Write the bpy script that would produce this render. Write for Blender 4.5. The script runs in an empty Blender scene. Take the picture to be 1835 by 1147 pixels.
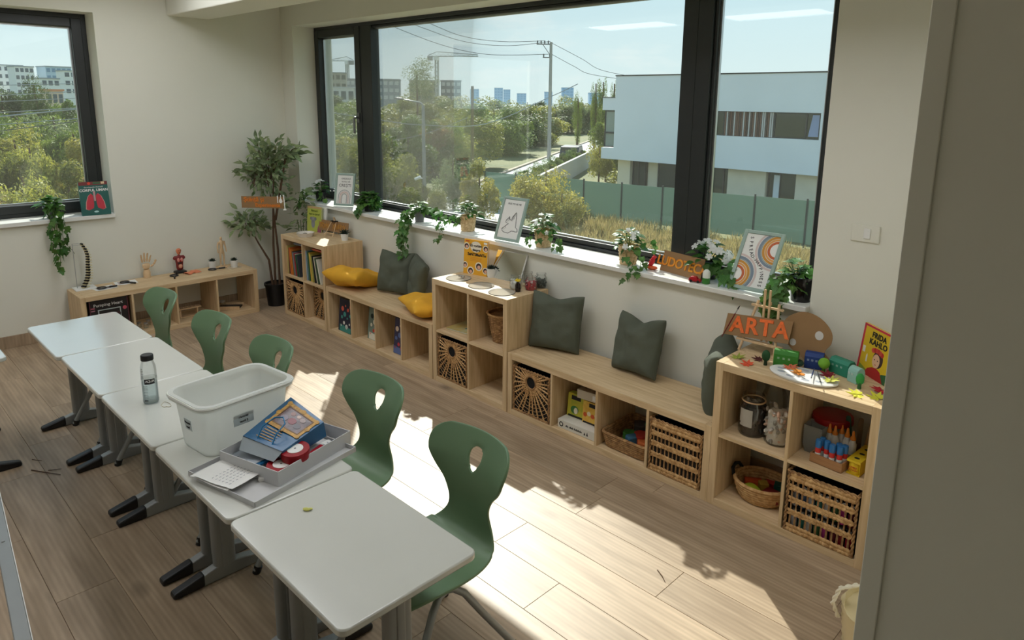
import bpy, math, random
from mathutils import Vector, Matrix, noise as mnoise
random.seed(7)
sc = bpy.context.scene
COL = sc.collection
PI = math.pi

# ------------------------------------------------------------------ camera
cd = bpy.data.cameras.new('camera')
cam = bpy.data.objects.new('camera', cd)
COL.objects.link(cam)
RIGHT = Vector((0.71619617, 0.69779061, 0.0123009))
UP = Vector((-0.14977399, 0.13646187, 0.97925784))
FWD = Vector((-0.68163832, 0.70318307, -0.20224436))
CAMPOS = Vector((6.0887, -3.3991, 2.019))
m = Matrix((RIGHT, UP, -FWD)).transposed().to_4x4()
m.translation = CAMPOS
cam.matrix_world = m
cd.sensor_width = 36
cd.lens = 1249.47 / 1835 * 36
cd.shift_x = -21.67 / 1835
cd.shift_y = -134.98 / 1835
cd.clip_start = 0.05
cd.clip_end = 3000
sc.camera = cam

# ------------------------------------------------------------------ view, sky, sun
sc.view_settings.view_transform = 'Standard'
sc.view_settings.look = 'None'
sc.view_settings.gamma = 1
sc.view_settings.use_curve_mapping = False
sc.view_settings.exposure = 0.30
SUN_DIR = Vector((0.985, -0.80, -1.0)).normalized()      # the way the light travels
SUN_E = 9.8
SKY_STRENGTH = 0.92
w = bpy.data.worlds.new('sky')
sc.world = w
w.use_nodes = True
nt = w.node_tree
bg = nt.nodes['Background']
tc = nt.nodes.new('ShaderNodeTexCoord')
# clear autumn sky: pale at the horizon, deeper blue overhead, the same all round
sx = nt.nodes.new('ShaderNodeSeparateXYZ')
nt.links.new(tc.outputs['Generated'], sx.inputs[0])
sky = nt.nodes.new('ShaderNodeValToRGB')
cr = sky.color_ramp
cr.elements[0].position = 0.0; cr.elements[0].color = (0.74, 0.86, 0.88, 1)
cr.elements[1].position = 1.0; cr.elements[1].color = (0.22, 0.45, 0.80, 1)
for p, c in ((0.10, (0.66, 0.83, 0.90, 1)), (0.28, (0.48, 0.73, 0.90, 1)), (0.6, (0.32, 0.58, 0.86, 1))):
    e = cr.elements.new(p); e.color = c
nt.links.new(sx.outputs['Z'], sky.inputs['Fac'])
# thin drifting cloud over the whole dome
mp = nt.nodes.new('ShaderNodeMapping')
mp.inputs['Scale'].default_value = (1.6, 1.6, 6.0)
ns = nt.nodes.new('ShaderNodeTexNoise')
ns.inputs['Scale'].default_value = 3.2
ns.inputs['Detail'].default_value = 8
ns.inputs['Roughness'].default_value = 0.6
rp = nt.nodes.new('ShaderNodeValToRGB')
rp.color_ramp.elements[0].position = 0.54
rp.color_ramp.elements[0].color = (0, 0, 0, 1)
rp.color_ramp.elements[1].position = 0.78
rp.color_ramp.elements[1].color = (0.85, 0.85, 0.85, 1)
mx = nt.nodes.new('ShaderNodeMixRGB')
mx.inputs[2].default_value = (0.92, 0.94, 0.94, 1)
nt.links.new(tc.outputs['Generated'], mp.inputs['Vector'])
nt.links.new(mp.outputs['Vector'], ns.inputs['Vector'])
nt.links.new(ns.outputs['Fac'], rp.inputs['Fac'])
nt.links.new(rp.outputs['Color'], mx.inputs[0])
nt.links.new(sky.outputs['Color'], mx.inputs[1])
nt.links.new(mx.outputs['Color'], bg.inputs['Color'])
bg.inputs['Strength'].default_value = SKY_STRENGTH
sd = bpy.data.lights.new('sun', 'SUN')
sun = bpy.data.objects.new('sun', sd)
COL.objects.link(sun)
sd.energy = SUN_E
sd.angle = math.radians(0.53)
sd.color = (1.0, 0.96, 0.89)
sun.rotation_euler = SUN_DIR.to_track_quat('-Z', 'Y').to_euler()
sun.location = (-20, 20, 30)
FILL_E = 4.3              # emission of the added fill panels overhead

# ------------------------------------------------------------------ helpers
def lin(c):
    out = []
    for x in c[:3]:
        x = x / 255.0
        out.append(x / 12.92 if x <= 0.04045 else ((x + 0.055) / 1.055) ** 2.4)
    return tuple(out) + (1.0,)

def mat(name, col, rough=0.55, metal=0.0, var=0.0, scale=8.0, stretch=(1, 1, 1), bump=0.0, bscale=None,
        emit=0.0, spec=0.5, rnd=0.0, col2=None, translu=0.0, hue=0.0, coat=0.0):
    """procedural material: noise between col and col2, random value per object, noise bump, optional translucency"""
    m = bpy.data.materials.new(name)
    m.use_nodes = True
    n = m.node_tree
    b = n.nodes['Principled BSDF']
    b.inputs['Roughness'].default_value = rough
    b.inputs['Metallic'].default_value = metal
    b.inputs['Specular IOR Level'].default_value = spec
    b.inputs['Coat Weight'].default_value = coat
    c = lin(col)
    b.inputs['Base Color'].default_value = c
    src = None
    tcn = n.nodes.new('ShaderNodeTexCoord')
    mpn = n.nodes.new('ShaderNodeMapping')
    mpn.inputs['Scale'].default_value = stretch
    n.links.new(tcn.outputs['Object'], mpn.inputs['Vector'])
    if var > 0 or col2:
        nz = n.nodes.new('ShaderNodeTexNoise')
        nz.inputs['Scale'].default_value = scale
        nz.inputs['Detail'].default_value = 5
        n.links.new(mpn.outputs['Vector'], nz.inputs['Vector'])
        r = n.nodes.new('ShaderNodeValToRGB')
        r.color_ramp.elements[0].position = 0.3
        r.color_ramp.elements[1].position = 0.7
        if col2:
            r.color_ramp.elements[0].color = c
            r.color_ramp.elements[1].color = lin(col2)
        else:
            r.color_ramp.elements[0].color = tuple(x * (1 - var) for x in c[:3]) + (1,)
            r.color_ramp.elements[1].color = tuple(min(1, x * (1 + var)) for x in c[:3]) + (1,)
        n.links.new(nz.outputs['Fac'], r.inputs['Fac'])
        src = r.outputs['Color']
    if rnd > 0 or hue > 0:
        oi = n.nodes.new('ShaderNodeObjectInfo')
        hs = n.nodes.new('ShaderNodeHueSaturation')
        if src: n.links.new(src, hs.inputs['Color'])
        else: hs.inputs['Color'].default_value = c
        mr = n.nodes.new('ShaderNodeMapRange')
        mr.inputs['To Min'].default_value = 1 - rnd
        mr.inputs['To Max'].default_value = 1 + rnd
        n.links.new(oi.outputs['Random'], mr.inputs['Value'])
        n.links.new(mr.outputs['Result'], hs.inputs['Value'])
        if hue > 0:
            mh = n.nodes.new('ShaderNodeMapRange')
            mh.inputs['To Min'].default_value = 0.5 - hue
            mh.inputs['To Max'].default_value = 0.5 + hue
            mm = n.nodes.new('ShaderNodeMath'); mm.operation = 'FRACT'
            m3 = n.nodes.new('ShaderNodeMath'); m3.operation = 'MULTIPLY'; m3.inputs[1].default_value = 7.31
            n.links.new(oi.outputs['Random'], m3.inputs[0]); n.links.new(m3.outputs[0], mm.inputs[0])
            n.links.new(mm.outputs[0], mh.inputs['Value']); n.links.new(mh.outputs['Result'], hs.inputs['Hue'])
        src = hs.outputs['Color']
    if src: n.links.new(src, b.inputs['Base Color'])
    if bump > 0:
        nb = n.nodes.new('ShaderNodeTexNoise')
        nb.inputs['Scale'].default_value = bscale or scale * 4
        nb.inputs['Detail'].default_value = 3
        n.links.new(mpn.outputs['Vector'], nb.inputs['Vector'])
        bp = n.nodes.new('ShaderNodeBump')
        bp.inputs['Strength'].default_value = bump
        bp.inputs['Distance'].default_value = 0.004
        n.links.new(nb.outputs['Fac'], bp.inputs['Height'])
        n.links.new(bp.outputs['Normal'], b.inputs['Normal'])
    if emit > 0:
        b.inputs['Emission Color'].default_value = c
        b.inputs['Emission Strength'].default_value = emit
    if translu > 0:
        t = n.nodes.new('ShaderNodeBsdfTranslucent')
        if src: n.links.new(src, t.inputs['Color'])
        else: t.inputs['Color'].default_value = c
        ms = n.nodes.new('ShaderNodeMixShader')
        ms.inputs[0].default_value = translu
        n.links.new(b.outputs[0], ms.inputs[1])
        n.links.new(t.outputs[0], ms.inputs[2])
        n.links.new(ms.outputs[0], n.nodes['Material Output'].inputs['Surface'])
    return m

def clear_mat(name, tint=(255, 255, 255), gloss=0.05, rough=0.02, haze=0.0, hazecol=(235, 240, 240)):
    """thin clear sheet: see-through, a fresnel sheen, optional milky share"""
    m = bpy.data.materials.new(name)
    m.use_nodes = True
    n = m.node_tree
    out = n.nodes['Material Output']
    n.nodes.remove(n.nodes['Principled BSDF'])
    tr = n.nodes.new('ShaderNodeBsdfTransparent'); tr.inputs['Color'].default_value = lin(tint)
    gl = n.nodes.new('ShaderNodeBsdfGlossy'); gl.inputs['Roughness'].default_value = rough
    lw = n.nodes.new('ShaderNodeLayerWeight'); lw.inputs['Blend'].default_value = 0.25
    ad = n.nodes.new('ShaderNodeMath'); ad.operation = 'MULTIPLY_ADD'
    ad.inputs[1].default_value = 0.5; ad.inputs[2].default_value = gloss
    n.links.new(lw.outputs['Fresnel'], ad.inputs[0])
    mx = n.nodes.new('ShaderNodeMixShader')
    n.links.new(ad.outputs[0], mx.inputs[0]); n.links.new(tr.outputs[0], mx.inputs[1]); n.links.new(gl.outputs[0], mx.inputs[2])
    last = mx
    if haze > 0:
        df = n.nodes.new('ShaderNodeBsdfDiffuse'); df.inputs['Color'].default_value = lin(hazecol)
        tl = n.nodes.new('ShaderNodeBsdfTranslucent'); tl.inputs['Color'].default_value = lin(hazecol)
        m1 = n.nodes.new('ShaderNodeMixShader'); m1.inputs[0].default_value = 0.5
        n.links.new(df.outputs[0], m1.inputs[1]); n.links.new(tl.outputs[0], m1.inputs[2])
        m2 = n.nodes.new('ShaderNodeMixShader'); m2.inputs[0].default_value = haze
        n.links.new(mx.outputs[0], m2.inputs[1]); n.links.new(m1.outputs[0], m2.inputs[2])
        last = m2
    n.links.new(last.outputs[0], out.inputs['Surface'])
    return m

class MB:
    """collects shapes for one mesh"""
    def __init__(s):
        s.v, s.f, s.m, s.mi = [], [], [], 0
    def add(s, vs, fs, M=None):
        n = len(s.v)
        if M is not None: vs = [M @ Vector(v) for v in vs]
        s.v += [tuple(v) for v in vs]
        s.f += [tuple(i + n for i in f) for f in fs]
        s.m += [s.mi] * len(fs)
        return s
    def box(s, x0, x1, y0, y1, z0, z1, M=None):
        return s.add([(x0, y0, z0), (x1, y0, z0), (x1, y1, z0), (x0, y1, z0), (x0, y0, z1), (x1, y0, z1), (x1, y1, z1), (x0, y1, z1)],
                     [(0, 3, 2, 1), (4, 5, 6, 7), (0, 1, 5, 4), (1, 2, 6, 5), (2, 3, 7, 6), (3, 0, 4, 7)], M)
    def tube(s, pts, r, n=6, M=None, closed=False):
        pts = [Vector(p) for p in pts]
        k = len(pts)
        rs = r if isinstance(r, (list, tuple)) else [r] * k
        vs = []; prev = None
        for i, p in enumerate(pts):
            if closed: t = (pts[(i + 1) % k] - pts[i - 1])
            else: t = pts[min(i + 1, k - 1)] - pts[max(i - 1, 0)]
            if t.length < 1e-9: t = Vector((0, 0, 1))
            t.normalize()
            if prev is None:
                a = Vector((0, 0, 1)) if abs(t.z) < 0.9 else Vector((1, 0, 0))
                u = t.cross(a).normalized()
            else:
                u = (prev - t * prev.dot(t))
                u = u.normalized() if u.length > 1e-6 else t.orthogonal().normalized()
            prev = u
            w_ = t.cross(u)
            for j in range(n):
                a = 2 * PI * j / n
                vs.append(p + (u * math.cos(a) + w_ * math.sin(a)) * rs[i])
        fs = []
        for i in range(k if closed else k - 1):
            i2 = (i + 1) % k
            for j in range(n):
                j2 = (j + 1) % n
                fs.append((i * n + j, i * n + j2, i2 * n + j2, i2 * n + j))
        if not closed:
            fs.append(tuple(reversed(range(n)))); fs.append(tuple((k - 1) * n + j for j in range(n)))
        return s.add(vs, fs, M)
    def lathe(s, prof, n=24, c=(0, 0, 0), M=None, wob=None, sy=1.0):
        vs = []; fs = []
        for i, (r, z) in enumerate(prof):
            for j in range(n):
                a = 2 * PI * j / n
                rr = r + (wob(a, i) if wob else 0)
                vs.append((c[0] + rr * math.cos(a), c[1] + rr * math.sin(a) * sy, c[2] + z))
        for i in range(len(prof) - 1):
            for j in range(n):
                j2 = (j + 1) % n
                fs.append((i * n + j, i * n + j2, (i + 1) * n + j2, (i + 1) * n + j))
        if prof[0][0] > 1e-6: fs.append(tuple(reversed(range(n))))
        k = len(prof) - 1
        if prof[k][0] > 1e-6: fs.append(tuple(k * n + j for j in range(n)))
        return s.add(vs, fs, M)
    def prism(s, poly, z0, z1, M=None):
        n = len(poly)
        vs = [(x, y, z0) for x, y in poly] + [(x, y, z1) for x, y in poly]
        fs = [tuple(reversed(range(n))), tuple(range(n, 2 * n))]
        for i in range(n):
            j = (i + 1) % n
            fs.append((i, j, n + j, n + i))
        return s.add(vs, fs, M)
    def ell(s, c, rx, ry, rz, nu=10, nv=6, M=None):
        c = Vector(c); vs = [c + Vector((0, 0, -rz))]; fs = []
        for i in range(1, nv):
            p = -PI / 2 + PI * i / nv
            for j in range(nu):
                a = 2 * PI * j / nu
                vs.append(c + Vector((rx * math.cos(p) * math.cos(a), ry * math.cos(p) * math.sin(a), rz * math.sin(p))))
        vs.append(c + Vector((0, 0, rz)))
        for j in range(nu):
            j2 = (j + 1) % nu
            fs.append((0, 1 + j2, 1 + j))
            for i in range(nv - 2):
                a = 1 + i * nu
                fs.append((a + j, a + j2, a + nu + j2, a + nu + j))
            a = 1 + (nv - 2) * nu
            fs.append((a + j, a + j2, len(vs) - 1))
        return s.add(vs, fs, M)
    def mesh(s, name, mats, smooth=False):
        me = bpy.data.meshes.new(name)
        me.from_pydata(s.v, [], s.f)
        for x in (mats if isinstance(mats, (list, tuple)) else [mats]): me.materials.append(x)
        if any(s.m): me.polygons.foreach_set('material_index', s.m)
        if smooth:
            me.polygons.foreach_set('use_smooth', [True] * len(me.polygons))
            me.set_sharp_from_angle(angle=math.radians(smooth if smooth > 1 else 42))
        me.update()
        return me

def link(name, data, parent=None, loc=None, rot=None, scale=None):
    o = bpy.data.objects.new(name, data)
    COL.objects.link(o)
    if parent: o.parent = parent
    if loc is not None: o.location = loc
    if rot is not None: o.rotation_euler = rot
    if scale is not None: o.scale = (scale,) * 3 if isinstance(scale, (int, float)) else scale
    return o

def part(name, mb, mats, parent=None, smooth=False, bevel=0.0, loc=None, rot=None, label=None, scale=None, seg=2):
    o = link(name, mb.mesh(name, mats, smooth), parent, loc, rot, scale)
    if bevel:
        b = o.modifiers.new('bevel', 'BEVEL'); b.width = bevel; b.segments = seg; b.limit_method = 'ANGLE'
        b.angle_limit = math.radians(40)
    if label: o['label'] = label
    return o

def tag(o, label, cat, group=None, kind=None):
    if label: o['label'] = label
    if cat: o['category'] = cat
    if group: o['group'] = group
    if kind: o['kind'] = kind
    return o

def thing(name, label, cat, loc=(0, 0, 0), rot=0, group=None):
    o = bpy.data.objects.new(name, None)
    COL.objects.link(o)
    o.empty_display_size = 0.05
    o.location = loc
    o.rotation_euler = rot if isinstance(rot, (tuple, list)) else (0, 0, rot)
    return tag(o, label, cat, group)

def struct(name, mb, mats, parent=None, smooth=False, bevel=0.0):
    o = part(name, mb, mats, parent, smooth, bevel)
    if parent is None: o['kind'] = 'structure'
    return o

def dup(o, parent=None, loc=None, rot=None, label=None, group=None):
    """a copy of a thing with copies of its parts and sub-parts"""
    c = o.copy(); COL.objects.link(c)
    if parent: c.parent = parent
    if loc is not None: c.location = loc
    if rot is not None: c.rotation_euler = rot if isinstance(rot, (tuple, list)) else (0, 0, rot)
    if label: c['label'] = label
    if group: c['group'] = group
    for ch in list(o.children): dup(ch, c)
    return c

def text(body, size, parent, loc, rot, m, name='lettering', ext=0.0006, align='CENTER', space=1.0, shear=0, bold=0.0):
    cu = bpy.data.curves.new(name, 'FONT')
    cu.body = body; cu.size = size; cu.extrude = ext; cu.align_x = align; cu.align_y = 'CENTER'
    cu.space_character = space; cu.shear = shear; cu.resolution_u = 3; cu.offset = bold
    cu.materials.append(m)
    tmp = bpy.data.objects.new('tmp_text', cu)
    me = bpy.data.meshes.new_from_object(tmp)
    me.name = name
    bpy.data.objects.remove(tmp); bpy.data.curves.remove(cu)
    return link(name, me, parent, loc, rot)

UPR = (PI / 2, 0, 0)     # upright, facing -y

def rrect(w, d, r, n=5, cx=0, cy=0):
    p = []
    for (sx, sy, a0) in ((1, -1, -PI / 2), (1, 1, 0), (-1, 1, PI / 2), (-1, -1, PI)):
        for i in range(n + 1):
            a = a0 + PI / 2 * i / n
            p.append((cx + sx * (w / 2 - r) + r * math.cos(a), cy + sy * (d / 2 - r) + r * math.sin(a)))
    return p

def disc(r, n=20, cx=0, cy=0, ry=None):
    return [(cx + r * math.cos(2 * PI * i / n), cy + (ry or r) * math.sin(2 * PI * i / n)) for i in range(n)]

def arc(r0, r1, a0, a1, n=18, cx=0, cy=0):
    o = [(cx + r1 * math.cos(a0 + (a1 - a0) * i / n), cy + r1 * math.sin(a0 + (a1 - a0) * i / n)) for i in range(n + 1)]
    return o + [(cx + r0 * math.cos(a1 - (a1 - a0) * i / n), cy + r0 * math.sin(a1 - (a1 - a0) * i / n)) for i in range(n + 1)]

def flat(poly, y0, y1):
    """a prism standing upright: polygon in x,z, thickness along y (front face at y0)"""
    b = MB(); b.prism(poly, 0, 1)
    b.v = [(x, y1 + (y0 - y1) * z, y) for x, y, z in b.v]
    return b

def T(x, y, z, rx=0, ry=0, rz=0):
    from mathutils import Euler
    return Matrix.Translation((x, y, z)) @ Euler((rx, ry, rz)).to_matrix().to_4x4()

# ------------------------------------------------------------------ materials
def wood(name, a, b, stretch, rough=0.5, rnd=0.0, rings=True):
    m = mat(name, a, rough, col2=b, scale=3.0, stretch=stretch, rnd=rnd, bump=0.05, bscale=30)
    n = m.node_tree
    for nd in n.nodes:
        if nd.type == 'TEX_NOISE': nd.inputs['Distortion'].default_value = 0.6; nd.inputs['Detail'].default_value = 8
    return m
W_H = wood('oak_board_horizontal', (200, 170, 128), (228, 202, 162), (1.2, 14, 14))
W_V = wood('oak_board_vertical', (197, 166, 123), (226, 199, 158), (14, 14, 1.0))
M_WALL = mat('white_wall_paint', (229, 228, 215), 0.85, bump=0.04, bscale=250, var=0.015, scale=2)
M_CEIL = mat('white_ceiling_paint', (229, 228, 215), 0.9, var=0.01, scale=1)
M_FRAME = mat('anthracite_frame', (38, 42, 42), 0.42, var=0.05, scale=20)
M_FRAME2 = mat('frame_gasket', (14, 15, 15), 0.5)
M_ALU = mat('spacer_aluminium', (190, 192, 192), 0.3, metal=0.9)
M_SILL = mat('white_sill', (232, 232, 226), 0.35, var=0.02)
M_GLASS = clear_mat('window_glass', (250, 253, 251), gloss=0.022, haze=0.022, hazecol=(240, 238, 225))
M_STEEL = mat('grey_powder_coated_steel', (150, 153, 152), 0.42, metal=0.35, var=0.03)
M_BLACK = mat('black_plastic', (22, 22, 23), 0.45, var=0.05)
M_WHITE = mat('white_plastic', (236, 236, 232), 0.4, var=0.01)
M_TOP = mat('white_table_laminate', (212, 213, 205), 0.16, var=0.015, scale=3, spec=0.6, coat=0.25)
M_GREEN = mat('green_chair_plastic', (106, 134, 100), 0.38, var=0.04, scale=4, bump=0.02, bscale=300)
M_CANE = mat('water_hyacinth', (172, 128, 76), 0.75, col2=(222, 182, 128), scale=45)
M_POTW = mat('pale_wicker', (190, 156, 108), 0.75, col2=(232, 206, 160), scale=60)
M_CANE2 = mat('dark_water_hyacinth', (122, 86, 52), 0.8, col2=(190, 148, 98), scale=45)
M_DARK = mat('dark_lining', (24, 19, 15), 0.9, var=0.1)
M_CARD = mat('brown_cardboard', (150, 116, 78), 0.85, var=0.05, scale=12)
M_ORANGE_L = mat('orange_lettering', (222, 140, 40), 0.6, col2=(236, 120, 30), scale=60)
M_ORANGE_A = mat('bright_orange_lettering', (240, 112, 40), 0.6, var=0.15, scale=60)
M_PAPER = mat('white_paper', (238, 238, 234), 0.8, var=0.01)
M_INK = mat('black_ink', (24, 24, 26), 0.7)
M_WHITE_INK = mat('white_ink', (235, 235, 232), 0.7)
M_POTB = mat('black_pot', (20, 20, 21), 0.4)
M_SOIL = mat('dark_soil', (48, 36, 28), 0.95, var=0.3, scale=40, bump=0.5)
M_IVY = mat('ivy_leaf', (52, 92, 40), 0.45, col2=(104, 150, 70), scale=18, rnd=0.35, hue=0.02, translu=0.35)
M_BROAD = mat('houseplant_leaf', (48, 88, 38), 0.42, col2=(92, 138, 58), scale=18, rnd=0.3, hue=0.02, translu=0.32)
M_FICUS = mat('ficus_leaf', (70, 98, 52), 0.45, col2=(172, 184, 136), scale=22, rnd=0.5, hue=0.015, translu=0.3)
M_PETAL = mat('white_petal', (246, 246, 244), 0.6, translu=0.4)
M_STEM = mat('green_stem', (92, 112, 58), 0.6)
M_BARK = mat('brown_bark', (92, 68, 48), 0.85, var=0.2, scale=30, bump=0.3)
M_CLEAR = clear_mat('clear_glassware', (250, 252, 252), gloss=0.07)
M_SUCC = mat('dark_succulent', (34, 50, 38), 0.5, rnd=0.2, var=0.15, scale=30)
M_GOLD = mat('gold_print', (196, 150, 70), 0.45, var=0.3, scale=60)
COLS = {}
def colm(c, rough=0.5):
    k = tuple(c) + (rough,)
    if k not in COLS: COLS[k] = mat('paint_%d_%d_%d' % tuple(c), c, rough, var=0.03, scale=15)
    return COLS[k]

# ================================================================== the setting
# floor: slab plus planks laid along the window wall
fl = struct('floor', MB().box(-1.0, 7.6, -7.1, 0.4, -0.25, -0.003), mat('floor_slab', (128, 110, 92), 0.9))
def plank_material():
    m = mat('oak_vinyl_plank', (156, 134, 109), 0.42, col2=(188, 165, 138), scale=2.6, stretch=(1.0, 9, 1), rnd=0.13, bump=0.05, bscale=60, spec=0.4)
    n = m.node_tree
    oi = n.nodes.new('ShaderNodeObjectInfo')
    mpn = [x for x in n.nodes if x.type == 'MAPPING'][0]
    sc_ = n.nodes.new('ShaderNodeVectorMath'); sc_.operation = 'SCALE'; sc_.inputs[0].default_value = (37, 23, 11)
    n.links.new(oi.outputs['Random'], sc_.inputs['Scale'])
    n.links.new(sc_.outputs['Vector'], mpn.inputs['Location'])
    # cathedral grain and knots
    b = n.nodes['Principled BSDF']
    base = b.inputs['Base Color'].links[0].from_socket
    wv = n.nodes.new('ShaderNodeTexWave'); wv.wave_type = 'BANDS'; wv.bands_direction = 'Y'
    wv.inputs['Scale'].default_value = 1.6; wv.inputs['Distortion'].default_value = 5.0; wv.inputs['Detail'].default_value = 3; wv.inputs['Detail Scale'].default_value = 0.6
    n.links.new(mpn.outputs['Vector'], wv.inputs['Vector'])
    vo = n.nodes.new('ShaderNodeTexVoronoi'); vo.inputs['Scale'].default_value = 0.9
    mp2 = n.nodes.new('ShaderNodeMapping'); mp2.inputs['Scale'].default_value = (1.6, 3.2, 1)
    tcn = [x for x in n.nodes if x.type == 'TEX_COORD'][0]
    n.links.new(tcn.outputs['Object'], mp2.inputs['Vector']); n.links.new(sc_.outputs['Vector'], mp2.inputs['Location'])
    n.links.new(mp2.outputs['Vector'], vo.inputs['Vector'])
    kr = n.nodes.new('ShaderNodeMapRange'); kr.inputs['From Min'].default_value = 0.02; kr.inputs['From Max'].default_value = 0.13
    kr.inputs['To Min'].default_value = 0.45; kr.inputs['To Max'].default_value = 1.0
    n.links.new(vo.outputs['Distance'], kr.inputs['Value'])
    wr = n.nodes.new('ShaderNodeMapRange'); wr.inputs['To Min'].default_value = 0.91; wr.inputs['To Max'].default_value = 1.05
    n.links.new(wv.outputs['Fac'], wr.inputs['Value'])
    mu = n.nodes.new('ShaderNodeMath'); mu.operation = 'MULTIPLY'
    n.links.new(kr.outputs['Result'], mu.inputs[0]); n.links.new(wr.outputs['Result'], mu.inputs[1])
    mc = n.nodes.new('ShaderNodeMixRGB'); mc.blend_type = 'MULTIPLY'; mc.inputs[0].default_value = 1
    n.links.new(base, mc.inputs[1]); n.links.new(mu.outputs[0], mc.inputs[2])
    n.links.new(mc.outputs['Color'], b.inputs['Base Color'])
    return m
M_PLANK = plank_material()
PW, PLEN = 0.22, 1.24
pm = {}
def plank_mesh(L):
    L = round(L, 3)
    if L not in pm:
        b = MB(); g = 0.0006
        b.box(g, L - g, g, PW - g, -0.008, -0.0015)
        # small eased edge: a slightly smaller top face
        b2 = MB(); e = 0.0016
        b2.add([(g, g, -0.0015), (L - g, g, -0.0015), (L - g, PW - g, -0.0015), (g, PW - g, -0.0015),
                (e, e, 0), (L - e, e, 0), (L - e, PW - e, 0), (e, PW - e, 0)],
               [(4, 5, 6, 7), (0, 1, 5, 4), (1, 2, 6, 5), (2, 3, 7, 6), (3, 0, 4, 7)])
        b.add(b2.v, b2.f)
        pm[L] = b.mesh('plank', M_PLANK)
    return pm[L]
offs = [0.0, 0.52, 0.9, 0.31, 0.74, 0.12, 0.62, 1.02, 0.41, 0.83, 0.2]
y = 0.146
row = 0
while y - PW > -7.0:
    y0 = y - PW
    x = -0.64 - (4.68 - offs[row % 11]) % PLEN if row != 3 else -0.64 - 0.28
    first = True
    while x < (7.5 if y0 > -3.6 else 4.0):
        xa = max(x, -0.64); xb = min(x + PLEN, 7.5)
        if xb - xa > 0.02:
            link('plank', plank_mesh(xb - xa), fl, (xa, y0, 0))
        x += PLEN
    y = y0
    row += 1
struct('ceiling', MB().box(-1.1, 7.6, -7.1, 0.5, 3.0, 3.2), M_CEIL)
struct('trim_1', MB().box(-0.64, 7.5, -1.01, -0.64, 2.71, 3.0), M_CEIL, bevel=0.01)['label'] = 'white ceiling beam running along the window wall'
# wall with the wide window
wb = MB()
wb.box(-1.1, 7.6, 0.05, 0.47, -0.25, 0.99)
wb.box(-1.1, 7.6, 0.05, 0.47, 2.695, 3.0)
wb.box(-1.1, -0.41, 0.05, 0.47, 0.99, 2.695)
wb.box(4.765, 7.6, 0.05, 0.47, 0.99, 2.695)
struct('wall_back', wb, M_WALL)
# wall with the small window
LW0, LW1 = -3.35, -1.585
wl = MB()
wl.box(-1.09, -0.64, -7.1, 0.05, -0.25, 0.985)
wl.box(-1.09, -0.64, -7.1, 0.05, 2.685, 3.0)
wl.box(-1.09, -0.64, LW1, 0.05, 0.985, 2.685)
wl.box(-1.09, -0.64, -7.1, LW0, 0.985, 2.685)
struct('wall_left', wl, M_WALL)
struct('wall_front', MB().box(-1.09, 7.6, -7.1, -7.0, -0.25, 3.0), M_WALL)
struct('wall_right', MB().box(5.70, 7.5, -1.97, 0.05, 0.0, 3.0), M_WALL, bevel=0.004)
struct('wall_side', MB().box(7.5, 7.6, -7.1, 0.05, -0.25, 3.0), M_WALL)
struct('trim_2', MB().box(5.702, 5.742, -1.976, -1.97, 0.0, 2.7), M_WALL, bevel=0.002)['label'] = 'narrow white strip on the edge of the near wall'
struct('baseboard_left', MB().box(-0.64, -0.628, -7.0, 0.05, 0.0, 0.10), M_PLANK, bevel=0.002)
struct('baseboard_back', MB().box(-0.628, 5.70, 0.038, 0.05, 0.0, 0.10), M_PLANK, bevel=0.002)
# ---- wide window
def bars(mb, x0, x1, z0, z1, wl_, wr_, wb_, wt_, y0, y1):
    mb.box(x0, x0 + wl_, y0, y1, z0, z1); mb.box(x1 - wr_, x1, y0, y1, z0, z1)
    mb.box(x0 + wl_, x1 - wr_, y0, y1, z0, z0 + wb_); mb.box(x0 + wl_, x1 - wr_, y0, y1, z1 - wt_, z1)
win = thing('window_2', None, None, (0, 0, 0)); win['kind'] = 'structure'
b = MB(); bars(b, -0.41, 4.765, 1.02, 2.695, 0.03, 0.10, 0.022, 0.03, 0.28, 0.37)
part('window_frame', b, M_FRAME, win, bevel=0.004)
b = MB(); bars(b, -0.38, 0.40, 1.042, 2.665, 0.055, 0.085, 0.06, 0.07, 0.272, 0.355)
sash = part('sash', b, M_FRAME, win, bevel=0.006)
b = MB(); bars(b, 0.48, 3.80, 1.042, 2.665, 0.03, 0.02, 0.034, 0.022, 0.30, 0.36)
part('sash', b, M_FRAME, win, bevel=0.004)
part('mullion', MB().box(0.40, 0.575, 0.28, 0.37, 1.042, 2.665), M_FRAME, win, bevel=0.004)
b = MB(); b.box(3.80, 3.985, 0.28, 0.37, 1.042, 2.665); b.box(3.885, 3.892, 0.277, 0.29, 1.042, 2.665)
part('mullion', b, M_FRAME, win, bevel=0.003)
b = MB(); bars(b, 3.985, 4.665, 1.042, 2.665, 0.02, 0.02, 0.034, 0.022, 0.30, 0.36)
part('sash', b, M_FRAME, win, bevel=0.004)
for (x0, x1, z0, z1) in ((-0.325, 0.315, 1.102, 2.595), (0.51, 3.78, 1.076, 2.643), (4.005, 4.645, 1.076, 2.643)):
    b = MB(); bars(b, x0, x1, z0, z1, 0.012, 0.012, 0.012, 0.012, 0.325, 0.345)
    part('glass_spacer', b, M_ALU, win)
    part('window_pane', MB().box(x0, x1, 0.338, 0.342, z0, z1), M_GLASS, win)
b = MB()
b.box(0.345, 0.375, 0.262, 0.272, 1.80, 1.89)
b.tube([(0.36, 0.265, 1.845), (0.36, 0.225, 1.845), (0.36, 0.218, 1.835), (0.36, 0.218, 1.70)], 0.010, 8)
part('window_handle', b, mat('satin_handle', (120, 122, 122), 0.35, metal=0.8), win, smooth=True, label='grey lever handle on the narrow sash')
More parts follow.
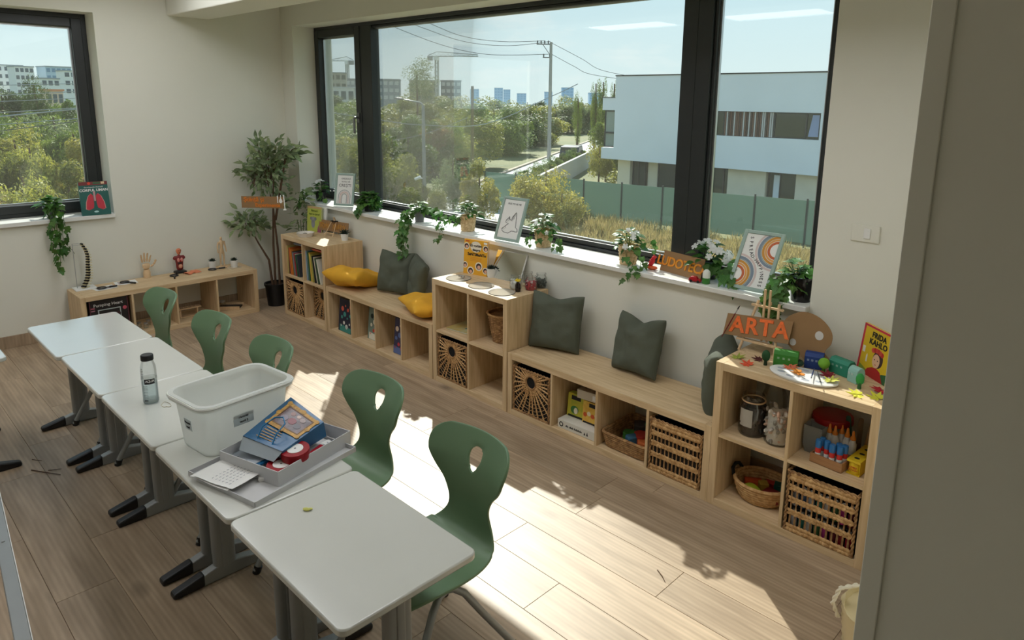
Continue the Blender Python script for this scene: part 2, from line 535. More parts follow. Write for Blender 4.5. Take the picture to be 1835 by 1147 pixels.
part('window_sill', MB().box(-0.41, 4.765, 0.005, 0.28, 0.99, 1.02), M_SILL, win, bevel=0.004, label='white sill board under the wide window')
# outer reveal sheet
part('outer_sill', MB().box(-0.41, 4.765, 0.37, 0.52, 1.0, 1.03), M_ALU, win, bevel=0.003)
# ---- small window on the left wall
wi1 = thing('window_1', None, None); wi1['kind'] = 'structure'
def swap(mb):  # x->y, y->-x : the same bars turned to face +x
    mb.v = [(-v[1], v[0], v[2]) for v in mb.v]; return mb
b = MB(); bars(b, LW0, LW1, 1.02, 2.685, 0.04, 0.04, 0.035, 0.04, 0.87, 0.96)
part('window_frame', swap(b), M_FRAME, wi1, bevel=0.004)
b = MB(); bars(b, LW0 + 0.035, LW1 - 0.035, 1.05, 2.65, 0.075, 0.078, 0.07, 0.075, 0.862, 0.95)
part('sash', swap(b), M_FRAME, wi1, bevel=0.006)
b = MB(); bars(b, LW0 + 0.11, LW1 - 0.113, 1.12, 2.575, 0.012, 0.012, 0.012, 0.012, 0.915, 0.935)
part('glass_spacer', swap(b), M_ALU, wi1)
part('window_pane', swap(MB().box(LW0 + 0.10, LW1 - 0.10, 0.928, 0.932, 1.11, 2.585)), M_GLASS, wi1)
part('window_sill', MB().box(-0.87, -0.605, LW0, LW1, 0.985, 1.02), M_SILL, wi1, bevel=0.004, label='white sill board under the small window')
part('outer_sill', MB().box(-1.14, -0.96, LW0, LW1, 1.0, 1.03), M_ALU, wi1, bevel=0.003)
# ---- fill panels, added out of view to brighten the room
M_FILL = mat('fill_glow', (248, 250, 255), 0.6, emit=FILL_E)
LX = ((0.55, -1.55, 1), (2.05, -1.55, 1), (3.55, -1.55, 1), (4.95, -1.55, 1), (0.6, -3.5, 1), (2.5, -3.5, 1), (3.4, -5.2, 1))
LN = ('nearest to the left wall', 'second from the left wall', 'third from the left wall', 'fourth from the left wall', 'left one of the rear row', 'middle one of the rear row', 'right one of the rear row')
for i, (x, y, _) in enumerate(LX):
    t = thing('fill_panel', 'added fill panel out of view under the ceiling, ' + LN[i], 'light', (x, y, 2.96), group='added fill panels overhead')
    b = MB(); bars(b, -0.6, 0.6, -0.3, 0.3, 0.02, 0.02, 0.02, 0.02, 0, 0.04)
    b.v = [(v[0], v[2], v[1]) for v in b.v]
    part('panel_frame', b, M_WHITE, t)
    part('glow_face', MB().box(-0.58, 0.58, -0.28, 0.28, 0.012, 0.03), M_FILL, t)
# ---- wall switch
t = thing('wall_switch', 'white double-width light switch plate on the wall right of the window', 'switch', (4.992, 0.05, 1.425))
part('cover_plate', MB().box(-0.064, 0.064, -0.009, 0, -0.041, 0.041), M_WALL, t, bevel=0.004)
part('rocker', MB().box(-0.006, 0.024, -0.014, -0.008, -0.024, 0.024), M_WHITE, t, bevel=0.002)

# ================================================================== cube shelves
TH, DV, DEP = 0.039, 0.016, 0.39
def shelf(name, label, wd, ht, cols, rows, loc, rot=0, group=None, cat='shelf unit'):
    t = thing(name, label, cat, loc, rot)
    iw = (wd - 2 * TH - (cols - 1) * DV) / cols
    ih = (ht - 2 * TH - (rows - 1) * DV) / rows
    part('side_panel', MB().box(0, TH, -DEP, 0, 0, ht), W_V, t, bevel=0.0015)
    part('side_panel', MB().box(wd - TH, wd, -DEP, 0, 0, ht), W_V, t, bevel=0.0015)
    part('top_panel', MB().box(TH, wd - TH, -DEP, 0, ht - TH, ht), W_H, t, bevel=0.0015)
    part('bottom_panel', MB().box(TH, wd - TH, -DEP, 0, 0, TH), W_H, t, bevel=0.0015)
    for k in range(1, cols):
        x = TH + k * iw + (k - 1) * DV
        part('divider', MB().box(x, x + DV, -DEP + 0.002, 0, TH, ht - TH), W_V, t, bevel=0.001)
    for j in range(1, rows):
        z = TH + j * ih + (j - 1) * DV
        for k in range(cols):
            x = TH + k * (iw + DV)
            part('shelf_board', MB().box(x, x + iw, -DEP + 0.003, 0, z, z + DV), W_H, t, bevel=0.001)
    return t
XA, XB, XC, XD, XE = 0.0, 0.778, 2.258, 3.035, 4.506
shelf('cube_shelf', 'two by two oak cube shelf full of books beside the ficus', 0.77, 0.77, 2, 2, (XA, 0, 0))
shelf('low_bench_shelf', 'low four-cubby oak bench unit under the yellow cushions', 1.47, 0.42, 4, 1, (XB, 0, 0), cat='bench')
shelf('cube_shelf', 'two by two oak cube shelf under the mirror and the clear jars', 0.77, 0.77, 2, 2, (XC, 0, 0))
shelf('low_bench_shelf', 'low four-cubby oak bench unit with board games and baskets, grey cushions on it', 1.47, 0.42, 4, 1, (XD, 0, 0), cat='bench')
shelf('cube_shelf', 'two by two oak cube shelf of art supplies next to the near wall', 0.77, 0.77, 2, 2, (XE, 0, 0))
shelf('low_bench_shelf', 'low open oak shelf against the left wall carrying anatomy models', 1.47, 0.42, 4, 1, (-0.602, -2.012, 0), PI / 2)
IW1, IW2 = 0.336, 0.338
def cell1(x0, k): return x0 + TH + k * (IW1 + DV)            # left edge of a cubby in a four-cubby unit
def cell2(x0, k): return x0 + TH + k * (IW2 + DV)

# ================================================================== wicker baskets
def wob(p, a):
    return (p[0] + random.uniform(-a, a), p[1] + random.uniform(-a, a) * 0.4, p[2] + random.uniform(-a, a))
def clip_poly(pts, W, H):
    out = []
    for p in pts:
        if 0.004 < p[0] < W - 0.004 and 0.004 < p[2] < H - 0.004: out.append(p)
        else:
            if len(out) > 1: yield out
            out = []
    if len(out) > 1: yield out
def sunburst(W, H):
    """fan-woven front with a round grip hole"""
    cx, cz, R = W * 0.5, H * 0.76, 0.042
    b = MB()
    for k in range(30):
        a = 2 * PI * k / 30 + random.uniform(-0.04, 0.04)
        for ph in (0, 1.6):
            pts = []; r = R + 0.004; i = 0
            while True:
                q = 0.0030 * math.sin(i * 1.5 + ph * 2)
                x, z = cx + math.cos(a) * r - math.sin(a) * q, cz + math.sin(a) * r + math.cos(a) * q
                if not (0.006 < x < W - 0.006 and 0.006 < z < H - 0.006) or r > 0.4: break
                pts.append((x, 0.0015 * math.cos(i * 1.5 + ph * 2), z)); r += 0.012; i += 1
            if len(pts) > 1: b.tube(pts, 0.0036, 4)
    r = R + 0.010; k = 0
    while r < 0.29:
        n = int(20 + r * 120)
        for dr in (0.0,):
            pts = [(cx + math.cos(2 * PI * i / n) * (r + dr), (-0.003 if (i + k) % 2 else 0.003) + dr * 0.2, cz + math.sin(2 * PI * i / n) * (r + dr)) for i in range(n + 1)]
            for seg in clip_poly(pts, W, H): b.tube(seg, 0.0026 if r < 0.085 else 0.0017, 4)
        r += 0.011 if r < 0.085 else 0.023
        k += 1
    return b, cx, cz, R
def rope(b, p0, p1, r, n=None, off=(0, 1, 0)):
    """two-strand twist between two points"""
    p0, p1 = Vector(p0), Vector(p1)
    L = (p1 - p0).length
    n = n or int(L / (r * 0.9))
    d = (p1 - p0) / n
    u = d.normalized().cross(Vector(off)).normalized() if abs(d.normalized().dot(Vector(off))) < 0.9 else Vector((1, 0, 0))
    w_ = d.normalized().cross(u)
    for ph in (0, PI):
        b.tube([p0 + d * i + (u * math.cos(i * 0.75 + ph) + w_ * math.sin(i * 0.75 + ph)) * r * 0.55 for i in range(n + 1)], r * 0.62, 5)
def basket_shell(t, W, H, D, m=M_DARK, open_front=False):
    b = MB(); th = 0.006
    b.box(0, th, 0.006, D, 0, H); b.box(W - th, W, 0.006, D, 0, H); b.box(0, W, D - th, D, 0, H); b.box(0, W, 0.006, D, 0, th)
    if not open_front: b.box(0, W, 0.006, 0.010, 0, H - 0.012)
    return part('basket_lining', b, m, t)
def rim(b, W, H, D):
    for (p, q) in (((0, 0, H), (W, 0, H)), ((0, D, H), (W, D, H)), ((0, 0, H), (0, D, H)), ((W, 0, H), (W, D, H)), ((0.004, 0, 0), (0.004, 0, H)), ((W - 0.004, 0, 0), (W - 0.004, 0, H)), ((0, 0, 0.006), (W, 0, 0.006))):
        rope(b, p, q, 0.007)
BW, BH, BD = 0.315, 0.300, 0.36
def sun_basket(label, loc, first=None):
    t = thing('wicker_basket', label, 'basket', loc)
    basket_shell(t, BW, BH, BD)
    b, cx, cz, R = sunburst(BW, BH)
    part('woven_front', b, M_CANE, t, smooth=True)
    b = MB(); b.tube([(cx + math.cos(a * PI / 10) * R, -0.002, cz + math.sin(a * PI / 10) * R) for a in range(20)], 0.006, 6, closed=True)
    part('grip_ring', b, M_CANE2, t, smooth=True)
    part('grip_hole_shade', flat(disc(R - 0.003, 20, cx, cz), 0.000, 0.004), mat('hole_shade_black', (9, 8, 8), 0.95) if first is None else first, t)  # solid near-black disc, the shade inside the hole put in as colour
    b = MB(); rim(b, BW, BH, BD)
    part('basket_rim', b, M_CANE2, t, smooth=True)
    return t
zlow = TH + 0.002
s0 = sun_basket('sunburst-woven basket with round grip hole in the book shelf, nearer the ficus pot', (cell2(XA, 0) + 0.012, -0.382, zlow))
HOLE = [c for c in s0.children if c.name.startswith('grip_hole_shade')][0].data.materials[0]
for lb, lc in (('sunburst-woven basket with round grip hole in the book shelf, next to the low bench', (cell2(XA, 1) + 0.012, -0.30, zlow)),
               ('sunburst-woven basket with round grip hole in the shelf under the mirror', (cell2(XC, 0) + 0.012, -0.382, zlow)),
               ('sunburst-woven basket with round grip hole in the bench beside the board games', (cell1(XD, 0) + 0.010, -0.382, zlow))):
    dup(s0, loc=lc, label=lb)
for o in bpy.data.objects:
    if o.name.startswith('wicker_basket'): o['group'] = 'sunburst wicker baskets'
def plait(b, x0, x1, z, h):
    """flat plait of lozenge straws along x"""
    n = int((x1 - x0) / 0.017)
    for i in range(n):
        x = x0 + (i + 0.5) * (x1 - x0) / n
        for sg in (1, -1):
            M = T(x, random.uniform(-0.003, 0.001), z + sg * h * 0.22, 0, sg * 0.55 + random.uniform(-0.1, 0.1), 0)
            b.ell((0, 0, 0), 0.0145, 0.006, h * 0.27, 6, 4, M)
def ladder_basket(label, loc, open_front, lining):
    t = thing('wicker_basket', label, 'basket', loc)
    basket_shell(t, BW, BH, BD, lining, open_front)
    zs = (0.018, 0.098, 0.162, 0.222, 0.278)
    hs = (0.040, 0.030, 0.030, 0.030, 0.046)
    for z, h in zip(zs, hs):
        b = MB(); plait(b, 0.012, BW - 0.012, z, h); part('plait', b, M_CANE, t, smooth=True)
    b = MB()
    for i in range(12):
        x = 0.024 + i * (BW - 0.048) / 11
        for dx in (-0.003, 0.003):
            b.tube([(x + dx, 0.001, 0.01), (x + dx * 0.4, 0.003, 0.13), (x + dx, 0.001, 0.27)], 0.0026, 5)
    part('upright_rods', b, M_CANE2, t, smooth=True)
    b = MB(); rim(b, BW, BH, BD); part('basket_rim', b, M_CANE2, t, smooth=True)
    return t
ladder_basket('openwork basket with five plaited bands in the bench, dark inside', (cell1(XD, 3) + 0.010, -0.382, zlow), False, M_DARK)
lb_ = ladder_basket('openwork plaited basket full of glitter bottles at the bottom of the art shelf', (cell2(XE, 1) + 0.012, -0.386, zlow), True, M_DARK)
# bottles of glitter in the open basket
GL = [(200, 200, 205), (170, 40, 60), (190, 60, 140), (40, 120, 110), (180, 180, 190), (120, 50, 60), (210, 205, 200), (60, 90, 130), (150, 40, 50), (70, 120, 70)]
bx0 = cell2(XE, 1) + 0.012
for i in range(16):
    r_ = i // 8; k = i % 8
    c = GL[(i * 3) % 10]
    zz = (0.047, 0.165)[r_]
    t = thing('glitter_bottle', 'small clear bottle of glitter behind the bars of the art shelf basket', 'bottle', (bx0 + 0.032 + k * 0.036, -0.352, zz), group='glitter bottles in the openwork basket')
    b = MB(); b.lathe([(0.014, 0), (0.015, 0.01), (0.015, 0.055), (0.008, 0.068), (0.008, 0.075)], 12); part('bottle_body', b, colm(c, 0.25), t, smooth=True)
    b = MB(); b.lathe([(0.010, 0.075), (0.010, 0.095), (0.009, 0.098)], 12); part('cap', b, M_WHITE, t, smooth=True)
part('tray_shelf', MB().box(0.008, BW - 0.008, 0.008, BD - 0.008, 0.118, 0.121), M_DARK, lb_)

def weave_wall(prof, n=48, amp=0.0028, sy=1.0):
    return lambda b, c=(0, 0, 0): b.lathe(prof, n, c, wob=lambda a, i: amp * math.sin(a * n / 5 + (PI if i % 2 else 0)), sy=sy)
def wicker_pot_mb(r0, r1, h, n=48, rows=14, amp=0.0026, sy=1.0):
    prof = [(r0 * 0.96, 0)] + [(r0 + (r1 - r0) * i / rows, 0.004 + (h - 0.004) * i / rows) for i in range(rows + 1)] + [(r1 - 0.008, h), (r1 - 0.012, h - 0.02)]
    b = MB(); b.lathe(prof, n, wob=lambda a, i: amp * math.sin(a * n / 5 + (PI if i % 2 else 0)), sy=sy)
    return b
# tall round basket, mirror shelf, upper right cubby
t = thing('round_wicker_basket', 'round tapered wicker basket in the open upper cubby under the jars', 'basket', (2.80, -0.19, 0.3935))
part('basket_body', wicker_pot_mb(0.082, 0.118, 0.20, 60, 22, 0.0045), M_CANE2, t, smooth=True)
b = MB(); b.tube([(0.118 * math.cos(a * PI / 16), 0.118 * math.sin(a * PI / 16), 0.20) for a in range(32)], 0.008, 6, closed=True)
part('basket_rim', b, M_CANE, t, smooth=True)
# flat picture book on the upper left board
t = thing('picture_book', 'yellow picture book lying flat in the cubby above a basket', 'book', (2.46, -0.20, 0.3935), 0.12)
part('pages', MB().box(-0.135, 0.135, -0.105, 0.105, 0.001, 0.010), M_PAPER, t)
b = MB(); b.box(-0.14, 0.14, -0.11, 0.11, 0.010, 0.012); b.box(-0.14, 0.14, -0.11, 0.11, 0, 0.001)
part('cover', b, mat('yellow_book_cover', (206, 176, 84), 0.4, col2=(190, 190, 150), scale=9), t)
b = MB(); b.prism(arc(0.03, 0.055, 0.3, 3.6, 14, 0.04, -0.03), 0.012, 0.0126); part('cover_print', b, colm((70, 120, 130)), t)
# rectangular tray basket with toy tools, bench cubby three
t = thing('tray_basket', 'shallow rectangular braided basket of felt toys in the bench', 'basket', (cell1(XD, 2) + 0.17, -0.20, zlow))
b = MB()
for k in range(7):
    z = 0.012 + k * 0.013; e = 0.018 * k / 6
    p = rrect(0.285 + e * 2, 0.29 + e * 2, 0.04, 5)
    b.tube([(x + 0.002 * (-1) ** i, y_, z) for i, (x, y_) in enumerate(p)], 0.009, 6, closed=True)
part('basket_body', b, M_CANE2, t, smooth=True)
part('basket_floor', MB().box(-0.13, 0.13, -0.135, 0.135, 0.004, 0.012), M_CANE2, t)
TOYS = [((72, 140, 60), 'green'), ((210, 110, 50), 'orange'), ((60, 110, 140), 'blue'), ((190, 60, 50), 'red'), ((224, 150, 70), 'light orange'), ((70, 60, 56), 'dark brown'), ((40, 110, 70), 'dark green')]
tp = [(-0.06, 0.0, 0.3), (0.075, -0.04, -0.4), (-0.005, -0.05, 1.1), (0.02, -0.01, 0.8), (0.08, 0.05, 0.2), (-0.05, 0.08, 0.6), (0.02, 0.09, -0.7)]
for i, ((c, nm), (x, y_, a)) in enumerate(zip(TOYS, tp)):
    o = thing('felt_toy', '%s felt shape lying in the braided tray basket of the bench' % nm, 'toy', (cell1(XD, 2) + 0.17 + x, -0.20 + y_, zlow + 0.014 + 0.006 * i), a)
    b = MB(); b.prism([(0.05 * math.cos(k * PI / 4) * (1 if k % 2 else 0.6), 0.05 * math.sin(k * PI / 4)) for k in range(8)] if i % 2 else rrect(0.09, 0.06, 0.02, 3), 0, 0.05)
    part('felt_shape', b, colm(c, 0.85), o, bevel=0.006)
# oval basket with dark handles in the art shelf
t = thing('oval_basket', 'oval braided basket with dark handles at the bottom of the art shelf', 'basket', (4.715, -0.215, zlow))
b = MB()
for k in range(7):
    z = 0.012 + k * 0.014; R = 0.105 + 0.034 * (k / 6) ** 0.7
    b.tube([((R + 0.0025 * (-1) ** (i + k)) * math.cos(i * PI / 20), (R * 0.86) * math.sin(i * PI / 20), z) for i in range(40)], 0.0095, 6, closed=True)
part('basket_body', b, M_CANE, t, smooth=True)
b = MB(); b.prism(disc(0.105, 28, 0, 0, 0.09), 0.004, 0.012); part('basket_floor', b, M_CANE2, t)
for sx in (-1, 1):
    b = MB(); b.tube([(sx * 0.132, -0.05, 0.095), (sx * 0.146, -0.035, 0.125), (sx * 0.15, 0, 0.135), (sx * 0.146, 0.035, 0.125), (sx * 0.132, 0.05, 0.095)], 0.009, 8)
    part('handle', b, M_DARK, t, smooth=True)
for i, (nm, c, sz, lc, a, kd) in enumerate((
        ('lime green arched', (178, 190, 50), (0.125, 0.05, 0.04), (-0.03, -0.055, 0.055), -0.35, 1), ('orange', (206, 84, 40), (0.085, 0.05, 0.035), (-0.055, 0.02, 0.055), 0.6, 0),
        ('dark red', (130, 26, 34), (0.09, 0.07, 0.04), (0.07, -0.025, 0.05), -0.1, 0), ('dark green', (24, 80, 70), (0.05, 0.05, 0.05), (0.07, 0.05, 0.055), 0.3, 0), ('small red', (170, 44, 40), (0.05, 0.04, 0.04), (0.02, 0.055, 0.055), 0.2, 0), ('mustard yellow', (184, 150, 60), (0.045, 0.045, 0.045), (0.005, 0.008, 0.06), 0.7, 0))):
    o = thing('toy_block', nm + ' wooden toy block in the oval basket', 'toy block', (4.715 + lc[0], -0.215 + lc[1], zlow + lc[2] - 0.02), a)
    b = MB(); sx, sy, sz_ = sz
    if kd:
        b.prism([(-sx / 2, 0)] + [(sx / 2 * math.cos(PI - PI * k / 12), sz_ * 1.1 * math.sin(PI * k / 12)) for k in range(13)] + [(sx / 2, 0)], -sy / 2, sy / 2)
        b.v = [(v[0], v[2], v[1]) for v in b.v]
    else: b.box(-sx / 2, sx / 2, -sy / 2, sy / 2, 0, sz_)
    part('block_body', b, colm(c, 0.5), o, bevel=0.003)

# ================================================================== desks
M_CAP = mat('black_foot_cap', (18, 18, 19), 0.4)
def desk(x0, y0, label, W=0.692, D=0.484):
    t = thing('school_desk', label, 'desk', (x0, y0, 0), group='white school desks in the row')
    b = MB(); b.prism(rrect(W, D, 0.028, 5, W / 2, D / 2), 0.626, 0.650)
    part('tabletop', b, M_TOP, t, bevel=0.005, smooth=50)
    for x in (0.058, W - 0.058):
        b = MB()
        prof = [(0.004, 0.0), (0.004, 0.018), (0.02, 0.024), (0.17, 0.064), (0.26, 0.064), (D - 0.02, 0.024), (D - 0.004, 0.018), (D - 0.004, 0.0)]
        vs = [(x - 0.021, p, q) for p, q in prof] + [(x + 0.021, p, q) for p, q in prof]
        n = len(prof)
        b.add(vs, [tuple(range(n)), tuple(reversed(range(n, 2 * n)))] + [((i + 1) % n, i, n + i, n + (i + 1) % n) for i in range(n)])
        part('foot', b, M_STEEL, t, bevel=0.006)
        for (ya, yb) in ((-0.004, 0.125), (D - 0.125, D + 0.004)):
            b = MB(); za, zb = (0.022, 0.0535) if ya < 0.1 else (0.0535, 0.022)
            b.add([(x - 0.024, ya, 0), (x + 0.024, ya, 0), (x + 0.024, yb, 0), (x - 0.024, yb, 0), (x - 0.024, ya, za + 0.003), (x + 0.024, ya, za + 0.003), (x + 0.024, yb, zb + 0.003), (x - 0.024, yb, zb + 0.003)],
                  [(0, 3, 2, 1), (4, 5, 6, 7), (0, 1, 5, 4), (1, 2, 6, 5), (2, 3, 7, 6), (3, 0, 4, 7)])
            part('foot_cap', b, M_CAP, t, bevel=0.010, seg=3)
        b = MB()
        b.prism(rrect(0.044, 0.092, 0.018, 4, x, 0.215), 0.055, 0.60)
        for sx_ in (-1, 1): b.prism(rrect(0.012, 0.030, 0.005, 3, x + sx_ * 0.020, 0.215), 0.055, 0.60)
        part('column', b, M_STEEL, t, smooth=50)
        part('top_bracket', MB().box(x - 0.02, x + 0.02, 0.06, D - 0.06, 0.596, 0.626), M_STEEL, t, bevel=0.003)
    part('cross_rail', MB().box(0.058, W - 0.058, 0.215, 0.245, 0.54, 0.596), M_STEEL, t, bevel=0.003)
    return t
d0 = desk(1.175, -2.610, 'white school desk at the far end of the row, by the left wall')
for x, y_, lb in ((1.872, -2.594, 'white school desk second from the far end, empty top'), (2.569, -2.592, 'white school desk under the water bottle and translucent bin'),
                  (3.266, -2.590, 'white school desk under the open grey gift box'), (3.965, -2.592, 'white school desk nearest to the viewer with one petal on it')):
    dup(d0, loc=(x, y_, 0), label=lb)
# the desk of the next row, only its foot tip shows
t = dup(d0, loc=(0.985, -3.275, 0), label='white school desk of the next row, only a grey foot with black cap in view')
t['group'] = ''
del t['group']
# grey rail of a mobile board at the picture edge
t = thing('board_stand', 'grey metal rail of a mobile stand crossing the corner of the picture', 'stand', (2.70, -3.035, 0), -0.0885)
part('base_rail', MB().box(-0.9, 1.1, -0.03, 0.012, 0.36, 0.40), M_STEEL, t, bevel=0.003)
part('edge_strip', MB().box(-0.9, 1.1, 0.012, 0.0145, 0.385, 0.4015), M_WHITE, t)
for x in (-0.88, 1.08): part('leg', MB().box(x - 0.02, x + 0.02, -0.03, 0.01, 0.0, 0.36), M_STEEL, t, bevel=0.003)
b = MB(); b.lathe([(0.006, 0), (0.006, 0.003), (0.003, 0.004)], 10, (0.42, -0.008, 0.40)); part('bolt', b, M_STEEL, t, smooth=True)

# ================================================================== chairs
def chair_shell():
    # side profile from the seat front to the top of the back (y, z) and half width
    P = [(-0.215, 0.372, .150), (-0.205, 0.385, .165), (-0.16, 0.395, .182), (-0.08, 0.396, .192), (0.0, 0.391, .193), (0.07, 0.388, .186), (0.125, 0.392, .172),
         (0.160, 0.408, .152), (0.178, 0.434, .128), (0.184, 0.465, .110), (0.184, 0.50, .102), (0.184, 0.535, .108), (0.188, 0.57, .126), (0.195, 0.605, .156),
         (0.205, 0.64, .178), (0.217, 0.675, .191), (0.230, 0.705, .195), (0.243, 0.733, .188), (0.252, 0.752, .167), (0.257, 0.762, .135)]
    # resample by arc length
    ln = [0]
    for a, c in zip(P, P[1:]): ln.append(ln[-1] + math.hypot(c[0] - a[0], c[1] - a[1]))
    NS, NU = 84, 34
    def at(s):
        s = max(0, min(ln[-1], s))
        for i in range(len(P) - 1):
            if s <= ln[i + 1] + 1e-9: break
        f = (s - ln[i]) / (ln[i + 1] - ln[i])
        def cr(k):
            p0, p1, p2, p3 = P[max(i - 1, 0)][k], P[i][k], P[i + 1][k], P[min(i + 2, len(P) - 1)][k]
            return p1 + 0.5 * f * (p2 - p0 + f * (2 * p0 - 5 * p1 + 4 * p2 - p3 + f * (3 * (p1 - p2) + p3 - p0)))
        return cr(0), cr(1), cr(2)
    L = ln[-1]
    hz = 0.665                                    # height of the grip hole centre
    vs = []; uv = []
    for i in range(NS + 1):
        y_, z, hw = at(L * i / NS)
        back = max(0, min(1, (z - 0.46) / 0.2)) if y_ > 0.1 else 0
        for j in range(NU + 1):
            u = -1 + 2 * j / NU
            x = u * hw
            dy = -0.050 * back * (x / 0.18) ** 2 * 1.0
            dz = 0.010 * (1 - back) * (abs(u) ** 3) if y_ < 0.15 else 0
            vs.append([x, y_ + dy, z + dz]); uv.append((x, z, y_))
    hole = lambda x, z: ((x) / (0.030 + 0.010 * (z - hz) / 0.042)) ** 2 + ((z - hz) / 0.043) ** 2
    kill = set()
    for k, (x, z, y_) in enumerate(uv):
        if y_ > 0.15 and z > 0.55 and hole(x, z) < 1: kill.add(k)
    fs = []; used = set()
    W_ = NU + 1
    for i in range(NS):
        for j in range(NU):
            q = (i * W_ + j, i * W_ + j + 1, (i + 1) * W_ + j + 1, (i + 1) * W_ + j)
            if any(k in kill for k in q): used.update(k for k in q if k not in kill); continue
            fs.append(q)
    # pull the rim of the opening onto the smooth hole outline
    for k in used:
        x, z, y_ = uv[k]
        h = math.sqrt(hole(x, z))
        if h < 1.9:
            nx, nz = x / h, hz + (z - hz) / h
            vs[k][0] = nx; vs[k][2] = nz
    alive = sorted({k for f in fs for k in f}); mp_ = {k: n for n, k in enumerate(alive)}
    b = MB(); b.add([vs[k] for k in alive], [tuple(mp_[k] for k in f) for f in fs])
    return b
def make_chair(label, loc):
    t = thing('school_chair', label, 'chair', loc, group='green chairs at the desk row')
    o = part('seat_shell', chair_shell(), M_GREEN, t, smooth=60)
    md = o.modifiers.new('thickness', 'SOLIDIFY'); md.thickness = 0.010; md.offset = -1
    md = o.modifiers.new('rounding', 'BEVEL'); md.width = 0.0045; md.segments = 3; md.angle_limit = math.radians(50)
    for sx in (-1, 1):
        for (yf, ya) in ((-0.27, -0.07), (0.235, -0.01)):
            pts = [(sx * 0.195, yf, 0.012), (sx * 0.175, yf + (ya - yf) * 0.55, 0.21), (sx * 0.158, yf + (ya - yf) * 0.85, 0.325), (sx * 0.150, ya * 1.0, 0.357), (sx * 0.148, -0.04, 0.366)]
            b = MB(); b.tube(pts, 0.0125, 10)
            lg = part('leg', b, M_STEEL, t, smooth=True)
            b = MB(); b.tube([(sx * 0.1965, yf - 0.003 * (1 if yf > 0 else -1), 0.0), (sx * 0.192, yf + (ya - yf) * 0.06, 0.030)], 0.0165, 10)
            part('rubber_foot', b, M_CAP, lg, smooth=True)
    b = MB()
    for y_ in (-0.09, 0.02): b.tube([(-0.150, y_, 0.366), (0.150, y_, 0.366)], 0.0105, 8)
    part('seat_frame', b, M_STEEL, t, smooth=True)
    b = MB()
    for sx in (-1, 1): b.box(sx * 0.12 - 0.02, sx * 0.12 + 0.02, -0.10, 0.035, 0.372, 0.384)
    part('mounting_block', b, M_CAP, t)
    t.scale = (1.07, 1.07, 1.055)
    return t
CH = [(4.30, -2.035, 0.0, 'green shell chair nearest to the viewer, at the empty near desk'), (3.61, -1.985, 0.03, 'green shell chair with sunlit floor behind it, beside the gift box desk'),
      (2.833, -2.083, -0.02, 'green shell chair half hidden behind the translucent bin'), (2.198, -2.12, 0.04, 'green shell chair second from the left wall'),
      (1.478, -2.15, 0.05, 'green shell chair at the far desk in front of the low anatomy shelf')]
c0 = make_chair(CH[0][3], (CH[0][0], CH[0][1], 0))
for x, y_, a, lb in CH[1:]: dup(c0, loc=(x, y_, 0), rot=a, label=lb)

# ================================================================== cushions
def pillow(wd, ht, th, seed, dent=0.0):
    rnd = random.Random(seed); N = 22
    b = MB(); vs = []
    for side in (1, -1):
        for i in range(N + 1):
            for j in range(N + 1):
                u, v = -1 + 2 * i / N, -1 + 2 * j / N
                f = ((1 - u ** 4) * (1 - v ** 4)) ** 0.55
                pin = 1 - 0.075 * (1 - abs(u) ** 1.0) * 0 - 0.07 * (1 - u * u) * abs(v) ** 3
                pin2 = 1 - 0.07 * (1 - v * v) * abs(u) ** 3
                x = u * wd / 2 * pin2; z = v * ht / 2 * pin
                nz = mnoise.noise(Vector((u * 1.7 + seed * 3, v * 1.7, side * 2))) * 0.020 + mnoise.noise(Vector((u * 4 + seed, v * 4, side * 5))) * 0.006
                edge = max(abs(u), abs(v))
                wr = 0.006 * math.sin((math.atan2(v, u)) * 9 + seed) * max(0, edge - 0.55) * 1.6 * (1 - edge ** 8)
                y_ = side * (f * th / 2 * (1 + nz * 8) + (nz + wr) * f)
                if dent and v > 0.2: y_ -= dent * f * math.exp(-(u * 2.2) ** 2) * (v - 0.2) * side * -1 * 0
                vs.append((x, y_, z + (-dent * math.exp(-(u * 2.4) ** 2) * max(0, v) ** 2)))
    W_ = N + 1; K = W_ * W_
    fs = []
    for i in range(N):
        for j in range(N):
            a = i * W_ + j
            fs.append((a, a + W_, a + W_ + 1, a + 1)); a += K
            fs.append((a, a + 1, a + W_ + 1, a + W_))
    b.add(vs, fs)
    return b
def cushion(label, m, size, loc, rot, seed, dent=0, group=None):
    t = thing('cushion', label, 'cushion', loc, rot, group)
    o = part('cushion_cover', pillow(*size, seed, dent), m, t, smooth=80)
    md = o.modifiers.new('weld', 'WELD'); md.merge_threshold = 0.0008
    md = o.modifiers.new('sub', 'SUBSURF'); md.levels = 1; md.render_levels = 1
    b = MB(); wd, ht, th = size
    return t
M_YEL = mat('mustard_cotton', (226, 168, 46), 0.9, var=0.06, scale=10, bump=0.25, bscale=120)
M_GRY = mat('grey_green_cotton', (88, 93, 80), 0.92, var=0.06, scale=10, bump=0.25, bscale=120)
cushion('mustard yellow cushion lying against the book shelf', M_YEL, (0.42, 0.42, 0.15), (0.965, -0.21, 0.505), (1.32, 0.02, 0.22), 1)
cushion('mustard yellow cushion with a sun spot, lying by the mirror shelf', M_YEL, (0.46, 0.44, 0.12), (2.02, -0.20, 0.482), (1.48, 0.0, -0.35), 2)
cushion('dark grey cushion under the hanging ivy, leaning on the wall', M_GRY, (0.37, 0.37, 0.13), (1.385, -0.075, 0.602), (-0.22, 0, 0.28), 3, 0.02)
cushion('dark grey cushion half behind the other grey one', M_GRY, (0.36, 0.36, 0.12), (1.69, -0.085, 0.593), (-0.12, 0.10, -0.45), 4)
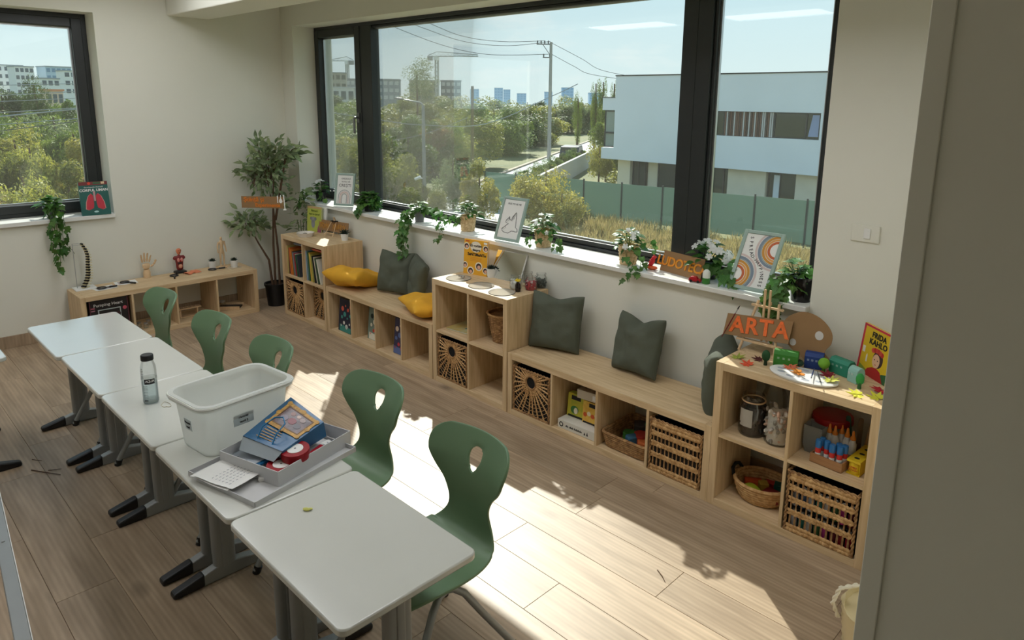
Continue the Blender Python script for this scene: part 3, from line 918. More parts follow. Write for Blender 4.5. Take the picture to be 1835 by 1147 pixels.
cushion('dark grey cushion leaning on the side of the mirror shelf', M_GRY, (0.38, 0.39, 0.13), (3.205, -0.115, 0.606), (-0.20, 0.0, 0.30), 5, 0.03)
cushion('dark grey cushion alone in the middle of the long bench', M_GRY, (0.36, 0.37, 0.13), (3.82, -0.065, 0.598), (-0.28, -0.06, -0.12), 6, 0.04)
cushion('grey cushion squeezed beside the art shelf', M_GRY, (0.36, 0.38, 0.14), (4.40, -0.14, 0.60), (-0.05, 0.12, -1.25), 7, 0.02)

# ================================================================== plants
def leafmesh(name, half, m, fold=0.25, curl=0.15):
    """leaf from a half outline [(x, y)...] running from stalk to tip; y is the length"""
    b = MB(); n = len(half)
    mid = [(0, y_, -curl * y_ * y_) for x, y_ in half]
    L = [(-x, y_, fold * x - curl * y_ * y_) for x, y_ in half]; Rr = [(x, y_, fold * x - curl * y_ * y_) for x, y_ in half]
    vs = mid + L + Rr; fs = []
    for i in range(n - 1):
        fs.append((i, i + 1, n + i + 1, n + i)); fs.append((i + 1, i, 2 * n + i, 2 * n + i + 1))
    b.add(vs, fs)
    return b.mesh(name, m, 80)
ME_IVY = leafmesh('ivy_leaf', [(0.02, 0), (0.30, -0.10), (0.50, 0.05), (0.36, 0.28), (0.52, 0.50), (0.24, 0.60), (0.12, 0.85), (0.0, 1.08)], M_IVY, 0.2, 0.2)
ME_BROAD = leafmesh('broad_leaf', [(0.02, 0), (0.20, 0.15), (0.33, 0.38), (0.30, 0.62), (0.15, 0.85), (0.0, 1.05)], M_BROAD, 0.3, 0.3)
ME_FIC = leafmesh('ficus_leaf', [(0.01, 0), (0.15, 0.18), (0.22, 0.42), (0.18, 0.66), (0.08, 0.88), (0.0, 1.08)], M_FICUS, 0.3, 0.25)
def flower_mesh():
    b = MB()
    for k in range(5):
        a = 2 * PI * k / 5
        d = Vector((math.cos(a), math.sin(a), 0)); s_ = Vector((-d.y, d.x, 0))
        p = [Vector((0, 0, 0)), d * 0.35 + s_ * 0.30 + Vector((0, 0, .10)), d * 0.85 + s_ * 0.34 + Vector((0, 0, .05)), d * 1.0, d * 0.85 - s_ * 0.34 + Vector((0, 0, .05)), d * 0.35 - s_ * 0.30 + Vector((0, 0, .10))]
        b.add(p, [(0, 1, 2, 3), (0, 3, 4, 5)])
    return b.mesh('flower', M_PETAL, 80)
ME_FLO = flower_mesh()
def orient(p, tip, nrm, s):
    y_ = Vector(tip).normalized(); z = Vector(nrm); x = y_.cross(z)
    if x.length < 1e-4: x = y_.orthogonal()
    x.normalize(); z = x.cross(y_)
    M = Matrix((x, y_, z)).transposed().to_4x4()
    return Matrix.Translation(p) @ M @ Matrix.Scale(s, 4)
def put(me, t, p, tip, nrm, s, name=None):
    o = bpy.data.objects.new(name or me.name, me); COL.objects.link(o); o.parent = t
    o.matrix_local = orient(p, tip, nrm, s)
    return o
RP = random.Random(5)
def rv(s): return Vector((RP.gauss(0, s), RP.gauss(0, s), RP.gauss(0, s)))
def ivy_vine(t, pts, s, every, me=ME_IVY, spread=0.02, stem=True):
    pts = [Vector(p) for p in pts]
    if stem:
        b = MB(); b.tube(pts, 0.0018, 4); part('vine', b, M_STEM, t)
    for a, c in zip(pts, pts[1:]):
        n = max(1, int((c - a).length / every))
        for k in range(n):
            p = a + (c - a) * ((k + RP.random()) / n)
            out = Vector((RP.gauss(0.15, 0.6), RP.gauss(-0.5, 0.5), RP.gauss(0, 0.3)))
            tip = (out * 0.8 + Vector((0, 0, -0.55)) + (c - a).normalized() * 0.3)
            put(me, t, p + out * spread, tip, out + Vector((0.3, -0.6, 0.6)), s * RP.uniform(0.7, 1.25))
def mound(t, c, r, h, n, s, me=ME_BROAD, emin=-0.1, flowers=0, fs=0.018, fdir=(0.3, -0.4, 0.8)):
    """rounded heap of leaves above a pot"""
    c = Vector(c)
    b = MB()
    for k in range(7):
        a = 2 * PI * k / 7; b.tube([c, c + Vector((math.cos(a) * r * 0.4, math.sin(a) * r * 0.4, h * 0.6))], 0.0022, 4)
    part('stems', b, M_STEM, t)
    for k in range(n):
        a = RP.uniform(0, 2 * PI); e = RP.uniform(emin, 1.45); q = RP.uniform(0.45, 1.0)
        d = Vector((math.cos(a) * math.cos(e), math.sin(a) * math.cos(e), math.sin(e)))
        p = c + Vector((d.x * r * q * 0.75, d.y * r * q * 0.75, d.z * h * q * 0.9))
        put(me, t, p, d * 0.7 + Vector((math.cos(a), math.sin(a), -0.25)) + rv(0.25), d + Vector((0, -0.3, 0.8)) + rv(0.2), s * RP.uniform(0.7, 1.2))
    for k in range(flowers):
        d = (Vector(fdir) + rv(0.45)).normalized()
        p = c + Vector((d.x * r * 1.0, d.y * r * 1.0, abs(d.z) * h * 1.02))
        put(ME_FLO, t, p, d.orthogonal(), d + Vector((0.2, -0.5, 0.3)), fs * RP.uniform(0.8, 1.2))
def pot(t, r0, r1, h, m, lip=True):
    b = MB(); pr = [(r0 * 0.5, 0.0), (r0, 0.0), (r1, h)]
    if lip: pr = [(r0, 0.0), (r1 * 0.985, h * 0.86), (r1 * 1.06, h * 0.87), (r1 * 1.06, h), (r1 * 0.94, h), (r1 * 0.92, h * 0.88)]
    else: pr += [(r1 - 0.003, h), (r1 - 0.005, h * 0.85)]
    b.lathe(pr, 24); part('pot', b, m, t, smooth=True)
    b = MB(); b.prism(disc(r1 * 0.92, 18), h * 0.80, h * 0.86); part('soil', b, M_SOIL, t)
S = 1.02
# black pot with white flowers by the left jamb
t = thing('flowering_plant', 'white-flowering plant in a black pot at the far end of the window sill', 'potted plant', (-0.13, 0.115, S))
pot(t, 0.040, 0.052, 0.095, M_POTB); mound(t, (0, 0, 0.085), 0.10, 0.12, 52, 0.050, flowers=7, fs=0.024, fdir=(-0.3, -0.3, 0.9))
ivy_vine(t, [(0.03, -0.02, 0.09), (0.11, -0.04, 0.07), (0.17, -0.06, 0.03)], 0.045, 0.018)
ivy_vine(t, [(-0.03, -0.02, 0.09), (-0.12, -0.09, 0.09), (-0.17, -0.12, -0.02), (-0.18, -0.14, -0.10)], 0.048, 0.016)
# dense ball of ivy
t = thing('ivy_plant', 'dense dark ball of ivy on the sill just left of the hanging one', 'potted plant', (0.72, 0.12, S))
pot(t, 0.045, 0.055, 0.08, M_POTB)
mound(t, (0, 0, 0.085), 0.125, 0.10, 190, 0.048, ME_IVY, emin=-0.9)
ivy_vine(t, [(0.0, -0.08, 0.08), (0.02, -0.13, 0.03), (0.03, -0.15, -0.02)], 0.05, 0.012)
# trailing ivy in a grey pot
t = thing('ivy_plant', 'trailing ivy in a grey pot hanging over the sill above the grey cushion', 'potted plant', (1.47, 0.11, S))
pot(t, 0.035, 0.045, 0.095, mat('grey_pot', (120, 120, 122), 0.6), False)
mound(t, (0, 0, 0.09), 0.12, 0.11, 34, 0.055, ME_IVY)
ivy_vine(t, [(0.02, 0.0, 0.10), (0.10, 0.03, 0.12), (0.20, 0.05, 0.10), (0.27, 0.05, 0.06)], 0.06, 0.013)
for dx in (-0.035, 0.0, 0.03):
    ivy_vine(t, [(dx, -0.03, 0.11), (-0.01 + dx, -0.10, 0.08), (-0.02 + dx, -0.145, -0.02), (-0.035 + dx * 1.3, -0.15, -0.14), (-0.03 + dx, -0.15, -0.20 - abs(dx) * 2)], 0.047, 0.017)
ivy_vine(t, [(-0.03, -0.15, -0.20), (-0.025, -0.15, -0.29), (-0.01, -0.15, -0.34)], 0.045, 0.028)
# three wicker pots with white flowers
def wicker_plant(label, x, y_, nl, nf, fdir, vines):
    t = thing('flowering_plant', label, 'potted plant', (x, y_, S), group='wicker pots with white flowers')
    part('wicker_pot', wicker_pot_mb(0.050, 0.066, 0.122, 40, 12, 0.0044), M_POTW, t, smooth=True)
    b = MB(); b.prism(disc(0.055, 18), 0.095, 0.10); part('soil', b, M_SOIL, t)
    mound(t, (0, 0, 0.115), 0.105, 0.115, nl + 14, 0.052, flowers=nf, fdir=fdir)
    for v in vines: ivy_vine(t, v, 0.036, 0.020)
wicker_plant('plant in a wicker pot on the sill, left of the bird picture', 2.05, 0.135, 40, 4, (-0.2, -0.2, 0.9),
             [[(-0.04, -0.03, 0.11), (-0.12, -0.06, 0.10), (-0.19, -0.10, 0.04), (-0.24, -0.12, 0.0)], [(-0.19, -0.10, 0.03), (-0.17, -0.145, -0.03), (-0.18, -0.15, -0.09)], [(-0.03, -0.05, 0.11), (-0.06, -0.07, 0.04)]])
wicker_plant('plant in a wicker pot on the sill, right of the bird picture', 2.86, 0.125, 44, 6, (0.5, -0.2, 0.8),
             [[(0.05, -0.03, 0.11), (0.10, -0.04, 0.12), (0.15, -0.06, 0.05), (0.19, -0.09, 0.03)], [(-0.05, -0.04, 0.12), (-0.06, -0.07, 0.05), (-0.05, -0.08, 0.01)], [(0.0, -0.06, 0.11), (0.02, -0.08, 0.05)], [(0.06, 0.0, 0.11), (0.17, -0.03, 0.09), (0.22, -0.08, 0.01)]])
wicker_plant('plant in a wicker pot on the sill beside the red toys', 3.58, 0.130, 44, 9, (0.4, -0.3, 0.8),
             [[(0.06, -0.03, 0.11), (0.12, -0.05, 0.10), (0.17, -0.08, 0.03), (0.18, -0.14, -0.03)], [(0.02, -0.06, 0.11), (0.05, -0.08, 0.04)], [(0.05, 0.0, 0.12), (0.14, 0.04, 0.16), (0.17, 0.05, 0.10)], [(0.10, -0.08, 0.05), (0.12, -0.145, -0.01), (0.12, -0.15, -0.07)]])
# dark plant with white flowers behind the sign
t = thing('flowering_plant', 'white-flowering plant in a dark pot behind the cardboard sign on the sill', 'potted plant', (4.115, 0.185, S))
pot(t, 0.045, 0.055, 0.10, M_POTB); mound(t, (0, 0, 0.10), 0.125, 0.12, 60, 0.058, flowers=15, fs=0.027, fdir=(0.6, -0.3, 0.6))
ivy_vine(t, [(0.04, -0.03, 0.10), (0.12, -0.06, 0.07), (0.20, -0.08, 0.05), (0.24, -0.10, 0.0)], 0.06, 0.014)
ivy_vine(t, [(0.04, 0.0, 0.11), (0.13, 0.0, 0.12), (0.19, -0.02, 0.09)], 0.055, 0.016)
# ivy in a glossy black pot by the right jamb
t = thing('ivy_plant', 'ivy in a glossy black pot in the right corner of the sill', 'potted plant', (4.69, 0.115, S))
pot(t, 0.050, 0.064, 0.13, mat('glossy_black_pot', (12, 12, 13), 0.15))
mound(t, (-0.035, 0, 0.12), 0.10, 0.10, 46, 0.048, ME_IVY)
for dx, dz in ((0.0, 0), (-0.05, -0.03), (-0.09, 0.02), (0.03, -0.05)):
    ivy_vine(t, [(-0.03 + dx * 0.3, -0.02, 0.13), (-0.065 + dx * 0.6, -0.07, 0.09 + dz), (-0.085 + dx * 0.6, -0.12, 0.01 + dz), (-0.08 + dx * 0.6, -0.145, -0.07 + dz)], 0.052, 0.017)
ivy_vine(t, [(-0.11, -0.145, -0.05), (-0.08, -0.15, -0.13), (-0.09, -0.15, -0.19)], 0.062, 0.02)
# ivy on the small window's sill
t = thing('ivy_plant', 'long trailing ivy in a steel pot on the small window sill', 'potted plant', (-0.69, -2.035, S))
b = MB(); b.lathe([(0.036, 0), (0.044, 0.10), (0.047, 0.104), (0.041, 0.10)], 24); part('pot', b, mat('steel_pot', (170, 172, 172), 0.3, metal=0.9), t, smooth=True)
b = MB(); b.tube([(0, -0.044, 0.09), (0, -0.058, 0.095), (0, -0.058, 0.08)], 0.003, 5); part('pot_lug', b, M_ALU, t)
mound(t, (0, 0, 0.10), 0.11, 0.09, 40, 0.06, ME_IVY)
for dy, e in ((0.03, 0.30), (0.0, 0.44), (0.06, 0.22), (-0.03, 0.26)):
    ivy_vine(t, [(0.0, dy * 0.4, 0.11), (0.06, dy, 0.08), (0.12, dy, -0.03), (0.13, dy * 1.2, -e * 0.6), (0.13, dy * 1.2 - 0.01, -e)], 0.050, 0.019)
ivy_vine(t, [(0.13, 0.04, -0.2), (0.135, 0.09, -0.27), (0.135, 0.10, -0.30)], 0.05, 0.03)
# tall ficus in the corner
t = thing('ficus_tree', 'tall potted ficus in the corner between the two windows', 'potted plant', (-0.33, -0.31, 0))
b = MB(); b.lathe([(0.082, 0), (0.100, 0.20), (0.108, 0.202), (0.108, 0.225), (0.098, 0.225), (0.095, 0.20)], 28); part('pot', b, M_POTB, t, smooth=True)
b = MB(); b.prism(disc(0.094, 20), 0.19, 0.205); part('soil', b, M_SOIL, t)
ST = [[(0.0, 0, 0.2), (-0.015, 0.01, 0.6), (0.01, 0.02, 1.0), (0.02, 0.05, 1.45)], [(0.03, 0.03, 0.2), (0.035, 0.03, 0.55), (0.01, 0.02, 0.95), (-0.06, 0.0, 1.3)], [(-0.02, -0.02, 0.2), (-0.045, -0.03, 0.45), (-0.10, -0.10, 0.62), (-0.14, -0.16, 0.78)], [(0.02, 0.03, 0.85), (0.06, 0.09, 1.2), (0.10, 0.15, 1.55)]]
for p in ST:
    b = MB(); b.tube(p, [0.012, 0.011, 0.008, 0.004], 7); part('stem', b, M_BARK, t, smooth=True)
def fic(c, r, n, s=0.085, nb=9):
    c = Vector(c); r = Vector(r)
    for k in range(nb):
        a = RP.uniform(0, 6.28); e = RP.uniform(-0.5, 1.1)
        d = Vector((math.cos(a) * math.cos(e), math.sin(a) * math.cos(e), math.sin(e)))
        end = c + Vector((d.x * r.x, d.y * r.y, d.z * r.z)); st = c + Vector((0, 0, -r.z * 0.8)) * 0.7
        mid = st.lerp(end, 0.55) + Vector((0, 0, 0.05)); b = MB(); b.tube([st, mid, end], [0.004, 0.003, 0.0015], 5); part('twig', b, M_BARK, t)
        for i in range(n // nb):
            f = 0.35 + 0.7 * (i + RP.random()) / (n // nb)
            p = mid.lerp(end, min(1, max(0, (f - 0.5) * 2))) if f > 0.5 else st.lerp(mid, f * 2)
            p = p + Vector((RP.gauss(0, .035), RP.gauss(0, .035), RP.gauss(0, .03)))
            W3 = p + Vector((-0.33, -0.31, 0))
            if W3.x < -0.60: p.x = -0.27
            if W3.y > 0.02: p.y = 0.33
            dd = (d * 0.9 + rv(0.5) + Vector((0, 0, -0.08))).normalized()
            put(ME_FIC, t, p, dd, Vector((0.5, -0.6, 0.7)) + rv(0.35), s * RP.uniform(0.75, 1.2))
fic((-0.05, 0.02, 1.36), (0.27, 0.25, 0.31), 150, 0.078, nb=12)
fic((-0.15, -0.10, 1.24), (0.15, 0.20, 0.14), 50, nb=5)
fic((0.08, 0.14, 1.50), (0.13, 0.13, 0.16), 36, nb=4)
fic((-0.15, -0.17, 0.82), (0.17, 0.19, 0.14), 56, 0.078, nb=6)
b = MB()
src = [(v.co.copy()) for v in ME_FIC.vertices]; sf = [tuple(p.vertices) for p in ME_FIC.polygons]
for k in range(340):      # the smaller leaves deeper in the crown
    d = rv(1.0).normalized(); q = RP.uniform(0.3, 1.0)
    if k < 270: p = Vector((-0.06 + d.x * 0.25 * q, 0.02 + d.y * 0.24 * q, 1.35 + d.z * 0.31 * q))
    else: p = Vector((-0.15 + d.x * 0.15 * q, -0.17 + d.y * 0.17 * q, 0.83 + d.z * 0.12 * q))
    if p.x < -0.26 or p.y > 0.31: continue
    M = orient(p, d * 0.8 + rv(0.5) + Vector((0, 0, -0.05)), Vector((0.5, -0.6, 0.7)) + rv(0.4), 0.070 * RP.uniform(0.7, 1.15))
    b.add(src, sf, M)
o = part('inner_leaves', b, M_FICUS, t, smooth=80); o['kind'] = 'stuff'
# dark leafy plant under the sill end
t = thing('leafy_plant', 'dark leafy plant standing between the ficus and the book shelf', 'potted plant', (-0.14, -0.10, 0))
b = MB(); b.lathe([(0.06, 0), (0.075, 0.16), (0.07, 0.16), (0.068, 0.14)], 20); part('pot', b, M_POTB, t, smooth=True)
b = MB()
for k in range(4): b.tube([(0, 0, 0.14), (0.015 * (k - 1.5), 0.01, 0.5), (0.04 * (k - 1.5), -0.01 + 0.01 * k, 0.85)], 0.004, 5)
part('stems', b, M_STEM, t)
for k in range(95):
    z = RP.uniform(0.72, 1.16); a = RP.uniform(0, 6.28); rr = RP.uniform(0.02, 0.13)
    d = Vector((math.cos(a), math.sin(a), RP.uniform(-0.4, 0.5)))
    put(ME_FIC, t, Vector((d.x * rr, min(0.06, d.y * rr), z)), d, Vector((0.4, -0.6, 0.7)) + rv(0.3), 0.07 * RP.uniform(0.8, 1.2))

# ================================================================== framed prints on the sill
M_SAGE = mat('sage_green_frame', (150, 172, 162), 0.5, var=0.02)
def frame(label, base, rz, lean, W, H, bw=0.020):
    t = thing('framed_print', label, 'picture', base, (-lean, 0, rz))
    b = MB(); bars(b, -W / 2, W / 2, 0, H, bw, bw, bw, bw, -0.016, 0.0)
    part('frame_bars', b, M_SAGE, t, bevel=0.002)
    part('print', MB().box(-W / 2 + bw, W / 2 - bw, -0.009, -0.005, bw, H - bw), M_PAPER, t)
    part('backing_board', MB().box(-W / 2 + 0.01, W / 2 - 0.01, -0.004, -0.001, 0.01, H - 0.01), M_CARD, t)
    return t
def art(t, name, poly, c, y_=-0.0096):
    return part(name, flat(poly, y_, -0.009), colm(c, 0.8), t)
# rainbow print
W, H, bw = 0.232, 0.345, 0.020
t = frame('tilted sage frame with two rainbows reading spread happiness', (4.415, 0.072, S + 0.004), 0.0, 0.52, W, H)
x0, z0, w_, h_ = -W / 2 + bw, bw, W - 2 * bw, H - 2 * bw
ARC = [((214, 196, 192), .112, .101), ((128, 142, 158), .098, .084), ((130, 150, 146), .083, .079), ((206, 146, 62), .077, .064), ((226, 164, 88), .062, .052), ((200, 104, 62), .049, .036)]
def clampz(poly, lo, hi): return [(x, min(hi, max(lo, z))) for x, z in poly]
for c, ro, ri in ARC:
    ro *= w_ / 0.192 * 1.08; ri *= w_ / 0.192 * 1.08
    art(t, 'rainbow_band', clampz(arc(ri, ro, PI / 2, 1.5 * PI, 22, x0 + w_, z0 + h_ * 0.745), z0, z0 + h_), c)
    art(t, 'rainbow_band', clampz(arc(ri, ro, -PI / 2, PI / 2, 22, x0, z0 + h_ * 0.20), z0, z0 + h_), c)
PTH = [(.17, .08), (.185, .165), (.21, .24), (.245, .31), (.29, .375), (.355, .43), (.43, .468), (.50, .50), (.57, .54), (.635, .585), (.695, .635), (.745, .69), (.78, .75), (.80, .815), (.805, .875), (.80, .94)]
for k, ch in enumerate('SPREAD-HAPPINESS'):
    a, q = PTH[k]; a2, q2 = PTH[min(k + 1, 15)]; a1, q1 = PTH[max(k - 1, 0)]
    ang = math.atan2(-(q2 - q1) * h_, (a2 - a1) * w_)
    o = text(ch, 0.027, t, (x0 + a * w_, -0.0098, z0 + h_ * (1 - q)), (PI / 2, -ang, 0), M_INK, 'letter')
# bird print
W, H = 0.232, 0.325
t = frame('sage frame with a line-drawn bird reading free to be me', (2.562, 0.058, S + 0.004), 0.08, 0.36, W, H)
x0, w_, h_ = -W / 2 + bw, W - 2 * bw, H - 2 * bw
bird = [(.93, .80), (.89, .735), (.80, .70), (.76, .55), (.71, .35), (.68, .315), (.55, .44), (.52, .545), (.43, .50), (.41, .44), (.27, .55), (.28, .60), (.42, .62), (.14, .78), (.20, .83), (.28, .855), (.50, .87), (.64, .80), (.75, .80), (.86, .81), (.93, .80)]
b = MB()
def fp(a, q): return (x0 + a * w_, -0.0095, z0 + h_ * (1 - q))
b.tube([fp(*p) for p in bird], 0.0020, 5)
for s_, e in (((.60, .40), (.56, .52)), ((.64, .36), (.58, .55)), ((.68, .34), (.63, .50)), ((.31, .52), (.35, .58)), ((.35, .49), (.40, .56)), ((.39, .46), (.44, .54)), ((.19, .76), (.22, .80)), ((.24, .73), (.27, .78)), ((.30, .70), (.33, .75))): b.tube([fp(*s_), fp(*e)], 0.0011, 4)
part('bird_outline', b, M_INK, t)
text('FREE TO BE ME', 0.019, t, (0, -0.0098, z0 + h_ * 0.89), UPR, mat('grey_ink', (130, 130, 130), 0.8))
# first print
W, H = 0.20, 0.31
t = frame('small sage frame with a thin arched rainbow at the far end of the sill', (0.325, 0.095, S + 0.004), 0.55, 0.25, W, H)
x0, w_, h_ = -W / 2 + bw, W - 2 * bw, H - 2 * bw
GI = mat('dark_grey_ink', (70, 66, 66), 0.8)
text('GREȘELILE', 0.020, t, (0.006, -0.0098, z0 + h_ * 0.88), UPR, GI); text('TE FAC SĂ', 0.019, t, (0.006, -0.0098, z0 + h_ * 0.77), UPR, GI); text('CREȘTI', 0.038, t, (0.0, -0.0098, z0 + h_ * 0.64), UPR, GI)
for c, r_ in (((110, 110, 112), .062), ((200, 186, 184), .053), ((196, 130, 120), .044), ((186, 160, 140), .034), ((90, 92, 98), .025)):
    p = arc(r_ - 0.004, r_, 0, PI, 18, 0, z0 + h_ * 0.26)
    art(t, 'rainbow_band', p, c)
    for sx in (-1, 1): art(t, 'rainbow_band', [(sx * (r_ - 0.002) - 0.002, z0 + 0.004), (sx * (r_ - 0.002) + 0.002, z0 + 0.004), (sx * (r_ - 0.002) + 0.002, z0 + h_ * 0.26), (sx * (r_ - 0.002) - 0.002, z0 + h_ * 0.26)], c)

# ================================================================== cardboard signs
def glitter(t, strokes, w_, x, z, m, y_, r=0.0035, name='lettering'):
    """uneven glitter-glue strokes"""
    b = MB()
    for k in range(int(w_ / 0.006)):
        px = x + k * 0.006; a = RP.uniform(-0.012, 0.012)
        b.tube([(px, y_, z + RP.uniform(-strokes, -strokes * 0.3)), (px + a, y_, z), (px - a * 0.6, y_, z + RP.uniform(strokes * 0.3, strokes))], r * RP.uniform(0.6, 1.1), 4)
    part(name, b, m, t)
# sill sign
t = thing('cardboard_sign', 'cardboard sign lettered ludoteca in yellow leaning on the sill', 'sign', (3.965, 0.115, S), (-0.30, 0, -0.19))
part('card', MB().box(-0.158, 0.158, -0.004, 0, 0, 0.125), M_CARD, t)
text('LUDOTECA', 0.078, t, (0.0, -0.006, 0.06), UPR, mat('yellow_orange_glue', (222, 160, 40), 0.6, col2=(234, 132, 30), scale=70), ext=0.002, bold=0.002, space=0.93)
# corner sign hung on the ficus
t = thing('cardboard_sign', 'cardboard science sign with white paper flasks hung on the ficus', 'sign', (-0.17, -0.46, 1.055), (0, 0, 0.72))
part('card', MB().box(-0.205, 0.195, -0.004, 0, -0.052, 0.058), M_CARD, t)
text('Știință și', 0.052, t, (-0.085, -0.006, 0.026), UPR, M_ORANGE_L, ext=0.0015, bold=0.001)
text('Experimente', 0.046, t, (0.045, -0.006, -0.024), UPR, M_ORANGE_L, ext=0.0015, bold=0.001)
FL = [[(0.138, 0.0), (0.147, 0.0), (0.147, 0.068), (0.138, 0.068)], [(0.155, 0.012), (0.165, -0.002), (0.178, -0.002), (0.188, 0.012), (0.184, 0.028), (0.175, 0.045), (0.175, 0.075), (0.168, 0.075), (0.168, 0.045), (0.159, 0.028)], [(0.196, 0.078), (0.205, 0.078), (0.212, -0.05), (0.226, -0.068), (0.188, -0.068), (0.203, -0.05)]]
for p in FL: part('paper_flask', flat(p, -0.0065, -0.0042), M_PAPER, t)
# sign on the book shelf with its little easel
t = thing('cardboard_sign', 'small cardboard sign with two glittery orange words on the book shelf', 'sign', (0.36, -0.05, 0.800), (-0.16, 0, 0.20))
part('card', MB().box(-0.195, 0.195, -0.004, 0, 0, 0.098), M_CARD, t)
M_GLI = mat('amber_glitter', (176, 124, 46), 0.6, col2=(206, 150, 60), scale=80)
glitter(t, 0.034, 0.135, -0.180, 0.050, M_GLI, -0.0055, 0.0026); glitter(t, 0.036, 0.17, -0.005, 0.046, M_GLI, -0.0055, 0.0026)
t = thing('mini_easel', 'tiny wooden easel behind the small cardboard sign', 'easel', (0.375, -0.045, 0.77), 0.2)
M_PINE = mat('pale_pine', (216, 184, 142), 0.6, var=0.08, scale=10, stretch=(8, 8, 1))
for sx in (-1, 1):
    b = MB(); b.tube([(sx * 0.055, -0.075, 0), (sx * 0.03, 0.0, 0.13)], 0.004, 6); part('leg', b, M_PINE, t)
b = MB(); b.tube([(0, 0.045, 0), (0, 0.012, 0.155)], 0.004, 6); part('rear_leg', b, M_PINE, t)
part('ledge', MB().box(-0.06, 0.06, -0.062, -0.045, 0.024, 0.029), M_PINE, t)
b = MB(); b.box(-0.035, 0.035, -0.012, 0.018, 0.126, 0.134); part('top_bar', b, M_DARK, t)
b = MB(); b.lathe([(0.006, 0.134), (0.005, 0.155), (0.010, 0.160), (0.006, 0.17)], 10); part('knob', b, M_PINE, t, smooth=True)

# ================================================================== books
def book(label, loc, rot, th, h, d, c, group=None, name='book', pages=(232, 226, 208)):
    """standing book: spine at y=0 facing -y, thickness along x"""
    t = thing(name, label, 'book', loc, rot, group)
    b = MB(); b.box(0, 0.002, 0, d, 0, h); b.box(th - 0.002, th, 0, d, 0, h); b.box(0.002, th - 0.002, 0, 0.002, 0, h)
    part('cover', b, colm(c, 0.45), t)
    part('pages', MB().box(0.002, th - 0.002, 0.003, d - 0.004, 0.003, h - 0.003), colm(pages, 0.8), t)
    return t
zb = 0.394
LB = [(.012, .27, (206, 190, 120), 'cream yellow'), (.006, .25, (120, 84, 60), 'thin brown'), (.016, .25, (120, 60, 84), 'plum'), (.018, .255, (206, 110, 44), 'bright orange'), (.012, .24, (226, 140, 60), 'light orange'), (.016, .225, (80, 60, 48), 'dark brown'),
      (.014, .22, (130, 136, 140), 'grey'), (.012, .215, (170, 44, 60), 'crimson'), (.010, .21, (226, 220, 200), 'ivory'), (.018, .205, (36, 84, 52), 'dark green'), (.012, .20, (60, 66, 76), 'slate')]
x = cell2(XA, 0) + 0.004
for k, (th, h_, c, nm) in enumerate(LB):
    a = 0.0 if k < 2 else 0.05 + 0.012 * k
    book('%s book spine in the left upper cubby of the book shelf' % nm, (x, -0.36 + 0.004 * (k % 3), zb), (0, -a, 0), th, h_, 0.20, c, 'books in the left cubby')
    x += th / math.cos(a) + (0.011 if k in (1, 5) else 0.006)
RB = [(.014, .275, (150, 170, 190), 'pale blue'), (.010, .27, (60, 110, 80), 'green and white'), (.014, .265, (212, 176, 70), 'golden yellow'), (.012, .255, (190, 180, 90), 'olive yellow'), (.010, .245, (40, 42, 44), 'black'), (.012, .24, (206, 200, 180), 'pale cream'), (.010, .235, (70, 90, 60), 'moss green'), (.014, .23, (226, 224, 210), 'wide white')]
x = cell2(XA, 1) + 0.004
for k, (th, h_, c, nm) in enumerate(RB):
    a = 0.03 + 0.034 * k
    book('%s book spine in the right upper cubby of the book shelf' % nm, (x, -0.36 + 0.003 * (k % 3), zb), (0, -a, 0), th, h_, 0.21, c, 'books in the right cubby')
    x += th / math.cos(a) + 0.0215
for i, (c, lc, nm) in enumerate((((190, 84, 50), (cell2(XA, 1) + 0.10, -0.345, zb + 0.292), 'orange'), ((110, 116, 126), (cell2(XA, 0) + 0.10, -0.34, zb + 0.292), 'grey'))):
    t = thing('book', '%s book lying on top of the row in the book shelf' % nm, 'book', lc, 0.05)
    part('cover', MB().box(0, 0.20, 0, 0.19, 0, 0.016), colm(c), t)
    part('pages', MB().box(0.003, 0.203, 0.003, 0.187, 0.002, 0.014), M_PAPER, t)
def standing_book(label, loc, rz, lean, W, H, th, c, name='book'):
    """front cover faces -y"""
    t = thing(name, label, 'book', loc, (-lean, 0, rz))
    b = MB(); b.box(-W / 2, W / 2, -0.002, 0, 0, H); b.box(-W / 2, W / 2, th - 0.002, th, 0, H); b.box(-W / 2, -W / 2 + 0.002, 0, th, 0, H)
    part('cover', b, c if not isinstance(c, tuple) else colm(c, 0.4), t)
    part('pages', MB().box(-W / 2 + 0.002, W / 2 - 0.004, 0.0, th - 0.002, 0.003, H - 0.003), M_PAPER, t)
    return t
def pr(t, poly, c, lay=1, name='cover_print'): return part(name, flat(poly, -0.002 - 0.0004 * lay, -0.0018), colm(c, 0.5), t)
# green book on the book shelf
t = standing_book('green picture book with a grey figure, standing on the book shelf', (0.10, -0.10, 0.77), 0.19, 0.08, 0.20, 0.24, 0.012, (176, 186, 80))
pr(t, [(-0.1, 0.222), (0.1, 0.222), (0.1, 0.24), (-0.1, 0.24)], (196, 160, 120))
text('Nimeni', 0.032, t, (0.0, -0.0032, 0.20), UPR, colm((70, 96, 30))); text('într-o carte!', 0.030, t, (0.0, -0.0032, 0.168), UPR, colm((70, 96, 30)))
pr(t, disc(0.030, 16, -0.015, 0.115), (150, 152, 154)); pr(t, disc(0.026, 16, -0.015, 0.075, 0.04), (140, 142, 146)); pr(t, disc(0.016, 12, -0.045, 0.125), (120, 122, 128), 2); pr(t, disc(0.016, 12, 0.015, 0.125), (120, 122, 128), 2)
pr(t, [(0.045, 0.0), (0.098, 0.0), (0.098, 0.05), (0.07, 0.08), (0.05, 0.045)], (150, 80, 110))
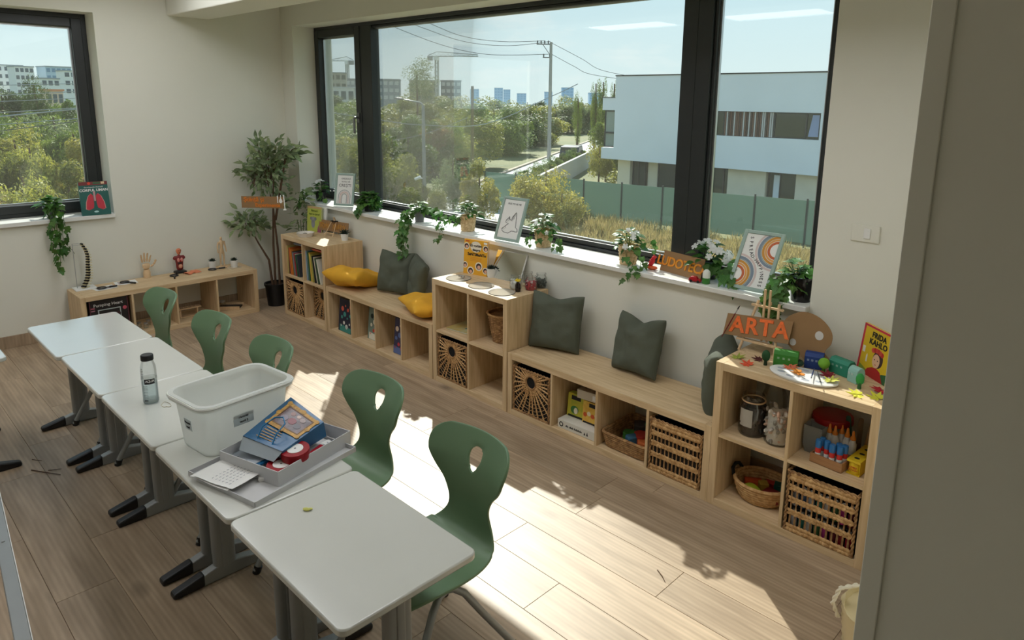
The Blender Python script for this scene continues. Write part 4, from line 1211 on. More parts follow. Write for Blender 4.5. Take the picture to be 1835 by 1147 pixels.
standing_book('white book half hidden behind the green one on the book shelf', (0.135, -0.068, 0.77), 0.19, 0.08, 0.20, 0.238, 0.010, (226, 226, 220))
# yellow book about feelings
YC = mat('amber_book_cover', (232, 170, 44), 0.4, var=0.03)
t = standing_book('amber book with round cartoon heads standing on the mirror shelf', (2.395, -0.10, 0.77), 0.20, 0.07, 0.212, 0.255, 0.016, YC)
IK = colm((40, 30, 28))
pr(t, disc(0.050, 24, 0.0, 0.205, 0.040), (236, 226, 206))
text('Să vorbim', 0.027, t, (0.0, -0.0034, 0.213), UPR, IK, bold=0.0004); text('despre', 0.025, t, (0.005, -0.0034, 0.182), UPR, IK, bold=0.0004); text('SeNTiMeNTe', 0.029, t, (0.010, -0.0034, 0.148), UPR, IK, bold=0.0008)
for (x, z, r_) in ((-0.084, 0.205, 0.021), (0.088, 0.200, 0.021), (-0.092, 0.065, 0.019), (0.032, 0.065, 0.026), (-0.040, 0.026, 0.024), (0.092, 0.040, 0.020)):
    cl = lambda q: [(min(0.105, max(-0.105, a)), max(0.001, e)) for a, e in q]
    pr(t, cl(disc(r_ * 1.25, 18, x, z)), (238, 228, 208)); pr(t, cl(disc(r_ * 0.9, 16, x, z)), (60, 34, 30), 2); pr(t, cl(disc(r_ * 0.55, 14, x + 0.002, z - r_ * 0.22)), (226, 176, 150), 3)
for k in range(4): pr(t, [(-0.05, 0.125 - k * 0.008), (0.055, 0.125 - k * 0.008), (0.055, 0.127 - k * 0.008), (-0.05, 0.127 - k * 0.008)], (206, 120, 30))
pr(t, [(-0.095, 0.238), (-0.06, 0.238), (-0.06, 0.246), (-0.095, 0.246)], (200, 60, 40)); pr(t, [(0.07, 0.232), (0.1, 0.232), (0.1, 0.246), (0.07, 0.246)], (240, 240, 236))
# book with lungs on the small window sill
t = standing_book('teal anatomy book with red lungs on the small window sill', (-0.605, -1.725, S), PI / 2 - 0.06, 0.15, 0.215, 0.285, 0.03, mat('teal_book_cover', (24, 92, 84), 0.35, var=0.1, scale=12))
pr(t, [(-0.105, 0.255), (0.106, 0.255), (0.106, 0.284), (-0.105, 0.284)], (120, 44, 44)); pr(t, [(0.0, 0.262), (0.055, 0.262), (0.055, 0.280), (0.0, 0.280)], (60, 96, 60), 2); pr(t, [(0.06, 0.262), (0.085, 0.262), (0.085, 0.282), (0.06, 0.282)], (226, 200, 160), 2); pr(t, disc(0.012, 10, -0.03, 0.270), (226, 70, 40), 2)
text('Enciclopedie ilustrată', 0.016, t, (0, -0.0032, 0.238), UPR, M_WHITE_INK, shear=0.2); text('CORPUL UMAN', 0.030, t, (0, -0.0032, 0.212), UPR, M_WHITE_INK, bold=0.0008)
for sx in (-1, 1):
    lung = [(sx * a, e) for a, e in ((0.010, 0.165), (0.024, 0.185), (0.045, 0.165), (0.064, 0.11), (0.070, 0.055), (0.05, 0.045), (0.016, 0.062), (0.010, 0.10))]
    if sx < 0: lung.reverse()
    pr(t, [(a * 1.08, e) for a, e in lung], (210, 160, 150)); pr(t, lung, (196, 50, 66), 2)
pr(t, [(-0.006, 0.12), (0.006, 0.12), (0.008, 0.20), (-0.008, 0.20)], (190, 150, 150), 2); pr(t, disc(0.018, 12, 0, 0.03, 0.008), (180, 220, 220), 2)
# portrait book on the art shelf
t = standing_book('yellow book with a red spine and a flower-crowned portrait, standing on the art shelf', (5.115, -0.055, 0.77), -0.665, 0.10, 0.215, 0.235, 0.012, mat('yellow_book_cover_2', (226, 190, 40), 0.4, var=0.03))
pr(t, [(-0.107, 0), (-0.094, 0), (-0.094, 0.235), (-0.107, 0.235)], (206, 44, 70)); pr(t, [(-0.107, 0.225), (0.107, 0.225), (0.107, 0.235), (-0.107, 0.235)], (206, 44, 70))
text('FRIDA', 0.036, t, (0.012, -0.0034, 0.197), UPR, M_INK, bold=0.0012, space=1.06); text('KAHLO', 0.037, t, (0.014, -0.0034, 0.163), UPR, M_INK, bold=0.0012, space=1.06)
pr(t, disc(0.036, 18, 0.03, 0.095, 0.04), (70, 44, 40)); pr(t, disc(0.026, 18, 0.02, 0.085, 0.033), (232, 186, 150), 2)
for k in range(6): pr(t, disc(0.012, 9, -0.012 + k * 0.013, 0.128 + 0.006 * math.sin(k * 0.7)), (206, 50, 44) if k % 2 else (226, 90, 70), 3)
for sx in (-1, 1): pr(t, disc(0.003, 8, 0.02 + sx * 0.011, 0.09), (40, 28, 26), 3)
pr(t, disc(0.005, 8, 0.02, 0.068, 0.002), (190, 60, 56), 3)
pr(t, [(-0.05, 0.0), (0.09, 0.0), (0.06, 0.045), (0.03, 0.055), (0.0, 0.05), (-0.03, 0.035)], (180, 40, 40), 2)
pr(t, [(-0.094, 0), (-0.03, 0), (-0.02, 0.02), (-0.094, 0.04)], (130, 150, 50), 1); pr(t, [(0.05, 0), (0.107, 0), (0.107, 0.05), (0.07, 0.04)], (50, 100, 60), 1)
pr(t, [(-0.088, 0.10), (-0.07, 0.10), (-0.07, 0.13), (-0.088, 0.13)], (232, 228, 216), 1); pr(t, [(-0.055, 0.06), (-0.045, 0.06), (-0.045, 0.09), (-0.05, 0.10), (-0.055, 0.09)], (232, 228, 216), 1)
# books under the yellow cushions
for i, (nm, c, k, H, cols) in enumerate((('night blue picture book with white shapes', (22, 30, 54), 0, 0.285, ((226, 226, 220), (60, 140, 130), (206, 90, 70))),
                                   ('book with a red and white figure', (120, 140, 130), 1, 0.275, ((206, 60, 44), (230, 226, 210), (30, 50, 44))), ('dark purple picture book', (48, 44, 76), 2, 0.285, ((196, 60, 70), (90, 110, 160), (226, 200, 180))))):
    xc = (0.99, 1.35, 1.765)[k]; yb = (-0.345, -0.285, -0.33)[k]
    t = standing_book(nm + ' leaning in the low bench cubby', (xc, yb, 0.041), 0.0, 0.10, (0.215, 0.21, 0.175)[k], H, 0.012, c)
    for q, cc in enumerate(cols):
        for j in range(4): pr(t, disc(0.010 + 0.006 * ((j + q) % 3), 7, -0.066 + 0.042 * j + 0.006 * q, 0.05 + 0.075 * q + 0.03 * (j % 2)), cc, 1 + q)
    pr(t, [(-0.086, 0.002), (0.086, 0.002), (0.086, 0.045), (-0.086, 0.06)], cols[1])
t = thing('wooden_board', 'tall rounded wooden board standing in the last cubby of the low bench', 'board', (cell1(XB, 3) + 0.235, -0.12, 0.041), (0, 0.12, 0))
b = MB(); b.prism([(y_, z) for y_, z in rrect(0.25, 0.28, 0.09, 6, 0, 0.14)], 0, 0.012); b.v = [(v[2], v[0], v[1]) for v in b.v]
part('board', b, M_PINE, t, bevel=0.002)

# ================================================================== small pots
def succulent(label, loc, r=0.030, h=0.055, n=22, spiky=1.0, group=None):
    t = thing('succulent', label, 'potted plant', loc, 0, group)
    b = MB(); b.lathe([(r * 0.78, 0), (r, h), (r * 0.92, h), (r * 0.9, h * 0.85)], 22); part('pot', b, M_WHITE, t, smooth=True)
    b = MB(); b.prism(disc(r * 0.88, 16), h * 0.8, h * 0.88); part('soil', b, M_SOIL, t)
    b = MB()
    for k in range(n):
        a = k * 2.4; e = 0.15 + 1.3 * k / n
        d = Vector((math.cos(a) * math.cos(e), math.sin(a) * math.cos(e), math.sin(e)))
        L = (0.042 - 0.012 * k / n) * spiky; s_ = Vector((-math.sin(a), math.cos(a), 0)); c = Vector((0, 0, h * 0.9))
        up = d.cross(s_) * -1
        b.add([c, c + d * L * 0.55 + s_ * 0.008 + up * 0.002, c + d * L * 1.1, c + d * L * 0.55 - s_ * 0.008 + up * 0.002, c + d * L * 0.5 - up * 0.007], [(0, 1, 2, 3), (0, 4, 1), (1, 4, 2), (2, 4, 3), (3, 4, 0)])
    part('rosette', b, M_SUCC, t)
    return t
succulent('dark succulent in a white pot by the mirror', (2.525, -0.060, 0.77), 0.034, 0.066)
succulent('spiky dark succulent in a white pot on the book shelf corner', (0.655, -0.11, 0.77), 0.036, 0.062, 20, 1.5)
succulent('dark succulent in a white pot left of the jointed figure', (-0.54, -0.825, 0.42), 0.036, 0.07)
succulent('dark succulent in a white pot right of the jointed figure', (-0.44, -0.66, 0.42), 0.036, 0.07)

# ================================================================== mirror shelf top
t = thing('tilted_mirror', 'rectangular mirror leaning on the wall behind the succulent', 'mirror', (2.655, -0.055, 0.77), (-0.42, 0, 0.06))
part('mirror_frame', MB().box(-0.14, 0.14, 0.0, 0.012, 0, 0.21), M_WHITE, t, bevel=0.002)
part('mirror_glass', MB().box(-0.137, 0.137, -0.0015, -0.0002, 0.003, 0.207), mat('silvered_glass', (235, 238, 238), 0.02, metal=1.0), t)
M_ACR = clear_mat('clear_acrylic', (250, 250, 248), gloss=0.03, rough=0.15, haze=0.30, hazecol=(248, 246, 238))
for i, (x, y_, lb) in enumerate(((2.395, -0.255, 'round clear disc on the mirror shelf, in front of the amber book'), (2.655, -0.275, 'round clear disc in the middle of the mirror shelf top'), (2.875, -0.290, 'round clear disc nearest to the jars'))):
    t = thing('clear_disc', lb, 'disc', (x, y_, 0.7705), 0, 'clear acrylic discs')
    b = MB(); b.prism(disc(0.088, 36), 0, 0.003); part('disc', b, M_ACR, t)
    b = MB(); b.tube([(0.089 * math.cos(a * PI / 20), 0.089 * math.sin(a * PI / 20), 0.0018) for a in range(40)], 0.0018, 5, closed=True); part('edge_ring', b, mat('dark_disc_edge', (70, 66, 60), 0.4), t)
t = thing('bead_necklace', 'small heap of silver beads on the first clear disc', 'beads', (2.41, -0.235, 0.7745))
b = MB()
for k in range(16): b.ell((0.028 * math.cos(k * 1.3) * (k % 5) / 4, 0.022 * math.sin(k * 1.3) * (k % 4) / 3, 0.006 + 0.005 * (k % 2)), 0.006, 0.006, 0.006, 8, 5)
part('beads', b, mat('silver_bead', (190, 182, 170), 0.25, metal=0.6), t, smooth=True)
def jar(label, loc, r, h, fill, fh, lid=None, neck=0.8, group=None, label_card=None, bits=40, seed=1):
    t = thing('glass_jar', label, 'jar', loc, 0, group)
    b = MB(); b.lathe([(r * 0.90, 0.0), (r, h * 0.06), (r, h * 0.70), (r * neck, h * 0.82), (r * neck, h * 0.90), (r * neck * 1.10, h * 0.92), (r * neck * 1.10, h)], 28)
    b.f = [f for f in b.f if len(f) == 4] + [tuple(reversed(range(28)))]; b.m = [0] * len(b.f)
    part('glass', b, M_CLEAR, t, smooth=True)
    if lid:
        b = MB(); b.lathe([(r * neck * 1.16, h * 0.93), (r * neck * 1.16, h * 1.04), (r * neck * 1.0, h * 1.05)], 24); part('lid', b, lid, t, smooth=True)
    rr = random.Random(seed)
    if fill:
        b = MB(); cols = fill if isinstance(fill, list) else [fill]
        for k in range(bits):
            a = rr.uniform(0, 6.28); q = math.sqrt(rr.uniform(0.45, 1)) * r * 0.86; b.mi = k % len(cols)
            s_ = r * rr.uniform(0.16, 0.26)
            b.ell((0, 0, 0), s_, s_ * 0.8, s_ * 0.55, 7, 4, T(q * math.cos(a), q * math.sin(a), h * 0.05 + rr.uniform(0, fh - 0.05) * h + 0.004, rr.uniform(0, 3), rr.uniform(0, 3), a))
        b.mi = 0; b.lathe([(r * 0.78, h * 0.03), (r * 0.80, h * 0.06), (r * 0.80, h * (fh - 0.06)), (0.001, h * (fh - 0.02))], 20)
        o = part('filling', b, cols, t, smooth=True); o['kind'] = 'stuff'
    return t
jar('small glass jar of white beads on the mirror shelf corner', (2.865, -0.150, 0.77), 0.042, 0.092, [colm((226, 224, 216)), colm((206, 202, 196))], 0.55, seed=2)
jar('small glass jar of red and pink beads on the mirror shelf corner', (2.955, -0.095, 0.77), 0.042, 0.095, [colm((190, 60, 70)), colm((226, 200, 200)), colm((130, 40, 60))], 0.62, seed=3)
jar('small glass jar of dark beads nearest the wall on the mirror shelf', (2.965, -0.005, 0.77), 0.040, 0.10, [colm((60, 66, 60)), colm((110, 116, 108))], 0.6, seed=4)
jar('empty small glass jar behind the other bead jars', (2.87, -0.040, 0.77), 0.040, 0.098, None, 0.5)
t = thing('small_bottle', 'little dark bottle with a yellow flower among the bead jars', 'bottle', (2.930, -0.195, 0.77))
b = MB(); b.lathe([(0.017, 0), (0.019, 0.01), (0.019, 0.045), (0.010, 0.06), (0.010, 0.066)], 14); part('bottle_body', b, mat('dark_brown_glass', (30, 18, 12), 0.12), t, smooth=True)
b = MB()
for k in range(7): b.ell((0.012 * math.cos(k * 0.9), 0.012 * math.sin(k * 0.9), 0.075 + 0.006 * (k % 2)), 0.009, 0.009, 0.006, 7, 4)
part('flower_head', b, colm((236, 206, 40)), t, smooth=True)
# white octagonal tray on the book shelf
t = thing('octagonal_tray', 'white octagonal tray with a stone in it on the book shelf', 'tray', (0.255, -0.275, 0.77), 0.39)
b = MB(); b.lathe([(0.066, 0), (0.082, 0.038), (0.076, 0.038), (0.062, 0.010), (0.001, 0.009)], 8); part('tray_body', b, mat('white_plaster', (222, 214, 204), 0.8), t)
b = MB(); b.ell((0, -0.005, 0.022), 0.026, 0.02, 0.012, 10, 6); part('stone', b, colm((150, 140, 128), 0.8), t, smooth=True)

# ================================================================== art shelf top
ZT = 0.77
t = thing('wooden_easel', 'small pine easel carrying the cardboard art sign', 'easel', (4.60, -0.06, ZT))
for sx in (-1, 1):
    b = MB(); b.tube([(sx * 0.095, -0.10, 0), (sx * 0.055, 0.0, 0.255)], 0.0075, 8); part('leg', b, M_PINE, t, smooth=True)
b = MB(); b.tube([(0, 0.075, 0), (0, 0.02, 0.25)], 0.007, 8); part('rear_leg', b, M_PINE, t, smooth=True)
part('ledge', MB().box(-0.12, 0.12, -0.088, -0.060, 0.050, 0.060), M_PINE, t, bevel=0.001)
part('upper_bar', MB().box(-0.085, 0.085, -0.018, -0.006, 0.225, 0.236), M_PINE, t, bevel=0.001)
b = MB()
for x in (-0.018, 0.010): b.box(x, x + 0.010, -0.028, -0.018, 0.05, 0.325)
part('mast', b, M_PINE, t, bevel=0.001)
t = thing('cardboard_sign', 'long cardboard sign lettered arta in orange on the pine easel', 'sign', (4.566, -0.148, 0.830), (-0.36, 0, 0.0))
b = MB(); b.add([(-0.160, -0.004, 0.0), (0.185, -0.004, 0.03), (0.185, -0.004, 0.145), (-0.160, -0.004, 0.112), (-0.160, 0, 0.0), (0.185, 0, 0.03), (0.185, 0, 0.145), (-0.160, 0, 0.112)], [(0, 1, 2, 3), (7, 6, 5, 4), (0, 4, 5, 1), (1, 5, 6, 2), (2, 6, 7, 3), (3, 7, 4, 0)])
part('card', b, M_CARD, t)
text('ARTA', 0.115, t, (0.022, -0.006, 0.073), (PI / 2, -0.10, 0), M_ORANGE_A, ext=0.002, bold=0.003, space=1.08)
t = thing('paint_brush', 'thin dark red brush stuck on the left end of the cardboard art sign', 'brush', (4.405, -0.160, 0.815), (-0.10, 0.40, 0))
b = MB(); b.tube([(0, 0, 0), (0, 0, 0.10), (0, 0, 0.155)], [0.0022, 0.0036, 0.0028], 8); part('handle', b, colm((110, 20, 24), 0.3), t, smooth=True)
b = MB(); b.tube([(0, 0, 0.155), (0, 0, 0.178)], 0.0030, 8); part('ferrule', b, M_ALU, t, smooth=True)
b = MB(); b.tube([(0, 0, 0.178), (0, 0, 0.19), (0.002, 0, 0.203)], [0.003, 0.0034, 0.0006], 8); part('bristles', b, M_INK, t, smooth=True)
t = thing('cardboard_palette', 'big cardboard painter palette with two white spots behind the green house', 'palette', (4.835, -0.115, ZT), (-0.16, 0, 0.03))
pp = [(-0.02, 0.03), (-0.075, 0.06), (-0.125, 0.11), (-0.14, 0.165), (-0.115, 0.215), (-0.06, 0.25), (0.0, 0.252), (0.06, 0.225), (0.10, 0.18), (0.105, 0.13), (0.085, 0.095), (0.083, 0.075), (0.105, 0.055), (0.11, 0.025), (0.085, 0.0), (0.03, 0.004)]
def smoothpoly(p, k=4):
    o = []
    n = len(p)
    for i in range(n):
        a, b_, c, d = [Vector(p[(i + j) % n]) for j in (-1, 0, 1, 2)]
        for s_ in range(k):
            f = s_ / k
            q = b_ + 0.5 * f * (c - a + f * (2 * a - 5 * b_ + 4 * c - d + f * (3 * (b_ - c) + d - a)))
            o.append((q.x, q.y))
    return o
part('card', flat(smoothpoly(pp)[::-1], -0.005, 0), M_CARD, t)
for (x, z, r_) in ((0.045, 0.155, 0.020), (-0.075, 0.095, 0.016)): part('paint_spot', flat(disc(r_, 16, x, z, r_ * 1.1), -0.0062, -0.0048), colm((206, 202, 196), 0.7), t)
# clay village
def toy_house(label, loc, rz, w_, d, h, c, kind=0):
    t = thing('toy_house', label, 'toy house', loc, rz)
    b = MB()
    if kind == 0: p = [(-d / 2, 0), (d / 2, 0), (d / 2, h * 0.78), (d * 0.28, h), (-d * 0.28, h), (-d / 2, h * 0.78)]
    else: p = [(-d / 2, 0), (d / 2, 0), (d / 2, h * 0.6)] + [(d / 2 * math.cos(k * PI / 8), h * 0.6 + h * 0.4 * math.sin(k * PI / 8)) for k in range(1, 8)] + [(-d / 2, h * 0.6)]
    b.prism(p, -w_ / 2, w_ / 2); b.v = [(v[2], v[0], v[1]) for v in b.v]
    part('house_body', b, colm(c, 0.6), t, bevel=0.003)
    k2 = tuple(min(255, int(x * 0.45 + 120)) for x in c)
    n = 3 if w_ > 0.07 else 2
    for k in range(n):
        x = -w_ * 0.30 + k * (w_ * 0.3 / max(1, n - 1) if kind else w_ * 0.22)
        part('window', MB().box(x - 0.005, x + 0.005, -d / 2 - 0.0015, -d / 2 + 0.001, h * 0.50, h * 0.62), colm(k2), t)
    return t
toy_house('bright green clay house behind the round palette', (4.775, -0.205, ZT), 0.30, 0.112, 0.055, 0.080, (52, 128, 36))
toy_house('deep blue clay house between the green and teal ones', (4.880, -0.125, ZT), 0.25, 0.085, 0.055, 0.078, (26, 58, 124))
toy_house('teal clay house beside the portrait book', (5.005, -0.110, ZT), -0.30, 0.105, 0.055, 0.075, (40, 132, 106))
toy_house('pale mint arched clay house in front of the portrait book', (5.088, -0.165, ZT), -0.45, 0.055, 0.05, 0.075, (150, 196, 184), 1)
def toy_tree(label, loc, c, r, h, flatn=1.0):
    t = thing('toy_tree', label, 'toy tree', loc, 0.4)
    b = MB(); b.lathe([(0.009, 0), (0.007, h * 0.45)], 10); part('trunk', b, colm(tuple(int(x * 0.6) for x in c)), t, smooth=True)
    b = MB(); b.ell((0, 0, h * 0.62), r, r * flatn, h * 0.38, 12, 8); part('crown', b, colm(c, 0.7), t, smooth=True)
toy_tree('dark green clay tree left of the green house', (4.700, -0.265, ZT), (24, 74, 36), 0.020, 0.078, 0.6)
toy_tree('low dark bush between the green and blue clay houses', (4.832, -0.190, ZT), (26, 56, 34), 0.023, 0.045)
toy_tree('tiny green clay tree behind the blue house', (4.860, -0.060, ZT), (60, 110, 40), 0.018, 0.105)
toy_tree('light green clay tree between the blue and teal houses', (4.935, -0.150, ZT), (120, 176, 50), 0.027, 0.070)
toy_tree('emerald green clay tree in front of the mint house', (5.128, -0.235, ZT), (46, 150, 70), 0.018, 0.074, 0.5)
# little grey-green bits by the easel
t = thing('toy_rock', 'small dark green pebble under the easel', 'toy', (4.665, -0.055, ZT)); b = MB(); b.ell((0, 0, 0.012), 0.016, 0.014, 0.012); part('pebble', b, colm((30, 60, 40), 0.8), t, smooth=True)
# round white palette
t = thing('round_palette', 'round white paint palette with grey wells lying at the shelf edge', 'palette', (4.895, -0.285, ZT), 0.0)
b = MB(); b.lathe([(0.15, 0), (0.158, 0.006), (0.158, 0.012), (0.150, 0.014), (0.001, 0.012)], 40, sy=0.58); part('palette_plate', b, M_WHITE, t, smooth=True)
for k in range(9):
    a = k * 0.66 + 0.4
    b = MB(); b.prism(disc(0.020, 14, 0.108 * math.cos(a), 0.060 * math.sin(a), 0.011), 0.0118, 0.0140); part('paint_well', b, colm((176, 180, 190), 0.4), t)
for i, (lc, a, c) in enumerate((((4.93, -0.265, 0.797), 0.9, (40, 60, 110)), ((4.965, -0.285, 0.797), 1.05, (30, 30, 34)))):
    t = thing('paint_brush', ('thin blue brush' if i == 0 else 'thin black brush') + ' lying across the round white palette', 'brush', lc, (0, PI / 2 - 0.05, a - PI / 2 - 0.6))
    b = MB(); b.tube([(0, 0, -0.07), (0, 0, 0.02), (0, 0, 0.06)], [0.0015, 0.0032, 0.0024], 7); part('handle', b, colm(c, 0.3), t, smooth=True)
    b = MB(); b.tube([(0, 0, 0.06), (0, 0, 0.075)], 0.0026, 7); part('ferrule', b, M_ALU, t)
    b = MB(); b.tube([(0, 0, 0.075), (0, 0, 0.092)], [0.0028, 0.0005], 7); part('bristles', b, M_DARK, t)
# felt maple leaves
def maple_mesh():
    b = MB(); o = []
    tips = [(-90, .20), (-50, .62), (-5, .85), (40, 1.0), (90, 1.1), (140, 1.0), (185, .85), (230, .62)]
    n = len(tips)
    for i, (a, r_) in enumerate(tips):
        a1 = math.radians(a); o.append((r_ * math.cos(a1), r_ * math.sin(a1)))
        a2 = math.radians((a + (tips[(i + 1) % n][0] + (360 if i == n - 1 else 0))) / 2); o.append((0.46 * math.cos(a2), 0.46 * math.sin(a2)))
    vs = [(0, 0, 0.02)] + [(x, y_, 0.10 * math.sin(3 * x) + 0.16 * (x * x + y_ * y_)) for x, y_ in o] 
    b.add(vs + [(x, y_, z - 0.03) for x, y_, z in vs], [(0, 1 + i, 1 + (i + 1) % len(o)) for i in range(len(o))] + [(len(vs), len(vs) + 1 + (i + 1) % len(o), len(vs) + 1 + i) for i in range(len(o))] +
          [(1 + (i + 1) % len(o), 1 + i, len(vs) + 1 + i, len(vs) + 1 + (i + 1) % len(o)) for i in range(len(o))])
    return b
MP = maple_mesh()
for (x, y_, z, a, s_, c, lb) in ((4.560, -0.275, 0.771, 0.3, 0.045, (150, 160, 60), 'olive felt leaf at the left end of the art shelf'), (4.640, -0.325, 0.771, 1.2, 0.042, (214, 84, 50), 'orange-red felt leaf near the left front edge of the art shelf'),
                                (4.648, -0.225, 0.771, 2.0, 0.036, (90, 40, 36), 'brown felt leaf beside the dark green clay tree'), (4.820, -0.250, 0.785, 0.5, 0.045, (214, 112, 80), 'salmon felt leaf on the round palette'),
                                (4.875, -0.285, 0.785, 2.6, 0.045, (224, 142, 50), 'amber felt leaf in the middle of the round palette'), (4.985, -0.215, 0.784, 1.4, 0.045, (120, 24, 34), 'dark red felt leaf at the back of the round palette'),
                                (5.022, -0.285, 0.790, 0.2, 0.045, (214, 214, 96), 'lime felt leaf over the right end of the round palette'), (5.150, -0.315, 0.771, 2.2, 0.048, (226, 222, 70), 'yellow felt leaf on the sunny front of the art shelf'),
                                (5.222, -0.285, 0.771, 0.9, 0.048, (212, 208, 60), 'yellow-olive felt leaf at the right front of the art shelf'), (5.205, -0.195, 0.771, 2.9, 0.048, (180, 30, 44), 'crimson felt leaf before the portrait book')):
    t = thing('felt_leaf', lb, 'leaf', (x, y_, z + 0.001), (0.05, -0.04, a), 'felt maple leaves')
    b = MB(); b.add([(v[0] * s_, v[1] * s_, v[2] * s_ + 0.0015) for v in MP.v], MP.f); part('leaf_blade', b, colm(c, 0.9), t)
    b = MB(); b.tube([(0, 0.9 * s_, 0.006), (0, -0.45 * s_, 0.002)], 0.0012, 4); part('leaf_stalk', b, colm(tuple(int(q * 0.7) for q in c), 0.9), t)

# ================================================================== art shelf cubbies
ZC = 0.394
t = jar('big glass jar of dark coffee beans with a paper label in the art shelf', (4.655, -0.255, ZC), 0.068, 0.205, [mat('dark_bean', (36, 24, 18), 0.5), mat('bean_brown', (62, 40, 28), 0.5)], 0.80, None, 0.78, bits=90, seed=6)
b = MB()
lab = [( -0.5 + k * 0.125) for k in range(9)]
vs = [(0.0695 * math.sin(a - 0.1), -0.0695 * math.cos(a - 0.1), z) for z in (0.055, 0.145) for a in lab]
b.add(vs, [(i, i + 1, 10 + i, 9 + i) for i in range(8)]); part('paper_label', b, colm((176, 170, 158), 0.9), t)
part('jar_ring', (lambda q: (q.tube([(0.056 * math.cos(a * PI / 14), 0.056 * math.sin(a * PI / 14), 0.178) for a in range(28)], 0.004, 6, closed=True), q)[1])(MB()), M_PINE, t, smooth=True)
jar('big glass jar filled with sea shells in the art shelf', (4.790, -0.255, ZC), 0.068, 0.195, [colm((214, 206, 192)), colm((190, 180, 168)), colm((222, 184, 160)), colm((160, 152, 140))], 0.86, None, 0.74, bits=110, seed=8)
jar('tall empty glass jar at the back of the art shelf', (4.690, -0.095, ZC), 0.062, 0.235, None, 0.4, None, 0.8)
jar('dark-filled glass jar at the back behind the shells', (4.835, -0.10, ZC), 0.055, 0.20, [colm((40, 34, 40))], 0.5, colm((50, 44, 48)), 0.85, bits=40, seed=9)
t = thing('storage_tub', 'round tub with a dark red lid at the back of the art shelf', 'tub', (4.985, -0.10, ZC))
b = MB(); b.lathe([(0.075, 0), (0.085, 0.13), (0.08, 0.13)], 28); part('tub_body', b, clear_mat('frosted_tub', (230, 230, 230), haze=0.4), t, smooth=True)
b = MB(); b.lathe([(0.092, 0.128), (0.094, 0.135), (0.092, 0.158), (0.080, 0.162)], 28); part('lid', b, colm((150, 18, 22), 0.35), t, smooth=True)
t = thing('tray_stack', 'stack of clear square plastic trays left of the glue bottles', 'stack of trays', (4.955, -0.215, ZC))
b = MB(); M_TR = clear_mat('clear_tray', (225, 228, 228), haze=0.3)
for k in range(9):
    s0_, s1_ = 0.034, 0.044; z = k * 0.011
    b.add([(-s0_, -s0_, z), (s0_, -s0_, z), (s0_, s0_, z), (-s0_, s0_, z), (-s1_, -s1_, z + 0.05), (s1_, -s1_, z + 0.05), (s1_, s1_, z + 0.05), (-s1_, s1_, z + 0.05)], [(0, 3, 2, 1), (0, 1, 5, 4), (1, 2, 6, 5), (2, 3, 7, 6), (3, 0, 4, 7)])
part('trays', b, M_TR, t)
t = thing('wooden_crate', 'small open wooden box full of glue sticks', 'box', (5.058, -0.275, ZC), -0.10)
M_BOXW = wood('warm_wood_box', (150, 104, 66), (178, 132, 90), (1.2, 14, 14))
for (x0, x1, y0, y1) in ((-0.075, 0.075, -0.06, -0.054), (-0.075, 0.075, 0.054, 0.06), (-0.075, -0.069, -0.054, 0.054), (0.069, 0.075, -0.054, 0.054)): part('side_board', MB().box(x0, x1, y0, y1, 0, 0.044), M_BOXW, t)
part('bottom_board', MB().box(-0.075, 0.075, -0.06, 0.06, 0, 0.004), M_BOXW, t)
M_BLU = colm((40, 110, 170), 0.35); M_RED = colm((206, 44, 40), 0.4)
for i, (dx, dy) in enumerate(((-0.052, -0.036), (-0.018, -0.022), (0.012, -0.040), (0.044, -0.034), (0.030, -0.008), (0.056, -0.006), (-0.045, -0.004))):
    t = thing('glue_stick', 'glue stick with a blue cap and red label in the small wooden box', 'glue stick', (5.058 + dx, -0.275 + dy, ZC + 0.0045), 0.1 * i, 'glue sticks in the wooden box')
    b = MB(); b.lathe([(0.0125, 0), (0.0125, 0.046)], 14); part('base', b, M_WHITE, t, smooth=True)
    b = MB(); b.lathe([(0.0128, 0.046), (0.0128, 0.070)], 14); part('label', b, M_RED, t, smooth=True)
    b = MB(); b.lathe([(0.0140, 0.070), (0.0140, 0.104), (0.0125, 0.107)], 14); part('cap', b, M_BLU, t, smooth=True)
for i, (dx, dy) in enumerate(((-0.045, 0.045), (-0.018, 0.040), (0.0, 0.075), (0.032, 0.058), (0.062, 0.044))):
    t = thing('glue_bottle', 'white glue bottle with an orange pointed cap behind the glue sticks', 'glue bottle', (5.052 + dx, -0.262 + dy + 0.028, ZC), 0, 'white glue bottles')
    b = MB(); b.lathe([(0.017, 0), (0.018, 0.01), (0.018, 0.085), (0.012, 0.10), (0.012, 0.106)], 16); part('bottle_body', b, M_WHITE, t, smooth=True)
    b = MB(); b.lathe([(0.0125, 0.106), (0.012, 0.116), (0.008, 0.122), (0.005, 0.146), (0.002, 0.15)], 14); part('cap', b, colm((236, 140, 40), 0.4), t, smooth=True)
t = thing('modelling_clay_box', 'long yellow box of modelling clay tubs in the art shelf', 'box', (5.172, -0.21, ZC), -0.06)
YB = mat('yellow_carton', (232, 200, 40), 0.5, var=0.04)
part('carton', MB().box(-0.030, 0.030, -0.105, 0.125, 0.058, 0.068), YB, t)
part('carton_side', MB().box(0.028, 0.030, -0.105, 0.125, 0.0, 0.058), YB, t); part('carton_floor', MB().box(-0.030, 0.030, -0.105, 0.125, 0.0, 0.002), YB, t)
for k in range(4):
    b = MB(); b.lathe([(0.025, 0.003), (0.027, 0.012), (0.027, 0.045), (0.025, 0.056)], 20, (0, -0.108 + k * 0.058 + 0.03, 0)); part('clay_tub', b, YB, t, smooth=True)
    b = MB(); b.prism(disc(0.012, 12, 0.0, -0.07 + k * 0.055, 0.009), 0.068, 0.0688); part('printed_dot', b, M_INK, t)
